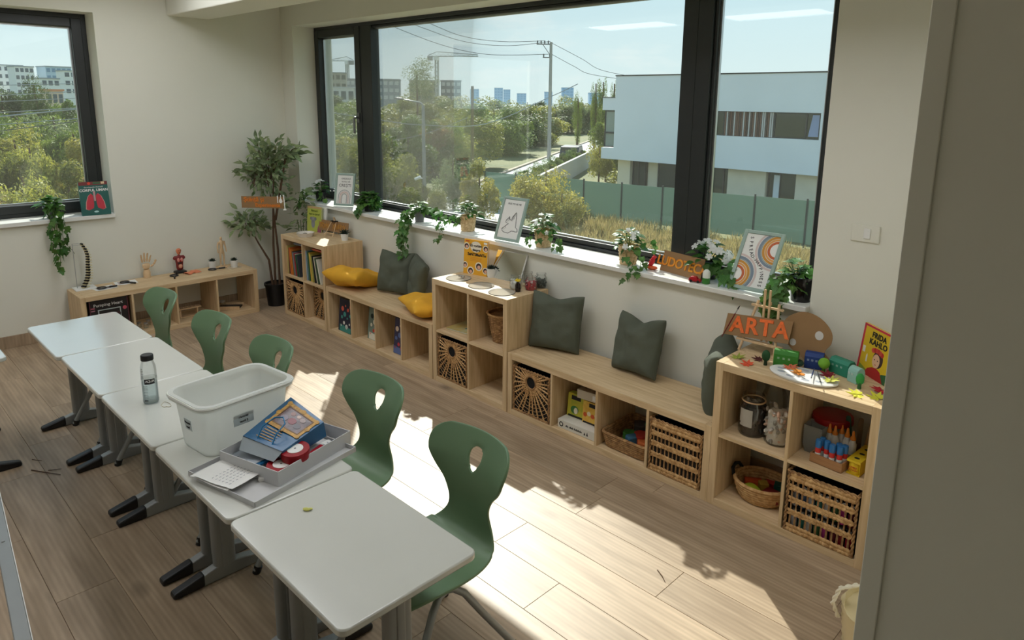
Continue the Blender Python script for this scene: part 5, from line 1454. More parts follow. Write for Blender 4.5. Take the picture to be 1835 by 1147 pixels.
text('JUMBO', 0.011, t, (0, -0.107, 0.036), UPR, M_RED); text('DOUGH', 0.011, t, (0, -0.107, 0.024), UPR, M_RED)
SCN = ('dark green', 'brown wooden', 'tan wooden', 'dark red')
for i, (x, y_, c) in enumerate(((5.085, -0.12, (20, 70, 50)), (5.115, -0.105, (110, 86, 60)), (5.145, -0.11, (176, 140, 96)), (5.165, -0.065, (130, 30, 30)))):
    t = thing('craft_stick', SCN[i] + ' flat handle standing behind the glue bottles', 'tool', (x, y_, ZC), (0.05 * i, 0.12 * (i - 1), 0.3))
    part('stick', flat(rrect(0.022, 0.19, 0.010, 4, 0, 0.095), -0.003, 0.003), colm(c, 0.5), t, bevel=0.001)

# ================================================================== board games in the bench
zg = 0.041; gx = cell1(XD, 1)
t = thing('game_box', 'flat white board game box at the bottom of the pile in the bench', 'game box', (gx + 0.175, -0.225, zg), 0.02)
part('box_lid', MB().box(-0.148, 0.148, -0.135, 0.135, 0.0, 0.055), mat('white_game_box', (222, 218, 206), 0.5), t, bevel=0.002)
b = MB()
for k in range(17):
    if k not in (3, 8): b.box(-0.085 + k * 0.0075, -0.080 + k * 0.0075, -0.1362, -0.1348, 0.020, 0.028 + 0.004 * (k % 2))
part('printed_title', b, M_INK, t)
part('printed_mark', (lambda q: (q.prism(arc(0.010, 0.016, 0, 6.2, 14, -0.12, 0.027), 0, 1), setattr(q, 'v', [(v[0], -0.1352 - 0.001 * v[2], v[1]) for v in q.v]), q)[2])(MB()), M_INK, t)
for k, (x, h_) in enumerate(((0.062, 0.018), (0.082, 0.024))): part('printed_mark', flat([(x - 0.006, 0.015), (x + 0.006, 0.015), (x, 0.015 + h_)], -0.1362, -0.135), M_INK, t)
t = thing('game_box', 'upright lime green game box leaning in the bench pile', 'game box', (gx + 0.115, -0.285, zg + 0.056), (-0.10, 0, 0.05))
part('box_body', MB().box(-0.078, 0.070, 0, 0.05, 0, 0.150), mat('lime_game_box', (160, 180, 60), 0.45, col2=(212, 190, 60), scale=28), t, bevel=0.002)
part('printed_title', MB().box(-0.05, 0.02, -0.0012, 0.0005, 0.112, 0.138), M_INK, t); part('printed_base', MB().box(-0.066, 0.066, -0.0012, 0.0005, 0.002, 0.014), M_INK, t)
pr(t, disc(0.03, 14, -0.02, 0.05, 0.025), (60, 120, 60), 0); pr(t, disc(0.015, 12, -0.01, 0.045, 0.02), (232, 226, 200), 1)
t = thing('game_box', 'upright amber game box with magenta side in front of the lime one', 'game box', (gx + 0.232, -0.292, zg + 0.056), (-0.06, 0, 0.04))
part('box_body', MB().box(-0.066, 0.058, 0, 0.05, 0, 0.140), mat('amber_game_box', (222, 160, 60), 0.45, col2=(236, 206, 90), scale=30), t, bevel=0.002)
part('box_side', MB().box(0.058, 0.0605, 0, 0.05, 0, 0.140), colm((176, 30, 76)), t)
part('printed_title', MB().box(-0.02, 0.05, -0.0012, 0.0005, 0.108, 0.132), M_INK, t); part('printed_base', MB().box(-0.058, 0.054, -0.0012, 0.0005, 0.002, 0.012), M_INK, t)
for k in range(4): pr(t, disc(0.014, 10, -0.045 + k * 0.028, 0.055 + 0.01 * (k % 2)), ((206, 90, 40), (240, 226, 190))[k % 2], 1)
t = thing('game_box', 'cream game box with a grid side on top of the pile', 'game box', (gx + 0.205, -0.215, zg + 0.208), 0.10)
part('box_lid', MB().box(-0.082, 0.082, -0.085, 0.09, 0, 0.055), mat('cream_game_box', (206, 196, 176), 0.6), t, bevel=0.002)
part('box_top', MB().box(-0.080, 0.080, -0.083, 0.088, 0.0552, 0.0562), mat('brown_box_art', (120, 100, 80), 0.6, col2=(176, 160, 130), scale=26), t)
b = MB()
for k in range(6): b.box(0.0822, 0.0828, -0.075 + k * 0.024, -0.061 + k * 0.024, 0.008, 0.022); b.box(0.0822, 0.0828, -0.075 + k * 0.024, -0.061 + k * 0.024, 0.028, 0.042)
part('printed_grid', b, M_INK, t); part('printed_label', MB().box(0.03, 0.06, -0.0862, -0.085, 0.008, 0.042), M_PAPER, t)

# ================================================================== anatomy shelf
ZF = 0.42
t = thing('spine_model', 'flexible spine model with black and cream vertebrae on a white base', 'anatomy model', (-0.50, -1.895, ZF), 0)
part('base_plate', MB().box(-0.085, 0.05, -0.085, 0.075, 0, 0.012), M_WHITE, t, bevel=0.003)
b = MB(); b.tube([(-0.03, -0.055, 0.01), (-0.03, -0.055, 0.39), (-0.01, -0.01, 0.392)], 0.0028, 6); b.tube([(-0.03, -0.055, 0.375), (-0.02, 0.0, 0.378), (0, 0.02, 0.37)], 0.002, 5); part('support_rod', b, M_ALU, t, smooth=True)
M_BONE = mat('cream_bone', (226, 214, 170), 0.6, var=0.05)
nv = 17
for k in range(nv):
    f = k / (nv - 1); z = 0.018 + 0.36 * f
    yy = -0.012 + 0.052 * math.sin(f * PI * 0.9) + 0.006 * math.sin(f * PI * 3)
    w_ = 0.027 - 0.012 * f
    b = MB(); b.ell((0, yy, z), w_, w_ * 0.85, 0.0075, 10, 5); b.box(-0.004, 0.004, yy + w_ * 0.6, yy + w_ * 1.5, z - 0.004, z + 0.003); part('vertebra', b, M_BONE, t, smooth=True)
    b = MB(); b.ell((0, yy, z + 0.0105), w_ * 1.05, w_ * 0.9, 0.0055, 10, 5)
    for sx in (-1, 1): b.box(sx * w_ * 1.05 - 0.004, sx * w_ * 1.05 + 0.004, yy - 0.004, yy + 0.008, z + 0.004, z + 0.014)
    part('disc', b, M_BLACK, t, smooth=True)
def skinned(name, verts, edges, radii, m, parent, sub=2, root=0):
    me = bpy.data.meshes.new(name); me.from_pydata([Vector(v) for v in verts], edges, []); me.materials.append(m)
    o = link(name, me, parent)
    sm = o.modifiers.new('skin', 'SKIN'); sm.use_smooth_shade = True
    for i, r_ in enumerate(radii):
        rr_ = r_ if isinstance(r_, tuple) else (r_, r_)
        me.skin_vertices[0].data[i].radius = rr_
        me.skin_vertices[0].data[i].use_root = (i == root)
    if sub: s_ = o.modifiers.new('sub', 'SUBSURF'); s_.levels = sub; s_.render_levels = sub
    return o
M_MANN = mat('mannequin_wood', (222, 190, 148), 0.55, var=0.06, scale=12, stretch=(6, 6, 1))
# wooden hand: wrist, palm, thumb and four fingers, palm towards the room (+x)
t = thing('wooden_hand', 'jointed wooden artist hand standing on its wrist', 'hand model', (-0.565, -1.395, ZF), 0)
b = MB(); b.lathe([(0.030, 0), (0.030, 0.05), (0.026, 0.062), (0.024, 0.075)], 20); part('wrist', b, M_MANN, t, smooth=True)
V = [(0, 0, 0.075), (0, 0, 0.105), (0.0, 0, 0.135)]; E_ = [(0, 1), (1, 2)]; RD = [(0.020, 0.024), (0.017, 0.036), (0.014, 0.038)]
skinned('palm', V, E_, RD, M_MANN, t, 2)
def finger(y0, z0, L, spread, rad=0.0088):
    b = MB(); p = Vector((0, y0, z0)); ang = 0.0
    segs = (0.42, 0.33, 0.25); pts = [p.copy()]
    for k, f in enumerate(segs):
        ang += (0.10, 0.22, 0.16)[k]
        d = Vector((math.sin(ang), spread, math.cos(ang))).normalized()
        q = p + d * L * f
        M = Matrix.Translation((p + q) / 2) @ d.to_track_quat('Z', 'Y').to_matrix().to_4x4()
        b.ell((0, 0, 0), rad * (1 - 0.12 * k), rad * (1 - 0.12 * k), L * f * 0.56, 10, 7, M)
        b.ell(p, rad * 0.85, rad * 0.85, rad * 0.85, 8, 5)
        p = q
    part('finger', b, M_MANN, t, smooth=True)
finger(-0.029, 0.148, 0.074, -0.16); finger(-0.010, 0.153, 0.086, -0.04); finger(0.010, 0.152, 0.080, 0.06); finger(0.029, 0.145, 0.062, 0.20, 0.0076)
b = MB(); p = Vector((0.004, 0.036, 0.098))
for d, L in ((Vector((0.25, 0.75, 0.6)), 0.030), (Vector((0.3, 0.45, 0.85)), 0.028), (Vector((0.3, 0.2, 0.95)), 0.022)):
    d.normalize(); M = Matrix.Translation(p + d * L / 2) @ d.to_track_quat('Z', 'Y').to_matrix().to_4x4(); b.ell((0, 0, 0), 0.0095, 0.0095, L * 0.58, 10, 7, M); p = p + d * L
part('thumb', b, M_MANN, t, smooth=True)
# torso model: faces +x
t = thing('torso_model', 'anatomical torso with an orange head and open dark red body', 'anatomy model', (-0.555, -1.115, ZF), 0)
b = MB(); b.prism(rrect(0.08, 0.10, 0.015, 4), 0, 0.018); part('base_plate', b, M_BLACK, t, bevel=0.003)
M_MUS = mat('muscle_red', (116, 30, 34), 0.5, col2=(140, 46, 44), scale=40)
V = [(0, 0, 0.02), (0, 0, 0.06), (0, 0, 0.10), (0, 0, 0.138), (0, 0, 0.158), (0, 0, 0.172), (0, -0.036, 0.148), (0, -0.050, 0.128), (0, 0.036, 0.148), (0, 0.050, 0.128)]
E_ = [(0, 1), (1, 2), (2, 3), (3, 4), (4, 5), (3, 6), (6, 7), (3, 8), (8, 9)]
skinned('torso', V, E_, [(0.024, 0.034), (0.022, 0.031), (0.024, 0.035), (0.022, 0.034), 0.014, 0.012, 0.017, 0.016, 0.017, 0.016], M_MUS, t, 2)
M_SKN = mat('orange_skin', (226, 134, 96), 0.5, var=0.05)
V = [(0, 0, 0.170), (0.002, 0, 0.190), (0.004, 0, 0.212), (0.001, 0, 0.232)]
skinned('head', V, [(0, 1), (1, 2), (2, 3)], [0.011, (0.020, 0.017), (0.024, 0.020), (0.019, 0.017)], M_SKN, t, 2)
b = MB(); b.ell((0.027, 0, 0.205), 0.006, 0.004, 0.007, 8, 5)
for sx in (-1, 1): b.ell((0.001, sx * 0.021, 0.208), 0.005, 0.003, 0.008, 8, 5)
part('nose_and_ears', b, M_SKN, t, smooth=True)
b = MB()
for sx in (-1, 1): b.ell((0.023, sx * 0.008, 0.214), 0.003, 0.0035, 0.0025, 8, 5)
b.ell((0.024, 0, 0.193), 0.003, 0.007, 0.0018, 8, 5); part('eyes_and_mouth', b, colm((110, 50, 40)), t, smooth=True)
for (nm, y_, z, ry, rz, c) in (('lung', -0.014, 0.125, 0.012, 0.020, (226, 150, 140)), ('lung', 0.014, 0.125, 0.012, 0.020, (226, 150, 140)), ('heart', 0.003, 0.115, 0.008, 0.010, (176, 40, 40)), ('liver', -0.004, 0.096, 0.020, 0.009, (60, 20, 22)), ('intestines', 0.0, 0.066, 0.018, 0.020, (222, 160, 130))):
    b = MB(); b.ell((0.022, y_, z), 0.010, ry, rz, 12, 8); part(nm, b, colm(c, 0.4), t, smooth=True)
t = thing('chest_model', 'loose orange front piece of the torso model lying flat', 'anatomy model', (-0.465, -1.045, ZF), 0.35)
b = MB(); N = 12
vs = []
for i in range(N + 1):
    for j in range(N + 1):
        u, v = -1 + 2 * i / N, -1 + 2 * j / N
        wdt = 0.034 * (1 - 0.25 * math.cos(v * 3)) * (1.25 if v > 0.6 else 1)
        vs.append((u * wdt, v * 0.062, 0.004 + 0.020 * (1 - u * u) * (1 - 0.4 * v * v) + 0.004 * math.cos(v * 7)))
fs = [(i * (N + 1) + j, (i + 1) * (N + 1) + j, (i + 1) * (N + 1) + j + 1, i * (N + 1) + j + 1) for i in range(N) for j in range(N)]
b.add(vs, fs); o = part('front_shell', b, M_SKN, t, smooth=80); md = o.modifiers.new('thick', 'SOLIDIFY'); md.thickness = 0.004
# jointed figure on a stand, facing +x
t = thing('jointed_figure', 'pale jointed wooden figure on a stand between two succulents', 'figure', (-0.50, -0.745, ZF), 0.2)
b = MB(); b.prism(disc(0.045, 24), 0, 0.012); part('base', b, M_MANN, t, bevel=0.002)
b = MB(); b.tube([(-0.022, 0, 0.01), (-0.022, 0, 0.15), (-0.008, 0, 0.165)], 0.0022, 6); part('support_rod', b, M_ALU, t)
V = [(0, 0, 0.165), (0, 0, 0.195), (0.002, 0, 0.225), (0, 0, 0.248), (0, 0, 0.262), (0.003, 0, 0.280), (0.001, 0, 0.300),
     (0, -0.032, 0.245), (0, -0.040, 0.205), (0.008, -0.043, 0.165), (0.012, -0.043, 0.145), (0, 0.032, 0.245), (0, 0.040, 0.205), (0.008, 0.043, 0.165), (0.012, 0.043, 0.145),
     (0, -0.016, 0.150), (0.003, -0.018, 0.090), (-0.001, -0.018, 0.030), (0.016, -0.018, 0.018), (0, 0.016, 0.150), (0.003, 0.018, 0.090), (-0.001, 0.018, 0.030), (0.016, 0.018, 0.018)]
E_ = [(0, 1), (1, 2), (2, 3), (3, 4), (4, 5), (5, 6), (3, 7), (7, 8), (8, 9), (9, 10), (3, 11), (11, 12), (12, 13), (13, 14), (0, 15), (15, 16), (16, 17), (17, 18), (0, 19), (19, 20), (20, 21), (21, 22)]
RD = [(0.014, 0.020), (0.011, 0.015), (0.016, 0.022), (0.012, 0.018), 0.007, 0.013, 0.010, 0.009, 0.0075, 0.006, 0.006, 0.009, 0.0075, 0.006, 0.006, 0.012, 0.009, 0.006, 0.006, 0.012, 0.009, 0.006, 0.006]
skinned('figure_body', V, E_, RD, M_MANN, t, 1)
t = thing('clear_tray', 'small clear tray under the right succulent on the anatomy shelf', 'tray', (-0.43, -0.675, ZF - 0.0005), 0.2)
b = MB(); b.prism(rrect(0.12, 0.11, 0.01, 3), 0, 0.0012); part('tray', b, M_ACR, t)
def magnifier(label, loc, rz):
    t = thing('magnifying_glass', label, 'magnifying glass', loc, rz)
    b = MB(); b.tube([(0.033 * math.cos(a * PI / 14), 0.033 * math.sin(a * PI / 14), 0.008) for a in range(28)], 0.0055, 6, closed=True); part('lens_ring', b, M_BLACK, t, smooth=True)
    b = MB(); b.prism(disc(0.031, 24), 0.006, 0.009); part('lens', b, M_CLEAR, t)
    b = MB(); b.tube([(0.037, 0, 0.008), (0.055, 0, 0.008), (0.06, 0, 0.009), (0.115, 0, 0.009)], [0.004, 0.004, 0.0075, 0.0075], 8); part('handle', b, M_BLACK, t, smooth=True)
magnifier('black magnifying glass on the paper nearest the spine model', (-0.415, -1.80, ZF + 0.002), PI / 2 - 0.1)
magnifier('black magnifying glass on the paper left of the wooden hand', (-0.495, -1.60, ZF + 0.002), 0.5)
magnifier('black magnifying glass in front of the torso model', (-0.455, -1.205, ZF), -1.2 + 0.9)
magnifier('black magnifying glass in front of the left succulent', (-0.46, -0.86, ZF), PI / 2 - 0.15)
for lb, lc, a, sz in (('crumpled white sheet under the magnifier nearest the spine', (-0.43, -1.775, ZF), 0.15, (0.13, 0.17)), ('printed white sheet left of the wooden hand', (-0.50, -1.59, ZF), -0.1, (0.13, 0.17))):
    t = thing('paper_sheet', lb, 'paper', lc, a)
    b = MB(); N = 8; vs = [((-0.5 + i / N) * sz[0], (-0.5 + j / N) * sz[1], 0.0006 + 0.0012 * (1 + math.sin(i * 1.7 + j))) for i in range(N + 1) for j in range(N + 1)]
    b.add(vs, [(i * 9 + j, (i + 1) * 9 + j, (i + 1) * 9 + j + 1, i * 9 + j + 1) for i in range(N) for j in range(N)]); part('sheet', b, M_PAPER, t, smooth=80)
    for k in range(3): part('printed_block', MB().box(-0.04 + 0.03 * k, -0.025 + 0.03 * k, -0.06, 0.02 + 0.01 * k, 0.0032, 0.0036), colm((150, 110, 110)), t)
t = thing('game_box', 'black kit box titled pumping heart in the low shelf by the left wall', 'game box', (-0.245, -1.80, 0.041), (-0.05, 0, PI / 2))
part('box_body', MB().box(-0.145, 0.145, 0, 0.06, 0, 0.325), mat('black_kit_box', (20, 16, 20), 0.4), t, bevel=0.002)
text('Pumping Heart', 0.036, t, (-0.005, -0.0012, 0.282), UPR, M_WHITE_INK)
b = MB(); bars(b, -0.085, 0.085, 0.10, 0.245, 0.008, 0.008, 0.008, 0.008, -0.0016, 0.0002); part('printed_frame', b, colm((180, 190, 190)), t)
for k in range(6): pr(t, disc(0.022, 10, -0.06 + 0.024 * k, 0.16 + 0.03 * (k % 2)), ((110, 60, 66), (60, 30, 34))[k % 2], -3)
pr(t, disc(0.016, 14, 0.115, 0.232), (206, 90, 110), -3); pr(t, rrect(0.03, 0.012, 0.004, 3, -0.12, 0.262), (176, 90, 110), -3); pr(t, rrect(0.03, 0.010, 0.004, 3, -0.12, 0.242), (176, 120, 140), -3)
for x in (-0.142, 0.138): part('printed_edge', MB().box(x, x + 0.004, -0.0016, 0.0002, 0.002, 0.323), colm((130, 60, 76)), t)
for i in range(7):
    t = thing('glass_jar', 'tiny glass jar with a metal lid in the second cubby of the anatomy shelf', 'jar', (-0.29 - 0.06 * (i % 2) - 0.01 * i, -1.60 + 0.040 * i, 0.0395 + 0), 0, 'tiny jars in the anatomy shelf')
    b = MB(); b.lathe([(0.017, 0), (0.018, 0.004), (0.018, 0.03), (0.014, 0.036)], 14); part('glass', b, M_CLEAR, t, smooth=True)
    b = MB(); b.lathe([(0.0165, 0.034), (0.0165, 0.046), (0.015, 0.047)], 14); part('lid', b, M_ALU, t, smooth=True)
t = thing('wooden_rack', 'small pine test tube rack in the third cubby of the anatomy shelf', 'rack', (-0.40, -1.13, 0.0395), PI / 2)
part('top_board', MB().box(-0.11, 0.11, -0.03, 0.03, 0.075, 0.085), M_PINE, t)
part('base_board', MB().box(-0.08, 0.08, -0.03, 0.03, 0, 0.008), M_PINE, t)
for x in (-0.075, 0.075): part('post', MB().box(x - 0.005, x + 0.005, -0.025, 0.025, 0.008, 0.075), M_PINE, t)
for k in range(6):
    b = MB(); b.tube([(-0.09 + k * 0.036 + 0.012 * math.cos(a * PI / 6), 0.012 * math.sin(a * PI / 6), 0.0852) for a in range(12)], 0.0015, 4, closed=True); part('hole_rim', b, M_BARK, t)
t = thing('wooden_tray', 'dark tray with pine sides in the last cubby of the anatomy shelf', 'tray', (-0.40, -0.75, 0.0395), 0.9)
part('tray_base', MB().box(-0.10, 0.10, -0.07, 0.07, 0, 0.012), M_BLACK, t)
for y_ in (-0.075, 0.070): part('tray_side', MB().box(-0.11, 0.11, y_, y_ + 0.008, 0, 0.032), M_PINE, t)
t = thing('glass_jar', 'small glass jar standing in the dark tray of the anatomy shelf', 'jar', (-0.44, -0.80, 0.052), 0)
b = MB(); b.lathe([(0.026, 0), (0.028, 0.005), (0.028, 0.04), (0.022, 0.048)], 16); part('glass', b, M_CLEAR, t, smooth=True)
b = MB(); b.lathe([(0.024, 0.046), (0.024, 0.060), (0.022, 0.061)], 16); part('lid', b, M_ALU, t, smooth=True)

# ================================================================== toys on the sill
t = thing('toy_dinosaur', 'red dinosaur toy on an orange foot by the last wicker pot', 'toy', (3.772, 0.115, S), 0.3)
b = MB(); b.ell((0, 0, 0.012), 0.034, 0.022, 0.012, 12, 6); part('foot', b, colm((222, 100, 50), 0.5), t, smooth=True)
V = [(-0.028, 0, 0.02), (-0.008, 0, 0.03), (0.004, 0, 0.052), (0.006, 0, 0.078), (0.026, 0, 0.082)]
skinned('body', V, [(0, 1), (1, 2), (2, 3), (3, 4)], [0.008, 0.015, 0.013, 0.012, 0.009], colm((206, 34, 44), 0.4), t, 2)
b = MB()
for k in range(5): b.ell((-0.02 + 0.007 * k, 0, 0.045 + 0.011 * k), 0.006, 0.004, 0.006, 8, 5)
part('back_plates', b, colm((226, 70, 70), 0.4), t, smooth=True)
t = thing('toy_gnome', 'white and green capsule toy before the cardboard sign', 'toy', (4.172, 0.058, S))
b = MB(); b.lathe([(0.021, 0), (0.022, 0.004), (0.022, 0.034)], 20); part('base', b, colm((60, 130, 50), 0.4), t, smooth=True)
b = MB(); b.lathe([(0.021, 0.034), (0.022, 0.055), (0.019, 0.070), (0.010, 0.080), (0.001, 0.083)], 20); part('cap', b, mat('milky_plastic', (226, 228, 220), 0.4), t, smooth=True)
t = thing('toy_car', 'small dark red toy car before the cardboard sign', 'toy', (4.112, 0.040, S), 0.2)
b = MB(); b.prism([(-0.035, 0.006), (0.036, 0.006), (0.036, 0.018), (0.018, 0.022), (0.008, 0.034), (-0.02, 0.034), (-0.033, 0.022)], -0.014, 0.014); b.v = [(v[0], v[2], v[1]) for v in b.v]
part('car_body', b, colm((176, 24, 36), 0.35), t, bevel=0.003)
for x in (-0.02, 0.022):
    b = MB(); b.tube([(x, -0.016, 0.008), (x, 0.016, 0.008)], 0.008, 12); part('wheel_pair', b, M_BLACK, t, smooth=True)

# ================================================================== on the desks
ZD = 0.650
t = thing('water_bottle', 'clear water bottle with a black cap and black label on the third desk', 'bottle', (2.805, -2.445, ZD), 0.75)
M_PET = clear_mat('clear_bottle', (250, 252, 252), gloss=0.06, haze=0.06)
b = MB(); b.lathe([(0.028, 0.0), (0.033, 0.006), (0.033, 0.155), (0.031, 0.175), (0.026, 0.192), (0.024, 0.200), (0.024, 0.206)], 28); b.f = [f for f in b.f if len(f) == 4] + [tuple(reversed(range(28)))]; b.m = [0] * len(b.f)
part('bottle_body', b, M_PET, t, smooth=True)
b = MB()
for z in (0.012, 0.115): b.lathe([(0.0325, z), (0.0338, z + 0.003), (0.0325, z + 0.006)], 28)
part('moulded_ring', b, M_PET, t, smooth=True)
b = MB(); b.lathe([(0.030, 0.004), (0.031, 0.10), (0.001, 0.1005)], 24); part('water', b, clear_mat('water', (236, 244, 246), gloss=0.06), t, smooth=True)
b = MB(); b.lathe([(0.026, 0.204), (0.0265, 0.208), (0.0265, 0.226), (0.024, 0.229)], 28); part('cap', b, M_BLACK, t, smooth=True)
def wrap(a0, a1, z0, z1, r, n=10):
    b = MB(); vs = [(r * math.sin(a0 + (a1 - a0) * k / n), -r * math.cos(a0 + (a1 - a0) * k / n), z) for z in (z0, z1) for k in range(n + 1)]
    b.add(vs, [(k, k + 1, n + 2 + k, n + 1 + k) for k in range(n)]); return b
part('label', wrap(-0.1, 1.2, 0.098, 0.122, 0.0345), M_INK, t)
for k, ch in enumerate('AQUA'):
    a = 0.18 + k * 0.27; text(ch, 0.015, t, (0.0350 * math.sin(a), -0.0350 * math.cos(a), 0.112), (PI / 2, 0, a), M_WHITE_INK, 'letter')
for k in range(9): part('printed_line', wrap(-0.35 + 0.02 * (k % 3), 0.25, 0.088 - k * 0.007, 0.0895 - k * 0.007, 0.0342, 6), colm((90, 92, 94)), t)
for k in range(6): part('printed_line', wrap(-0.55, -0.25 + 0.1 * (k % 2), 0.168 - k * 0.008, 0.170 - k * 0.008, 0.0342, 5), colm((60, 62, 64)), t)
part('printed_line', wrap(-0.3, 0.2, 0.018, 0.022, 0.0342, 6), M_INK, t)
t = thing('rubber_band', 'pale loop of string lying beside the water bottle', 'string loop', (2.885, -2.41, ZD))
b = MB(); b.tube([(0.030 * math.cos(a * PI / 10) * (1 + 0.25 * math.sin(a * 0.9)), 0.018 * math.sin(a * PI / 10), 0.0015) for a in range(20)], 0.0013, 5, closed=True); part('loop', b, colm((206, 198, 176)), t)
# translucent bin
t = thing('storage_bin', 'large translucent white plastic bin standing across two desks', 'bin', (3.388, -2.312, ZD), 0.12)
M_BIN = clear_mat('milky_plastic_sheet', (240, 243, 240), gloss=0.03, rough=0.25, haze=0.72, hazecol=(252, 253, 250))
def ringpoly(w_, d, r, z, n=6): return [(x, y_, z) for x, y_ in rrect(w_, d, r, n)]
b = MB()
L = [ringpoly(0.215, 0.335, 0.045, 0.0), ringpoly(0.228, 0.348, 0.05, 0.012), ringpoly(0.265, 0.380, 0.055, 0.212), ringpoly(0.300, 0.415, 0.06, 0.216), ringpoly(0.304, 0.419, 0.062, 0.204), ringpoly(0.304, 0.419, 0.062, 0.204),
     ringpoly(0.300, 0.415, 0.06, 0.226), ringpoly(0.270, 0.386, 0.055, 0.226), ringpoly(0.260, 0.375, 0.053, 0.212), ringpoly(0.223, 0.343, 0.048, 0.015), ringpoly(0.210, 0.330, 0.043, 0.005)]
n = len(L[0]); vs = [p for q in L for p in q]
fs = [tuple(reversed(range(n)))] + [(i * n + j, i * n + (j + 1) % n, (i + 1) * n + (j + 1) % n, (i + 1) * n + j) for i in range(len(L) - 1) for j in range(n)] + [tuple((len(L) - 1) * n + j for j in range(n))]
b.add(vs, fs); part('bin_body', b, M_BIN, t, smooth=50)
b = MB(); b.tube([(x, y_, 0.218) for x, y_ in rrect(0.302, 0.417, 0.06, 6)], 0.006, 6, closed=True); part('rim', b, mat('white_rim', (226, 228, 222), 0.4), t, smooth=True)
def sticker(lines, M, w_, h):
    b = MB(); b.box(-w_ / 2, w_ / 2, -0.0012, 0.0, -h / 2, h / 2, M); o = part('paper_label', b, mat('blue_grey_label', (196, 206, 208), 0.8), t)
    for k, s_ in enumerate(lines):
        q = text(s_, 0.0125, o, (0, 0, 0), (0, 0, 0), M_INK); q.matrix_local = M @ T(0, -0.0018, h * 0.2 - k * h * 0.42) @ Matrix.Rotation(PI / 2, 4, 'X')
sticker(['Material', 'textil 2'], T(0.1245, -0.03, 0.125, 0, 0, PI / 2 + 0) @ Matrix.Rotation(-0.065, 4, 'X'), 0.085, 0.045)
sticker(['Material', 'textil'], T(-0.01, -0.1845, 0.115, 0.085, 0, 0), 0.05, 0.045)
b = MB(); b.box(-0.03, 0.02, 0.04, 0.042, 0.012, 0.06); part('paper_scrap', b, M_PAPER, t, rot=(0.2, 0.2, 0.5))
# gift box with its lid
t = thing('box_lid', 'grey-white box lid lying open side up under the gift box', 'box lid', (3.715, -2.302, ZD), 0.21)
M_GB = mat('grey_white_board', (204, 204, 204), 0.75, var=0.02)
part('lid_panel', MB().box(-0.19, 0.19, -0.235, 0.235, 0, 0.003), M_GB, t)
for (x0, x1, y0, y1) in ((-0.19, 0.19, -0.235, -0.232), (-0.19, 0.19, 0.232, 0.235), (-0.19, -0.187, -0.235, 0.235), (0.187, 0.19, -0.235, 0.235)): part('lid_wall', MB().box(x0, x1, y0, y1, 0.003, 0.020), M_GB, t)
t = thing('gift_box', 'shallow grey cardboard box holding a blue bag and red ribbon', 'box', (3.690, -2.238, ZD + 0.0035), 0.27)
part('box_floor', MB().box(-0.155, 0.155, -0.185, 0.185, 0, 0.003), M_GB, t)
for (x0, x1, y0, y1) in ((-0.155, 0.155, -0.185, -0.182), (-0.155, 0.155, 0.182, 0.185), (-0.155, -0.152, -0.182, 0.182), (0.152, 0.155, -0.182, 0.182)): part('box_wall', MB().box(x0, x1, y0, y1, 0.003, 0.058), M_GB, t)
BXM = T(3.690, -2.238, ZD + 0.0035, 0, 0, 0.27)
def inbox(x, y_, z): v = BXM @ Vector((x, y_, z)); return (v.x, v.y, v.z)
t = thing('gift_bag', 'blue gift bag with a printed gold picture frame lying in the grey box', 'gift bag', (3.68, -2.25, 0.70))
M_BAG = mat('blue_gift_paper', (24, 92, 136), 0.3, var=0.06, scale=9, spec=0.6)
BO = Vector((3.68, -2.25, 0.70))
ML, MR, TL, TR = [Vector(p) - BO for p in ((3.605, -2.372, 0.748), (3.805, -2.315, 0.738), (3.523, -2.129, 0.805), (3.752, -2.112, 0.768))]
BN = (MR - ML).cross(TL - ML).normalized()
def bagp(u, v, n=0.0): return ML * (1 - u) * (1 - v) + MR * u * (1 - v) + TL * (1 - u) * v + TR * u * v + BN * n
b = MB()
lo = [bagp(0, 0, -0.050), bagp(1, 0, -0.050), bagp(1, 1, -0.070), bagp(0, 1, -0.070)]
b.add([bagp(0, 0), bagp(1, 0), bagp(1, 1), bagp(0, 1)] + lo, [(0, 1, 2, 3), (7, 6, 5, 4), (1, 5, 6, 2), (2, 6, 7, 3), (3, 7, 4, 0)])
part('bag_body', b, M_BAG, t)
b = MB()
q = [bagp(0.02, 0.01, -0.003), bagp(0.98, 0.01, -0.003), bagp(0.98, 0.01, -0.047), bagp(0.02, 0.01, -0.047)]
q2 = [bagp(0.15, 0.25, -0.015), bagp(0.85, 0.25, -0.015), bagp(0.85, 0.25, -0.035), bagp(0.15, 0.25, -0.035)]
b.add(q + q2, [(0, 1, 5, 4), (1, 2, 6, 5), (2, 3, 7, 6), (3, 0, 4, 7), (4, 5, 6, 7)])
b.add([bagp(0.0, 0.0, -0.003), bagp(1.0, 0.0, -0.003), bagp(0.93, -0.16, -0.030), bagp(0.07, -0.16, -0.030)], [(0, 1, 2, 3)])
part('bag_inside', b, mat('pale_bag_inside', (168, 178, 184), 0.8), t)
def onbag(name, poly, n, m):
    b = MB(); k = len(poly)
    b.add([bagp(u, v, 0.0002) for u, v in poly] + [bagp(u, v, n) for u, v in poly], [tuple(range(k, 2 * k))] + [(i, (i + 1) % k, k + (i + 1) % k, k + i) for i in range(k)])
    return part(name, b, m, t)
def oframe(u0, u1, v0, v1, w_):
    return [[(u0, v0), (u1, v0), (u1 - w_, v0 + w_), (u0 + w_, v0 + w_)], [(u1, v0), (u1, v1), (u1 - w_, v1 - w_), (u1 - w_, v0 + w_)], [(u1, v1), (u0, v1), (u0 + w_, v1 - w_), (u1 - w_, v1 - w_)], [(u0, v1), (u0, v0), (u0 + w_, v0 + w_), (u0 + w_, v1 - w_)]]
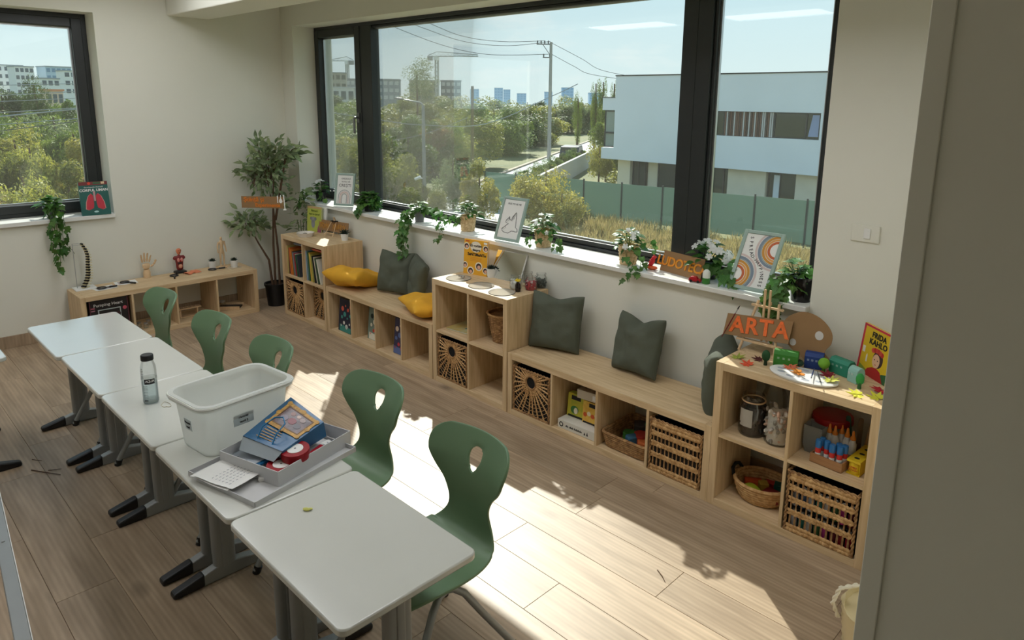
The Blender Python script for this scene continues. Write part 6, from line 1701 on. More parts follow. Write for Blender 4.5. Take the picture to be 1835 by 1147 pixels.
M_GOLD2 = mat('dark_gold_print', (120, 84, 40), 0.4, var=0.3, scale=80)
for q in oframe(0.10, 0.95, 0.38, 0.93, 0.085): onbag('printed_gold_frame', q, 0.0020, M_GOLD)
for q in oframe(0.165, 0.885, 0.445, 0.865, 0.022): onbag('printed_frame_line', q, 0.0026, M_GOLD2)
for (u, v) in ((0.13, 0.41), (0.92, 0.41), (0.92, 0.90), (0.13, 0.90), (0.525, 0.40), (0.525, 0.91), (0.12, 0.655), (0.93, 0.655)): onbag('printed_gold_corner', disc(0.055, 9, u, v, 0.045), 0.003, M_GOLD)
onbag('printed_picture', [(0.185, 0.465), (0.865, 0.465), (0.865, 0.845), (0.185, 0.845)], 0.0012, mat('dark_picture', (60, 48, 54), 0.25, col2=(116, 84, 84), scale=40))
for (u, v, ru, c) in ((0.32, 0.62, 0.09, (130, 120, 136)), (0.52, 0.64, 0.10, (130, 40, 50)), (0.70, 0.60, 0.09, (80, 76, 84)), (0.68, 0.76, 0.07, (150, 130, 126)), (0.40, 0.77, 0.06, (150, 110, 100)), (0.55, 0.78, 0.05, (196, 170, 156))): onbag('printed_figure', disc(ru, 10, u, v, ru * 0.7), 0.0018, colm(c, 0.3))
for k in range(5): onbag('printed_script', [(0.22, 0.32 - k * 0.055), (0.62 + 0.05 * (k % 2), 0.32 - k * 0.055), (0.62, 0.332 - k * 0.055), (0.22, 0.332 - k * 0.055)], 0.0012, M_GOLD)
b = MB(); b.tube([bagp(0.30, 0.06, -0.002), bagp(0.30, 0.20, 0.030), bagp(0.36, 0.42, 0.040), bagp(0.50, 0.50, 0.040), bagp(0.64, 0.42, 0.036), bagp(0.66, 0.20, 0.024), bagp(0.68, 0.06, -0.002)], 0.0028, 6); part('cord_handle', b, mat('blue_cord', (30, 120, 170), 0.5), t, smooth=True)
t = thing('gift_bag', 'second folded blue bag with pale inside under the first one', 'gift bag', inbox(-0.055, -0.065, 0.026), (0.05, -0.10, 0.12))
part('bag_body', MB().box(-0.095, 0.095, -0.08, 0.10, 0, 0.006), M_BAG, t); part('bag_flap', MB().box(-0.085, 0.075, -0.105, -0.02, 0.0065, 0.009), mat('pale_bag_inside_2', (170, 178, 186), 0.8), t, bevel=0.001)
for x in (-0.04, 0.02): part('bag_tab', MB().box(x, x + 0.006, -0.108, -0.085, 0.0095, 0.0115), M_INK, t)
def spool(label, loc, rot):
    t = thing('ribbon_roll', label, 'ribbon', loc, rot)
    b = MB(); b.lathe([(0.024, 0), (0.052, 0.0), (0.053, 0.004), (0.053, 0.030), (0.052, 0.034), (0.024, 0.034)], 32); part('ribbon', b, mat('red_satin', (150, 8, 22), 0.45, spec=0.3, var=0.1, scale=60, stretch=(1, 1, 6)), t, smooth=True)
    b = MB(); b.prism(disc(0.030, 24), 0.0335, 0.0355); part('white_core_label', b, M_PAPER, t); b = MB(); b.prism(disc(0.004, 10), 0.0355, 0.036); part('core_hole', b, colm((120, 120, 120)), t)
spool('upper red satin ribbon roll with a white core in the grey box', inbox(0.105, -0.055, 0.045), (0.10, 0.05, 0.3))
spool('lower red satin ribbon roll in the corner of the grey box', inbox(0.092, -0.115, 0.006), (0.0, 0.05, 0.0))
t = thing('ribbon_tail', 'loose red ribbon end trailing in the grey box', 'ribbon', inbox(0.115, 0.02, 0.004), 0.4)
b = MB(); b.box(-0.012, 0.012, -0.05, 0.06, 0.0, 0.03); part('ribbon', b, mat('red_satin_2', (180, 20, 36), 0.3), t, bevel=0.004)
t = thing('receipt', 'printed white slip at the front corner of the grey box', 'paper', inbox(0.045, -0.155, 0.006), (0.25, 0.1, -0.5))
part('slip', MB().box(-0.045, 0.045, -0.015, 0.015, 0, 0.012), M_PAPER, t)
for k in range(5): part('printed_line', MB().box(-0.04 + k * 0.018, -0.03 + k * 0.018, -0.0156, -0.0149, 0.002, 0.010), M_INK, t)
t = thing('paper_sheet', 'white note with blue-grey handwriting at the back of the grey box', 'paper', inbox(0.10, 0.11, 0.006), 0.2)
part('sheet', MB().box(-0.045, 0.045, -0.06, 0.06, 0, 0.0012), M_PAPER, t)
for k in range(5): part('written_line', MB().box(-0.03, 0.03 - 0.008 * (k % 2), 0.045 - k * 0.02, 0.048 - k * 0.02, 0.0012, 0.0016), colm((120, 126, 140)), t)
for i, (lc, a) in enumerate((((3.700, -2.485, ZD + 0.0205), 0.27), ((3.712, -2.478, ZD + 0.0235), 0.31))):
    t = thing('paper_sheet', ('lower handwritten note sheet' if i == 0 else 'upper handwritten note sheet with a curled edge') + ' hanging over the box lid', 'paper', lc, a)
    N = 8; sz = (0.20, 0.145)
    b = MB(); vs = [((-0.5 + p / N) * sz[0], (-0.5 + q / N) * sz[1], 0.0008 + (0.010 * max(0, 0.35 - q / N) if i else 0) + 0.002 * math.sin(p * 0.9 + i)) for p in range(N + 1) for q in range(N + 1)]
    b.add(vs, [(p * 9 + q, (p + 1) * 9 + q, (p + 1) * 9 + q + 1, p * 9 + q + 1) for p in range(N) for q in range(N)]); part('sheet', b, M_PAPER, t, smooth=80)
    if i:
        b = MB()
        for k in range(6):
            for j in range(7): b.tube([(-0.02 + k * 0.017, -0.055 + j * 0.016, 0.0062), (-0.018 + k * 0.017 + RP.uniform(-.003, .003), -0.048 + j * 0.016, 0.0066)], 0.0009, 4)
        o = part('handwriting', b, colm((110, 112, 124)), t)
t = thing('petal', 'small yellow-green petal on the nearest desk', 'petal', (4.085, -2.375, ZD + 0.001), 0.5)
b = MB(); b.ell((0, 0, 0.004), 0.014, 0.008, 0.004, 10, 6); b.ell((0.012, 0.006, 0.004), 0.008, 0.006, 0.003, 8, 5); part('petal_blade', b, colm((206, 206, 110), 0.8), t, smooth=True)
# twigs on the floor
for i, (p, q, r_, lb) in enumerate((((1.735, -2.765), (1.90, -2.665), 0.003, 'longest dry twig on the floor left of the desk feet'), ((1.80, -2.70), (1.83, -2.645), 0.002, 'short dry twig crossing the longest one'), ((1.60, -2.735), (1.655, -2.70), 0.002, 'short dry twig lying apart from the other two'), ((4.63, -1.025), (4.70, -1.07), 0.0018, 'tiny dark stem on the sunlit floor'))):
    t = thing('dry_twig', lb, 'twig', (p[0], p[1], 0.0))
    b = MB(); b.tube([(0, 0, r_ + 0.0005), ((q[0] - p[0]) * 0.5 + 0.006, (q[1] - p[1]) * 0.5, r_ + 0.002), (q[0] - p[0], q[1] - p[1], r_ + 0.0005)], [r_, r_, r_ * 0.5], 5); part('twig', b, M_BARK, t)
# rope-handled basket behind the near wall edge
t = thing('rope_basket', 'woven basket with a pale rope handle peeping from behind the near wall', 'basket', (5.50, -0.86, 0))
part('basket_body', wicker_pot_mb(0.13, 0.15, 0.20, 44, 12, 0.004), mat('pale_seagrass', (206, 190, 150), 0.85), t, smooth=True)
b = MB()
hp = [(-0.145, -0.06, 0.13), (-0.165, -0.075, 0.19), (-0.150, -0.06, 0.25), (-0.10, -0.03, 0.275), (-0.05, 0.0, 0.27)]
for ph in (0, PI):
    pts = []
    for i in range(len(hp) - 1):
        for k in range(8):
            p = Vector(hp[i]).lerp(Vector(hp[i + 1]), k / 8); a = (i * 8 + k) * 0.9 + ph
            pts.append(p + Vector((math.cos(a) * 0.004, math.sin(a) * 0.004, math.sin(a) * 0.002)))
    b.tube(pts, 0.0052, 6)
part('rope_handle', b, mat('white_rope', (226, 218, 196), 0.9), t, smooth=True)

# ================================================================== outdoors (ground 3.6 m below the room's floor)
G = -3.6
M_GROUND = mat('dry_meadow', (108, 104, 62), 0.95, col2=(78, 88, 44), scale=0.25, bump=0.3, bscale=3)
gb = MB()
gb.box(-420, 120, 0.6, 900, G - 0.5, G); gb.box(-420, -1.2, -300, 0.6, G - 0.5, G)
struct('trim_3', gb, M_GROUND)['label'] = 'dry meadow ground outside around the building'
rd = Vector((-0.515, 0.857, 0)); rn = Vector((0.857, 0.515, 0))
r0 = Vector((-26.1, 23.3, G))
def strip(o0, o1, z0, z1, a=-14, c=130):
    p = [r0 + rn * o0 + rd * a, r0 + rn * o1 + rd * a, r0 + rn * o1 + rd * c, r0 + rn * o0 + rd * c]
    b = MB(); b.add([(q.x, q.y, G + z0) for q in p] + [(q.x, q.y, G + z1) for q in p], [(0, 3, 2, 1), (4, 5, 6, 7), (0, 1, 5, 4), (1, 2, 6, 5), (2, 3, 7, 6), (3, 0, 4, 7)])
    return b
struct('trim_4', strip(0.0, 5.3, -0.1, 0.03), mat('pale_asphalt', (176, 176, 176), 0.9, var=0.06, scale=1.5))['label'] = 'pale asphalt road outside'
tag(part('kerb', strip(-0.3, 0.0, -0.1, 0.16), mat('kerb_stone', (150, 138, 118), 0.9, var=0.1, scale=3)), 'low stone kerb along the far side of the road', 'kerb')
tag(part('garden_wall', strip(5.3, 5.5, -0.1, 1.35, -4, 40), mat('kerb_concrete', (188, 186, 180), 0.9)), 'low pale garden wall along the near side of the road', 'wall')

# ---- house across the yard
M_PLA = mat('pale_blue_grey_render', (232, 232, 232), 0.9, var=0.03, scale=0.6)
M_BEI = mat('beige_stone_cladding', (226, 212, 188), 0.85, var=0.05, scale=2)
M_DWIN = mat('dark_window_frame', (40, 42, 44), 0.5)
M_HGL = mat('dark_house_glass', (46, 54, 48), 0.06, spec=0.7)
M_CURT = mat('white_curtain', (222, 226, 232), 0.9)
h = thing('house', 'modern pale two-storey house with a long strip window beyond the green fence', 'house', (0, 0, 0))
HX0, HX1, HY = -19.04, 3.0, 30.0
b = MB()
b.box(HX0, HX1, HY, HY + 0.35, 1.62, 3.47); b.box(HX0, HX1, HY, HY + 0.35, -1.31, 0.37)
b.box(HX0, -13.25, HY, HY + 0.35, 0.37, 1.62); b.box(-7.08, HX1, HY, HY + 0.35, 0.37, 1.62)
b.box(HX0, HX1, HY + 0.35, HY + 9, -1.31, 3.47)
b.box(-19.95, HX0, HY, HY + 6, 1.54, 2.25); b.box(-19.95, HX0, HY, HY + 6, -1.31, -0.65)
part('upper_floor', b, M_PLA, h)
b = MB(); b.box(HX0 - 0.03, HX1, HY - 0.03, HY + 9, 3.47, 3.53); b.box(-19.98, HX0, HY - 0.03, HY + 6, 2.25, 2.29)
part('roof_edge', b, M_DWIN, h)
def hwin(x0, x1, z0, z1, y_, muls=(), glass=M_HGL):
    b = MB(); bars(b, x0, x1, z0, z1, 0.06, 0.06, 0.06, 0.06, y_, y_ + 0.1)
    for m_ in muls: b.box(m_ - 0.04, m_ + 0.04, y_, y_ + 0.1, z0, z1)
    f = part('window', b, M_DWIN, h)
    part('pane', MB().box(x0 + 0.05, x1 - 0.05, y_ + 0.05, y_ + 0.06, z0 + 0.05, z1 - 0.05), glass, f)
    return f
hwin(-13.25, -12.05, 0.37, 1.62, HY + 0.1)
f = hwin(-9.38, -7.08, 0.37, 1.62, HY + 0.1, (-7.78,))
b = MB(); b.add([(-7.66, HY + 0.13, 0.5), (-7.18, HY + 0.13, 0.5), (-7.18, HY + 0.13, 1.52), (-7.5, HY + 0.13, 1.52), (-7.66, HY + 0.16, 0.5), (-7.18, HY + 0.16, 0.5), (-7.18, HY + 0.16, 1.52), (-7.5, HY + 0.16, 1.52)],
                    [(0, 1, 2, 3), (7, 6, 5, 4), (0, 4, 5, 1), (2, 6, 7, 3), (1, 5, 6, 2), (3, 7, 4, 0)])
part('curtain', b, mat('pale_blue_curtain', (150, 160, 190), 0.9), f)
hwin(-19.85, -19.06, -0.62, 1.52, HY + 0.12, (), mat('curtained_glass', (150, 158, 146), 0.15))
part('window_bar', MB().box(-19.85, -19.06, HY + 0.10, HY + 0.2, 0.18, 0.28), M_DWIN, h)
SL = [mat('brown_slat', (112, 78, 62), 0.8), mat('pale_slat', (190, 184, 178), 0.8), mat('dark_brown_slat', (80, 58, 50), 0.8)]
part('slat_backing', MB().box(-12.05, -9.38, HY + 0.2, HY + 0.3, 0.37, 1.62), mat('slat_backing', (86, 70, 62), 0.9), h)
pat = [0, 1, 2, 0, 2, 1, 0, 0, 2, 0, 1, 0, 2, 1, 2, 0, 1, 0, 2, 0, 1, 1, 2, 0, 1, 1]
for i, k in enumerate(pat):
    x = -12.03 + i * 2.64 / len(pat)
    part('slat', MB().box(x, x + 0.072, HY + 0.08, HY + 0.18, 0.39, 1.60), SL[k], h)
b = MB(); b.box(HX0 + 0.9, HX1, HY + 1.4, HY + 8.5, G, -1.31)
part('ground_floor', b, M_BEI, h)
b = MB()
for (x0, x1, y0) in ((-19.04, -18.15, HY + 0.5), (-17.15, -16.4, HY + 0.9), (-11.85, -9.75, HY + 0.5), (-8.2, HX1, HY + 0.5)): b.box(x0, x1, y0, HY + 1.5, G, -1.31)
part('clad_pier', b, M_BEI, h)
for (x0, x1, mu) in ((-18.1, -17.2, (-17.7,)), (-16.35, -12.95, (-14.6,)), (-12.95, -11.87, (-12.2,)), (-9.72, -8.22, (-9.1,))): hwin(x0, x1, G + 0.1, -1.36, HY + 0.7, mu)
b = MB(); b.box(-9.4, -9.1, HY + 0.68, HY + 0.70, G + 0.4, -1.5); part('curtain', b, M_CURT, h)

# ---- green shade-net fence
fa = Vector((-21.4, 21.9, G)); fd = Vector((0.9925, 0.122, 0))
t = thing('garden_fence', 'long green shade-net fence on dark posts in front of the pale house', 'fence', fa, math.atan2(fd.y, fd.x))
M_NET = clear_mat('green_shade_net', (150, 170, 156), gloss=0.0, rough=0.6, haze=0.64, hazecol=(140, 162, 150))
M_POST = mat('dark_fence_post', (52, 58, 54), 0.6)
for i in range(14):
    x = i * 2.08
    part('post', MB().box(x - 0.03, x + 0.03, -0.03, 0.03, 0, 1.98), M_POST, t)
    if i < 13: part('shade_net', MB().box(x + 0.03, x + 2.05, -0.012, -0.002, 0.16 + 0.03 * (i % 2), 1.88 + 0.02 * (i % 3)), M_NET, t)

# ---- street furniture
t = thing('street_lamp', 'grey street lamp with a camera bracket in front of the trees', 'street lamp', (-20.6, 17.2, G))
b = MB(); b.tube([(0, 0, 0), (0, 0, 5.35)], [0.10, 0.07], 10); part('pole', b, M_STEEL, t, smooth=True)
b = MB(); b.tube([(0, 0, 5.35), (-0.10, -0.10, 5.48), (-0.62, -0.62, 5.60)], 0.035, 8); part('arm', b, M_STEEL, t, smooth=True)
b = MB(); b.ell((0, 0, 0), 0.24, 0.08, 0.05, 10, 6, T(-0.78, -0.78, 5.64, 0, 0.1, PI / 4)); part('lamp_head', b, mat('dark_lamp_head', (96, 98, 98), 0.5), t, smooth=True)
b = MB(); b.tube([(0, 0, 1.9), (-0.22, -0.2, 1.92)], 0.03, 6); b.tube([(-0.34, -0.3, 1.86), (-0.12, -0.12, 1.98)], 0.07, 8); part('security_camera', b, M_WHITE, t, smooth=True)
t = thing('utility_pole', 'tall concrete utility pole with two cross arms above the road', 'utility pole', (-39.2, 46.6, G))
b = MB(); b.tube([(0, 0, 0), (0, 0, 11.0)], [0.20, 0.13], 10); part('pole', b, mat('concrete_pole', (158, 156, 148), 0.9), t, smooth=True)
M_INS = mat('insulator', (84, 88, 90), 0.4)
for (z, xa, n) in ((10.75, -1.35, 4), (9.55, -0.75, 2)):
    b = MB(); b.box(xa, 0.1, -0.05, 0.05, z, z + 0.1)
    if n == 4: b.tube([(-0.75, 0, z), (-0.1, 0, z - 0.9)], 0.03, 5)
    a_ = part('cross_arm', b, M_INS, t, rot=(0, 0, PI / 4))
    for k in range(n):
        x = xa + 0.08 + k * (abs(xa) * 0.75) / max(1, n - 1)
        b = MB(); b.lathe([(0.03, 0.1), (0.07, 0.16), (0.05, 0.24), (0.07, 0.3), (0.03, 0.38)], 8, (x, 0, z)); part('insulator', b, M_INS, a_, smooth=True)
t = thing('wooden_pole', 'dark wooden pole at the road verge among the trees', 'utility pole', (-32.6, 30.9, G))
b = MB(); b.tube([(0, 0, 0), (0.05, 0, 6.6)], [0.14, 0.10], 8); part('pole', b, M_BARK, t, smooth=True)
M_WIRE = mat('pale_cable', (150, 154, 154), 0.6)
M_WIRED = mat('dark_cable', (70, 74, 76), 0.6)
def wire(label, pts, r, m):
    b = MB(); P_ = []
    for i in range(len(pts) - 1):
        for k in range(6):
            p0, p1, p2, p3 = [Vector(pts[max(0, min(len(pts) - 1, i + d))]) for d in (-1, 0, 1, 2)]
            f = k / 6
            P_.append(p1 + 0.5 * f * (p2 - p0 + f * (2 * p0 - 5 * p1 + 4 * p2 - p3 + f * (3 * (p1 - p2) + p3 - p0))))
    P_.append(Vector(pts[-1]))
    b.tube(P_, r, 4)
    tag(part('cable', b, m), label, 'cable')
wire('pale cable rising to the upper cross arm of the utility pole, top one', [(-50, 35.6, 10.6), (-46.59, 38.49, 8.76), (-44.41, 40.31, 7.74), (-41.73, 42.72, 7.3), (-39.6, 46.2, 7.5)], 0.022, M_WIRED)
wire('dark cable to the upper cross arm of the utility pole, second from top', [(-51, 34.6, 10.2), (-47.48, 37.58, 8.59), (-44.34, 40.25, 7.29), (-41.34, 43.05, 6.94), (-39.2, 46.5, 7.45)], 0.022, M_WIRED)
wire('dark cable sagging to the lower cross arm of the utility pole', [(-53, 32.6, 10.6), (-48.92, 36.13, 8.42), (-45.37, 39.12, 6.82), (-42.32, 41.87, 6.12), (-39.3, 46.4, 6.3)], 0.022, M_WIRED)
wire('cable running from the utility pole towards the poplars, upper', [(-39.1, 46.6, 7.3), (-37, 48.5, 5.9), (-35.69, 49.9, 4.9), (-33, 53, 4.2)], 0.02, M_WIRED)
wire('cable running from the utility pole towards the poplars, lower', [(-39.1, 46.6, 6.3), (-37.4, 47.9, 5.2), (-36.2, 49.0, 4.5), (-33, 52.5, 3.9)], 0.02, M_WIRED)
wire('pale sagging cable across the wood from the narrow sash to the utility pole', [(-33, 15.3, 1.8), (-28.19, 19.92, 0.83), (-26.31, 21.66, 0.58), (-23.8, 24.13, 0.69), (-21.39, 26.91, 2.24), (-20.4, 28.2, 3.0)], 0.022, M_WIRE)
wire('pale cable from the street lamp to the wooden pole', [(-33, 14.8, -1.2), (-28.0, 19.74, -0.39), (-26.24, 21.59, 0.08), (-24.55, 23.51, 1.05)], 0.016, M_WIRE)
LWN = ('first', 'second', 'third', 'fourth', 'fifth', 'sixth', 'seventh')
for (nm, p, q, r_) in zip(LWN, ((-25.27, 1.85, 2.33), (-25.21, 1.8, 1.97), (-25.18, 1.77, 1.76), (-25.12, 1.71, 1.37), (-25.1, 1.69, 1.23), (-25.06, 1.66, 0.95), (-25.02, 1.62, 0.72)),
                          ((-23.27, 3.81, 2.42), (-23.23, 3.77, 2.15), (-23.19, 3.74, 1.91), (-23.07, 3.76, 1.58), (-23.06, 3.76, 1.54), (-22.94, 3.78, 1.21), (-22.93, 3.77, 1.13)), (.012, .012, .012, .012, .024, .012, .014)):
    p, q = Vector(p), Vector(q); d = q - p
    wire('%s cable from the top crossing outside the small window' % nm, [p - d * 2, p, q, q + d * 2], r_, M_WIRED if nm == 'seventh' else M_WIRE)
# ---- tower cranes
M_CR = mat('crane_steel', (172, 176, 172), 0.7)
def crane(label, loc, ht, jib, cj, rz):
    t = thing('tower_crane', label, 'crane', loc, rz)
    b = MB(); s_ = 0.45
    for (x, y_) in ((-s_, -s_), (s_, -s_), (s_, s_), (-s_, s_)): b.box(x - 0.12, x + 0.12, y_ - 0.12, y_ + 0.12, 0, ht)
    for k in range(int(ht / 1.4)):
        z = k * 1.4
        b.tube([(-s_, -s_, z), (s_, -s_, z + 1.4)], 0.07, 4); b.tube([(s_, s_, z), (-s_, s_, z + 1.4)], 0.07, 4)
    part('mast', b, M_CR, t)
    b = MB()
    for y_ in (-0.4, 0.4): b.tube([(-cj, y_, ht), (jib, y_, ht)], 0.12, 4)
    b.tube([(-cj, 0, ht + 0.2), (0, 0, ht + 1.5), (jib, 0, ht + 0.5)], 0.12, 4)
    for k in range(int((jib + cj) / 1.6)):
        x = -cj + k * 1.6
        b.tube([(x, -0.4, ht), (x + 0.8, 0, ht + 0.9), (x + 1.6, 0.4, ht)], 0.06, 4)
    part('jib', b, M_CR, t)
    part('counterweight', MB().box(-cj, -cj + 1.6, -0.6, 0.6, ht - 1.4, ht), M_STEEL, t)
    part('cab', MB().box(-0.7, 0.7, -1.2, 0.6, ht - 1.3, ht + 0.1), M_WHITE, t)
crane('pale tower crane over the unfinished block, seen through the narrow sash', (-226, 141, G), 19.2, 6.2, 2.6, 0.5 + PI)
crane('long tower crane behind the tall loose tree', (-186, 151, G), 20.0, 14.5, 3.2, 0.55)

# ---- far buildings
M_BW = mat('white_block_render', (226, 226, 222), 0.9, var=0.02)
M_BG = mat('grey_block_render', (150, 156, 160), 0.9, var=0.03)
M_BB = mat('blue_glass_block', (170, 192, 206), 0.4, var=0.05)
M_BWIN = mat('far_window', (86, 96, 104), 0.3)
M_BAL = mat('balcony_slab', (200, 202, 200), 0.9)
def block(label, x, y_, wd, z0, z1, m, rz, floors, cols_, win=M_BWIN, roof=None, name='apartment_block', dp=None):
    """box building: its face looks along local -y"""
    t = thing(name, label, 'building', (x, y_, G), rz)
    ht = z1 - G
    dp = dp or wd
    part('wall', MB().box(-wd / 2, wd / 2, 0, dp, 0, ht), m, t)
    part('roof', MB().box(-wd / 2 - 0.2, wd / 2 + 0.2, -0.2, dp + 0.2, ht, ht + 0.35), roof or M_BG, t)
    fh = ht / floors
    for i in range(floors):
        if (i + 0.9) * fh < ht * 0.45: continue
        for k in range(cols_):
            cw = wd / cols_
            xx = -wd / 2 + k * cw
            part('window', MB().box(xx + cw * 0.16, xx + cw * 0.84, -0.06, 0.02, i * fh + fh * 0.30, i * fh + fh * 0.82), win, t)
    return t
block('white apartment block with window rows at the left edge of the small window', -316, 52, 13, 0, 12.4, M_BW, 1.75, 6, 4)
block('white apartment block with stepped end beside the conifer in the small window', -300, 55.5, 6.0, 0, 11.6, M_BW, 1.75, 6, 4)
block('blue glass office block seen past the conifer', -302, 66.5, 8.5, 0, 12.0, M_BB, 1.70, 6, 5, colm((110, 140, 165)))
block('white block with round corner in front of the blue office', -277, 65, 6.0, 0, 10.0, M_BW, 1.72, 5, 3)
block('low white block below the blue office', -233, 48.5, 4.6, 0, 6.4, M_BW, 1.70, 4, 3)
block('orange-roofed low house between the trees in the small window', -149, 30.7, 2.8, 0, 2.7, colm((214, 190, 168), 0.9), 1.7, 2, 3, roof=colm((206, 140, 104), 0.9), name='low_house')
block('unfinished concrete frame block under the first crane', -193, 117, 5.2, 0, 9.7, colm((186, 178, 164), 0.9), 1.0, 5, 3, colm((112, 108, 100), 0.9))
block('grey-roofed low house in front of the unfinished block', -156, 95, 7.4, 0, 4.6, M_BW, 1.0, 2, 4, roof=colm((206, 208, 210), 0.9), name='low_house')
block('grey and white apartment block beside the window handle', -207, 132, 6.0, 0, 8.4, M_BG, 0.95, 5, 4, M_BAL)
block('grey balcony block left of the tall loose tree', -199, 139, 9.4, 0, 8.4, M_BG, 0.9, 5, 5, M_BAL)
block('ochre-grey block behind the tall loose tree', -201, 157, 10.5, 0, 8.6, colm((160, 152, 130), 0.9), 0.88, 5, 5)
block('dark block with white balconies right of the crane mast', -199, 168, 7.5, 0, 8.8, colm((112, 120, 128), 0.9), 0.86, 5, 4, M_BAL)
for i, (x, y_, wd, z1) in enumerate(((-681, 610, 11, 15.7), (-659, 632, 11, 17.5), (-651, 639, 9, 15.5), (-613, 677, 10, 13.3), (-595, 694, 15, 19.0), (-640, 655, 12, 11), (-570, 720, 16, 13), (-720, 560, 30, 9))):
    block('hazy blue tower block on the far city skyline', x, y_, wd, 0, z1, mat('hazy_blue_block', (150, 178, 198), 0.95), 0.8, 6, 3, colm((128, 158, 182)), name='tower_block')  # distance haze is put into the wall and window colours
for o in bpy.data.objects:
    if o.name.startswith('tower_block'): o['group'] = 'far skyline towers'

# ---- parked car
t = thing('car', 'dark car parked at the end of the road behind the fence', 'car', (-36.2, 46.5, G + 0.03), math.atan2(rd.y, rd.x))
b = MB(); prof = [(-2.1, 0.35), (-2.15, 0.8), (-1.9, 1.0), (-1.35, 1.55), (0.5, 1.6), (1.2, 1.05), (2.0, 0.92), (2.15, 0.6), (2.1, 0.35)]
b.prism(prof, -0.86, 0.86); b.v = [(v[0], v[2], v[1]) for v in b.v]
part('car_body', b, mat('dark_car_paint', (34, 36, 40), 0.3), t, bevel=0.08)
b = MB(); b.box(-1.75, -1.5, -0.7, 0.7, 1.08, 1.48); part('rear_window', b, M_HGL, t)
for x in (-1.35, 1.3):
    for y_ in (-0.8, 0.8):
        b = MB(); b.tube([(x, y_ - 0.1, 0.32), (x, y_ + 0.1, 0.32)], 0.32, 16); part('wheel', b, M_BLACK, t, smooth=True)

# ---- trees
def leafmat(name, a, c, tr=0.38):
    return mat(name, a, 0.6, col2=c, scale=1.6, rnd=0.12, hue=0.012, translu=tr, spec=0.3)
L_GRN = leafmat('tree_leaf_green', (77, 103, 38), (128, 142, 56))
L_OLV = leafmat('tree_leaf_olive', (107, 114, 45), (156, 153, 68))
L_YEL = leafmat('tree_leaf_yellow', (139, 135, 54), (177, 170, 80))
L_BRN = leafmat('tree_leaf_russet', (144, 116, 77), (181, 153, 93))
L_DRK = leafmat('tree_leaf_dark', (54, 75, 36), (89, 107, 51))
L_GRY = leafmat('tree_leaf_grey', (105, 121, 79), (144, 153, 103))
def crown_mesh(seed, n, clumps, leaf, shape=(1, 1, 1), loose=0.0, upright=0.0):
    r = random.Random(seed)
    cs = []
    for i in range(clumps):
        while True:
            p = Vector((r.uniform(-1, 1), r.uniform(-1, 1), r.uniform(-0.95, 1)))
            if 0.25 < p.length < 0.9: break
        cs.append((Vector((p.x * shape[0], p.y * shape[1], p.z * shape[2])), r.uniform(0.24, 0.42)))
    b = MB()
    for i in range(n):
        c, cr = cs[i % clumps]
        d = Vector((r.gauss(0, 1), r.gauss(0, 1), r.gauss(0.15, 1))).normalized()
        p = c + Vector((d.x * shape[0] ** 0.5, d.y * shape[1] ** 0.5, d.z * max(1, shape[2]) ** 0.5)) * cr * (r.uniform(0.55, 1.05) + loose * r.random())
        nrm = (d + Vector((r.gauss(0, .6), r.gauss(0, .6), r.gauss(0.2, .6)))).normalized()
        u = nrm.orthogonal().normalized()
        u = (u * math.cos(i * 2.4) + nrm.cross(u) * math.sin(i * 2.4)).normalized()
        if upright: u = (u + Vector((0, 0, upright))).normalized()
        v = nrm.cross(u).normalized()
        L = leaf * r.uniform(0.7, 1.4); W_ = L * 0.42
        b.add([p - u * L * 0.5, p + v * W_ * 0.5 + nrm * L * 0.06, p + u * L * 0.6, p - v * W_ * 0.5 + nrm * L * 0.06], [(0, 1, 2, 3)])
    return b.mesh('crown', L_GRN)
CR = [crown_mesh(11, 9000, 20, 0.09), crown_mesh(12, 9000, 24, 0.085), crown_mesh(13, 9000, 18, 0.095, (1.15, 1.15, 0.8)), crown_mesh(14, 6000, 26, 0.10, (1, 1, 0.9), 0.5),
      crown_mesh(15, 4500, 18, 0.06, (0.8, 0.8, 1.15), 0.25), crown_mesh(16, 4000, 22, 0.055, (0.30, 0.30, 1.0), 0.05, 0.8), crown_mesh(17, 5000, 24, 0.06, (0.55, 0.55, 1.0), 0.1)]
TRUNK = MB(); TRUNK.tube([(0, 0, 0), (0.02, 0.01, 0.5), (0, 0, 1.0)], [0.045, 0.035, 0.02], 7)
TR_ME = TRUNK.mesh('trunk', M_BARK, True)
def tree(name, label, x, y_, ht, wd, ci, m, low=0.25, group=None, cat='tree', rz=None):
    """ht: full height above the ground, wd: crown width, low: where the crown starts (share of height)"""
    t = thing(name, label, cat, (x, y_, G), random.uniform(0, 6.28) if rz is None else rz, group)
    k_ = 0.35 if ci in (4, 5) else 0.45
    tr = link('trunk', TR_ME, t, scale=(ht * k_, ht * k_, ht * 0.8))
    zc = ht * (1 + low) / 2; zr = ht * (1 - low) / 2
    sh = {0: 1.25, 1: 1.25, 2: 1.1, 3: 1.3, 4: 1.35, 5: 1.25, 6: 1.25}[ci]
    sx = {5: 0.42, 6: 0.85, 2: 1.45, 4: 1.0}.get(ci, 1.25)
    c = link('crown', CR[ci], t, (0, 0, zc), None, (wd / 2 / sx, wd / 2 / sx, zr / sh))
    c['kind'] = 'stuff'
    c.material_slots[0].link = 'OBJECT'
    c.material_slots[0].material = m
    return t
cx_, cy_ = CAMPOS.x, CAMPOS.y
def polar(yaw, d): return cx_ + d * math.cos(math.radians(yaw)), cy_ + d * math.sin(math.radians(yaw))
def offroad(x, y_):
    return (Vector((x, y_, G)) - r0).dot(rn)
R5 = random.Random(21)
mats_ = [L_GRN, L_OLV, L_OLV, L_YEL, L_DRK, L_GRN, L_GRY]
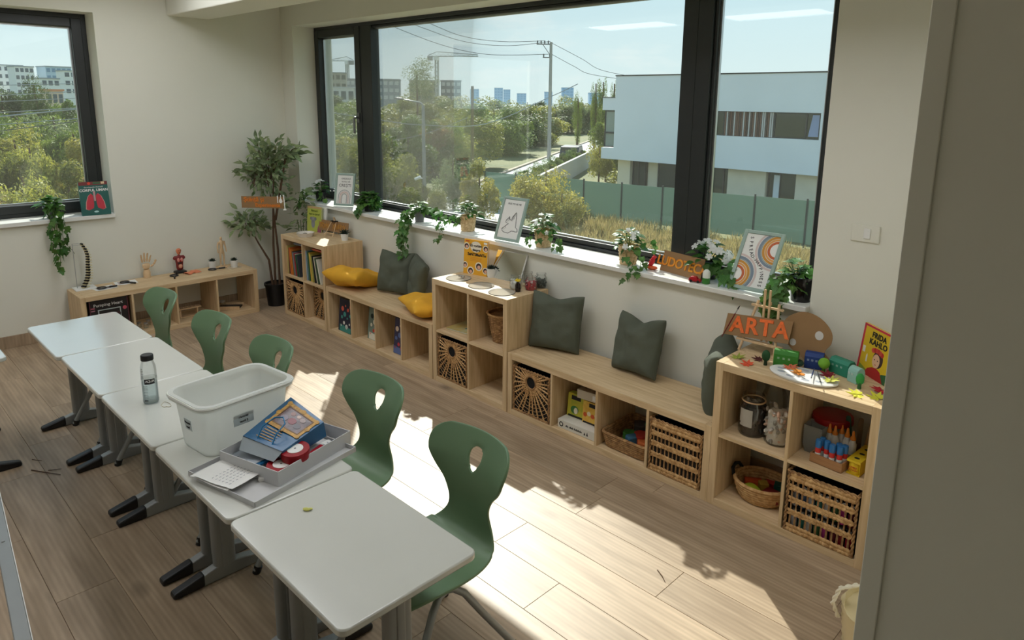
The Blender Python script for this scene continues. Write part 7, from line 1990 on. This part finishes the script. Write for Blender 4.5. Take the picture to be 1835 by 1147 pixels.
# wood beyond the road, seen through the wide window
for d, ztop, step, wd in ((41, -0.3, 4.0, 4.6), (47, 0.4, 3.6, 5.0), (54, 1.0, 3.2, 5.4), (62, 1.4, 3.0, 6.0), (74, 1.8, 2.6, 6.5), (92, 2.2, 2.3, 7), (125, 2.8, 2.0, 9)):
    yaw = 126.0
    while yaw < 156:
        yy = yaw + R5.uniform(-1.2, 1.2); dd = d * R5.uniform(0.95, 1.06)
        x, y_ = polar(yy, dd)
        if offroad(x, y_) < -2.6 - wd * 0.2 or (offroad(x, y_) > 8.5 and d > 46):
            tree('broadleaf_tree', 'bushy olive green tree in the wood beyond the road', x, y_, ztop - G + R5.uniform(-0.6, 0.5), wd * R5.uniform(1.15, 1.6), R5.choice((0, 1, 2, 3)), R5.choice(mats_), R5.uniform(-0.25, -0.05), 'trees of the wood beyond the road')
        yaw += step * (0.62 if yaw < 141 else 1.0)
# thicket behind the small window
for d, ztop, step, wd, ms in ((25, -1.0, 2.6, 2.6, [L_YEL, L_BRN, L_BRN]), (31, -0.4, 2.4, 3.0, [L_YEL, L_BRN, L_YEL, L_OLV]), (38, 0.3, 2.2, 3.6, [L_BRN, L_YEL, L_OLV]), (47, 0.7, 2.2, 4.2, [L_OLV, L_YEL, L_GRN]), (58, 1.3, 2.2, 5.0, [L_OLV, L_GRN, L_GRY]), (74, 1.6, 2.0, 6.0, [L_GRN, L_DRK]), (95, 2.6, 2.0, 6.0, [L_GRN, L_DRK])):
    yaw = 163.0
    while yaw < 175:
        yy = yaw + R5.uniform(-0.6, 0.6); x, y_ = polar(yy, d * R5.uniform(0.95, 1.05))
        tree('thicket_tree', 'autumn coloured tree in the thicket outside the small window', x, y_, ztop - G + R5.uniform(-0.3, 0.3), wd * R5.uniform(0.95, 1.2), R5.choice((0, 1, 2, 3)), R5.choice(ms), -0.15, 'thicket outside the small window')
        yaw += step
# trees that stand out
x, y_ = -67.5, 11.3; tree('conifer', 'dark pointed conifer in front of the white blocks in the small window', x, y_, 8.1, 3.2, 6, L_DRK, 0.1)
x, y_ = polar(170.5, 80); tree('tall_tree', 'tall dark tree at the left edge of the small window', x, y_, 7.0, 6, 1, L_DRK, 0.1)
tree('tall_loose_tree', 'tall loose-crowned tree standing above the wood by the long crane', -55, 43, 10.2, 5.4, 4, L_GRY, 0.42)
for (x, y_, ht, wd, lb) in ((-42, 57, 9.4, 1.2, 'slim poplar nearest to the utility pole'), (-41.4, 57.5, 9.6, 1.1, 'slim poplar second from the utility pole'), (-40.6, 58.4, 9.4, 1.0, 'slim poplar third from the utility pole'),
                            (-40.1, 59, 9.5, 1.3, 'slim poplar close to the pale house roof'), (-43.6, 56, 7.4, 1.8, 'ragged low poplar left of the poplar row')):
    tree('poplar', lb, x, y_, ht, wd, 5 if ht > 8 else 6, L_GRN, 0.05)
for (x, y_, ht, wd, m, lb, ci) in ((-23.5, 16.8, 4.2, 4.0, L_OLV, 'large olive bush in front of the street lamp', 0), (-26.8, 17.6, 3.6, 3.4, L_OLV, 'olive bush left of the street lamp by the window post', 1),
                                   (-21.8, 20.0, 3.2, 2.4, L_GRY, 'grey-green bush right of the street lamp', 3), (-18.2, 18.6, 3.1, 2.5, L_YEL, 'yellow-green bush in the middle of the yard before the road', 0),
                                   (-14.9, 19.6, 3.3, 3.2, L_YEL, 'large yellow-green bush in front of the green fence', 3), (-16.9, 21.4, 2.5, 1.6, L_OLV, 'small bush at the left end of the green fence', 1),
                                   (-13.4, 19.0, 2.2, 2.0, L_YEL, 'low yellow bush before the green fence, right of the large one', 3), (-19.8, 16.5, 2.0, 2.6, L_OLV, 'low bush below the yellow-green one', 2),
                                   (-30.0, 20.5, 4.6, 3.6, L_OLV, 'olive tree outside the narrow sash', 1), (-33.0, 19.0, 4.9, 4.0, L_YEL, 'yellowish tree outside the narrow sash behind the olive one', 0), (-31.0, 24.0, 4.8, 4.4, L_GRN, 'green tree left of the lamp arm', 0)):
    tree('bush' if ht < 4.4 else 'small_tree', lb, x, y_, ht, wd * 1.15, ci, m, -0.15, cat='bush' if ht < 4.4 else 'tree')
for i in range(9):      # shrubs along the near kerb
    p = r0 + rn * 3.9 + rd * (1 + i * 3.1)
    tree('kerb_shrub', 'low green shrub in the row along the near kerb', p.x, p.y, 1.6, 1.9, 1, L_GRN, -0.15, 'shrub row along the near kerb', 'shrub')
x, y_ = polar(129.2, 46); tree('garden_tree', 'green garden tree beside the pale house', -24.5, 36.5, 5.6, 3.6, 0, L_GRN, 0.1)
tree('garden_tree', 'yellowing garden tree at the corner of the pale house', -23.2, 34, 3.4, 2.2, 3, L_YEL, 0.0)
tree('russet_tree', 'russet small tree in the wood beside the dark wooden pole', -35.5, 29.5, 4.6, 3.4, 3, L_BRN, 0.05)
# dry grass of the yard
def tuft_mesh(seed):
    r = random.Random(seed); b = MB()
    for i in range(260):
        a = r.uniform(0, 6.28); rr = r.random() ** 0.6 * 0.6
        p = Vector((rr * math.cos(a), rr * math.sin(a), 0)); hh_ = r.uniform(0.2, 0.6)
        d = Vector((r.gauss(0, 0.25), r.gauss(0, 0.25), 1)) * hh_
        s_ = Vector((math.cos(a * 3), math.sin(a * 3), 0)) * 0.012
        b.add([p - s_, p + s_, p + d * 0.6 + s_ * 0.7, p + d + Vector((r.gauss(0, .06), r.gauss(0, .06), 0)), p + d * 0.6 - s_ * 0.7], [(0, 1, 2, 3, 4)])
    return b
M_DRY = mat('dry_grass', (186, 164, 112), 0.9, col2=(140, 132, 78), scale=3, translu=0.35)
b = MB(); tm = [tuft_mesh(k) for k in range(3)]
for i in range(150):
    x = R5.uniform(-16, 1); y_ = R5.uniform(16.5, 23.0 + x * 0.05)
    q = tm[i % 3]; s_ = R5.uniform(0.7, 1.25); a = R5.uniform(0, 6.28)
    b.add(q.v, q.f, Matrix.Translation((x, y_, G)) @ Matrix.Rotation(a, 4, 'Z') @ Matrix.Scale(s_, 4))
tag(part('dry_grass', b, M_DRY), 'tall dry grass in the yard in front of the green fence', 'grass', kind='stuff')
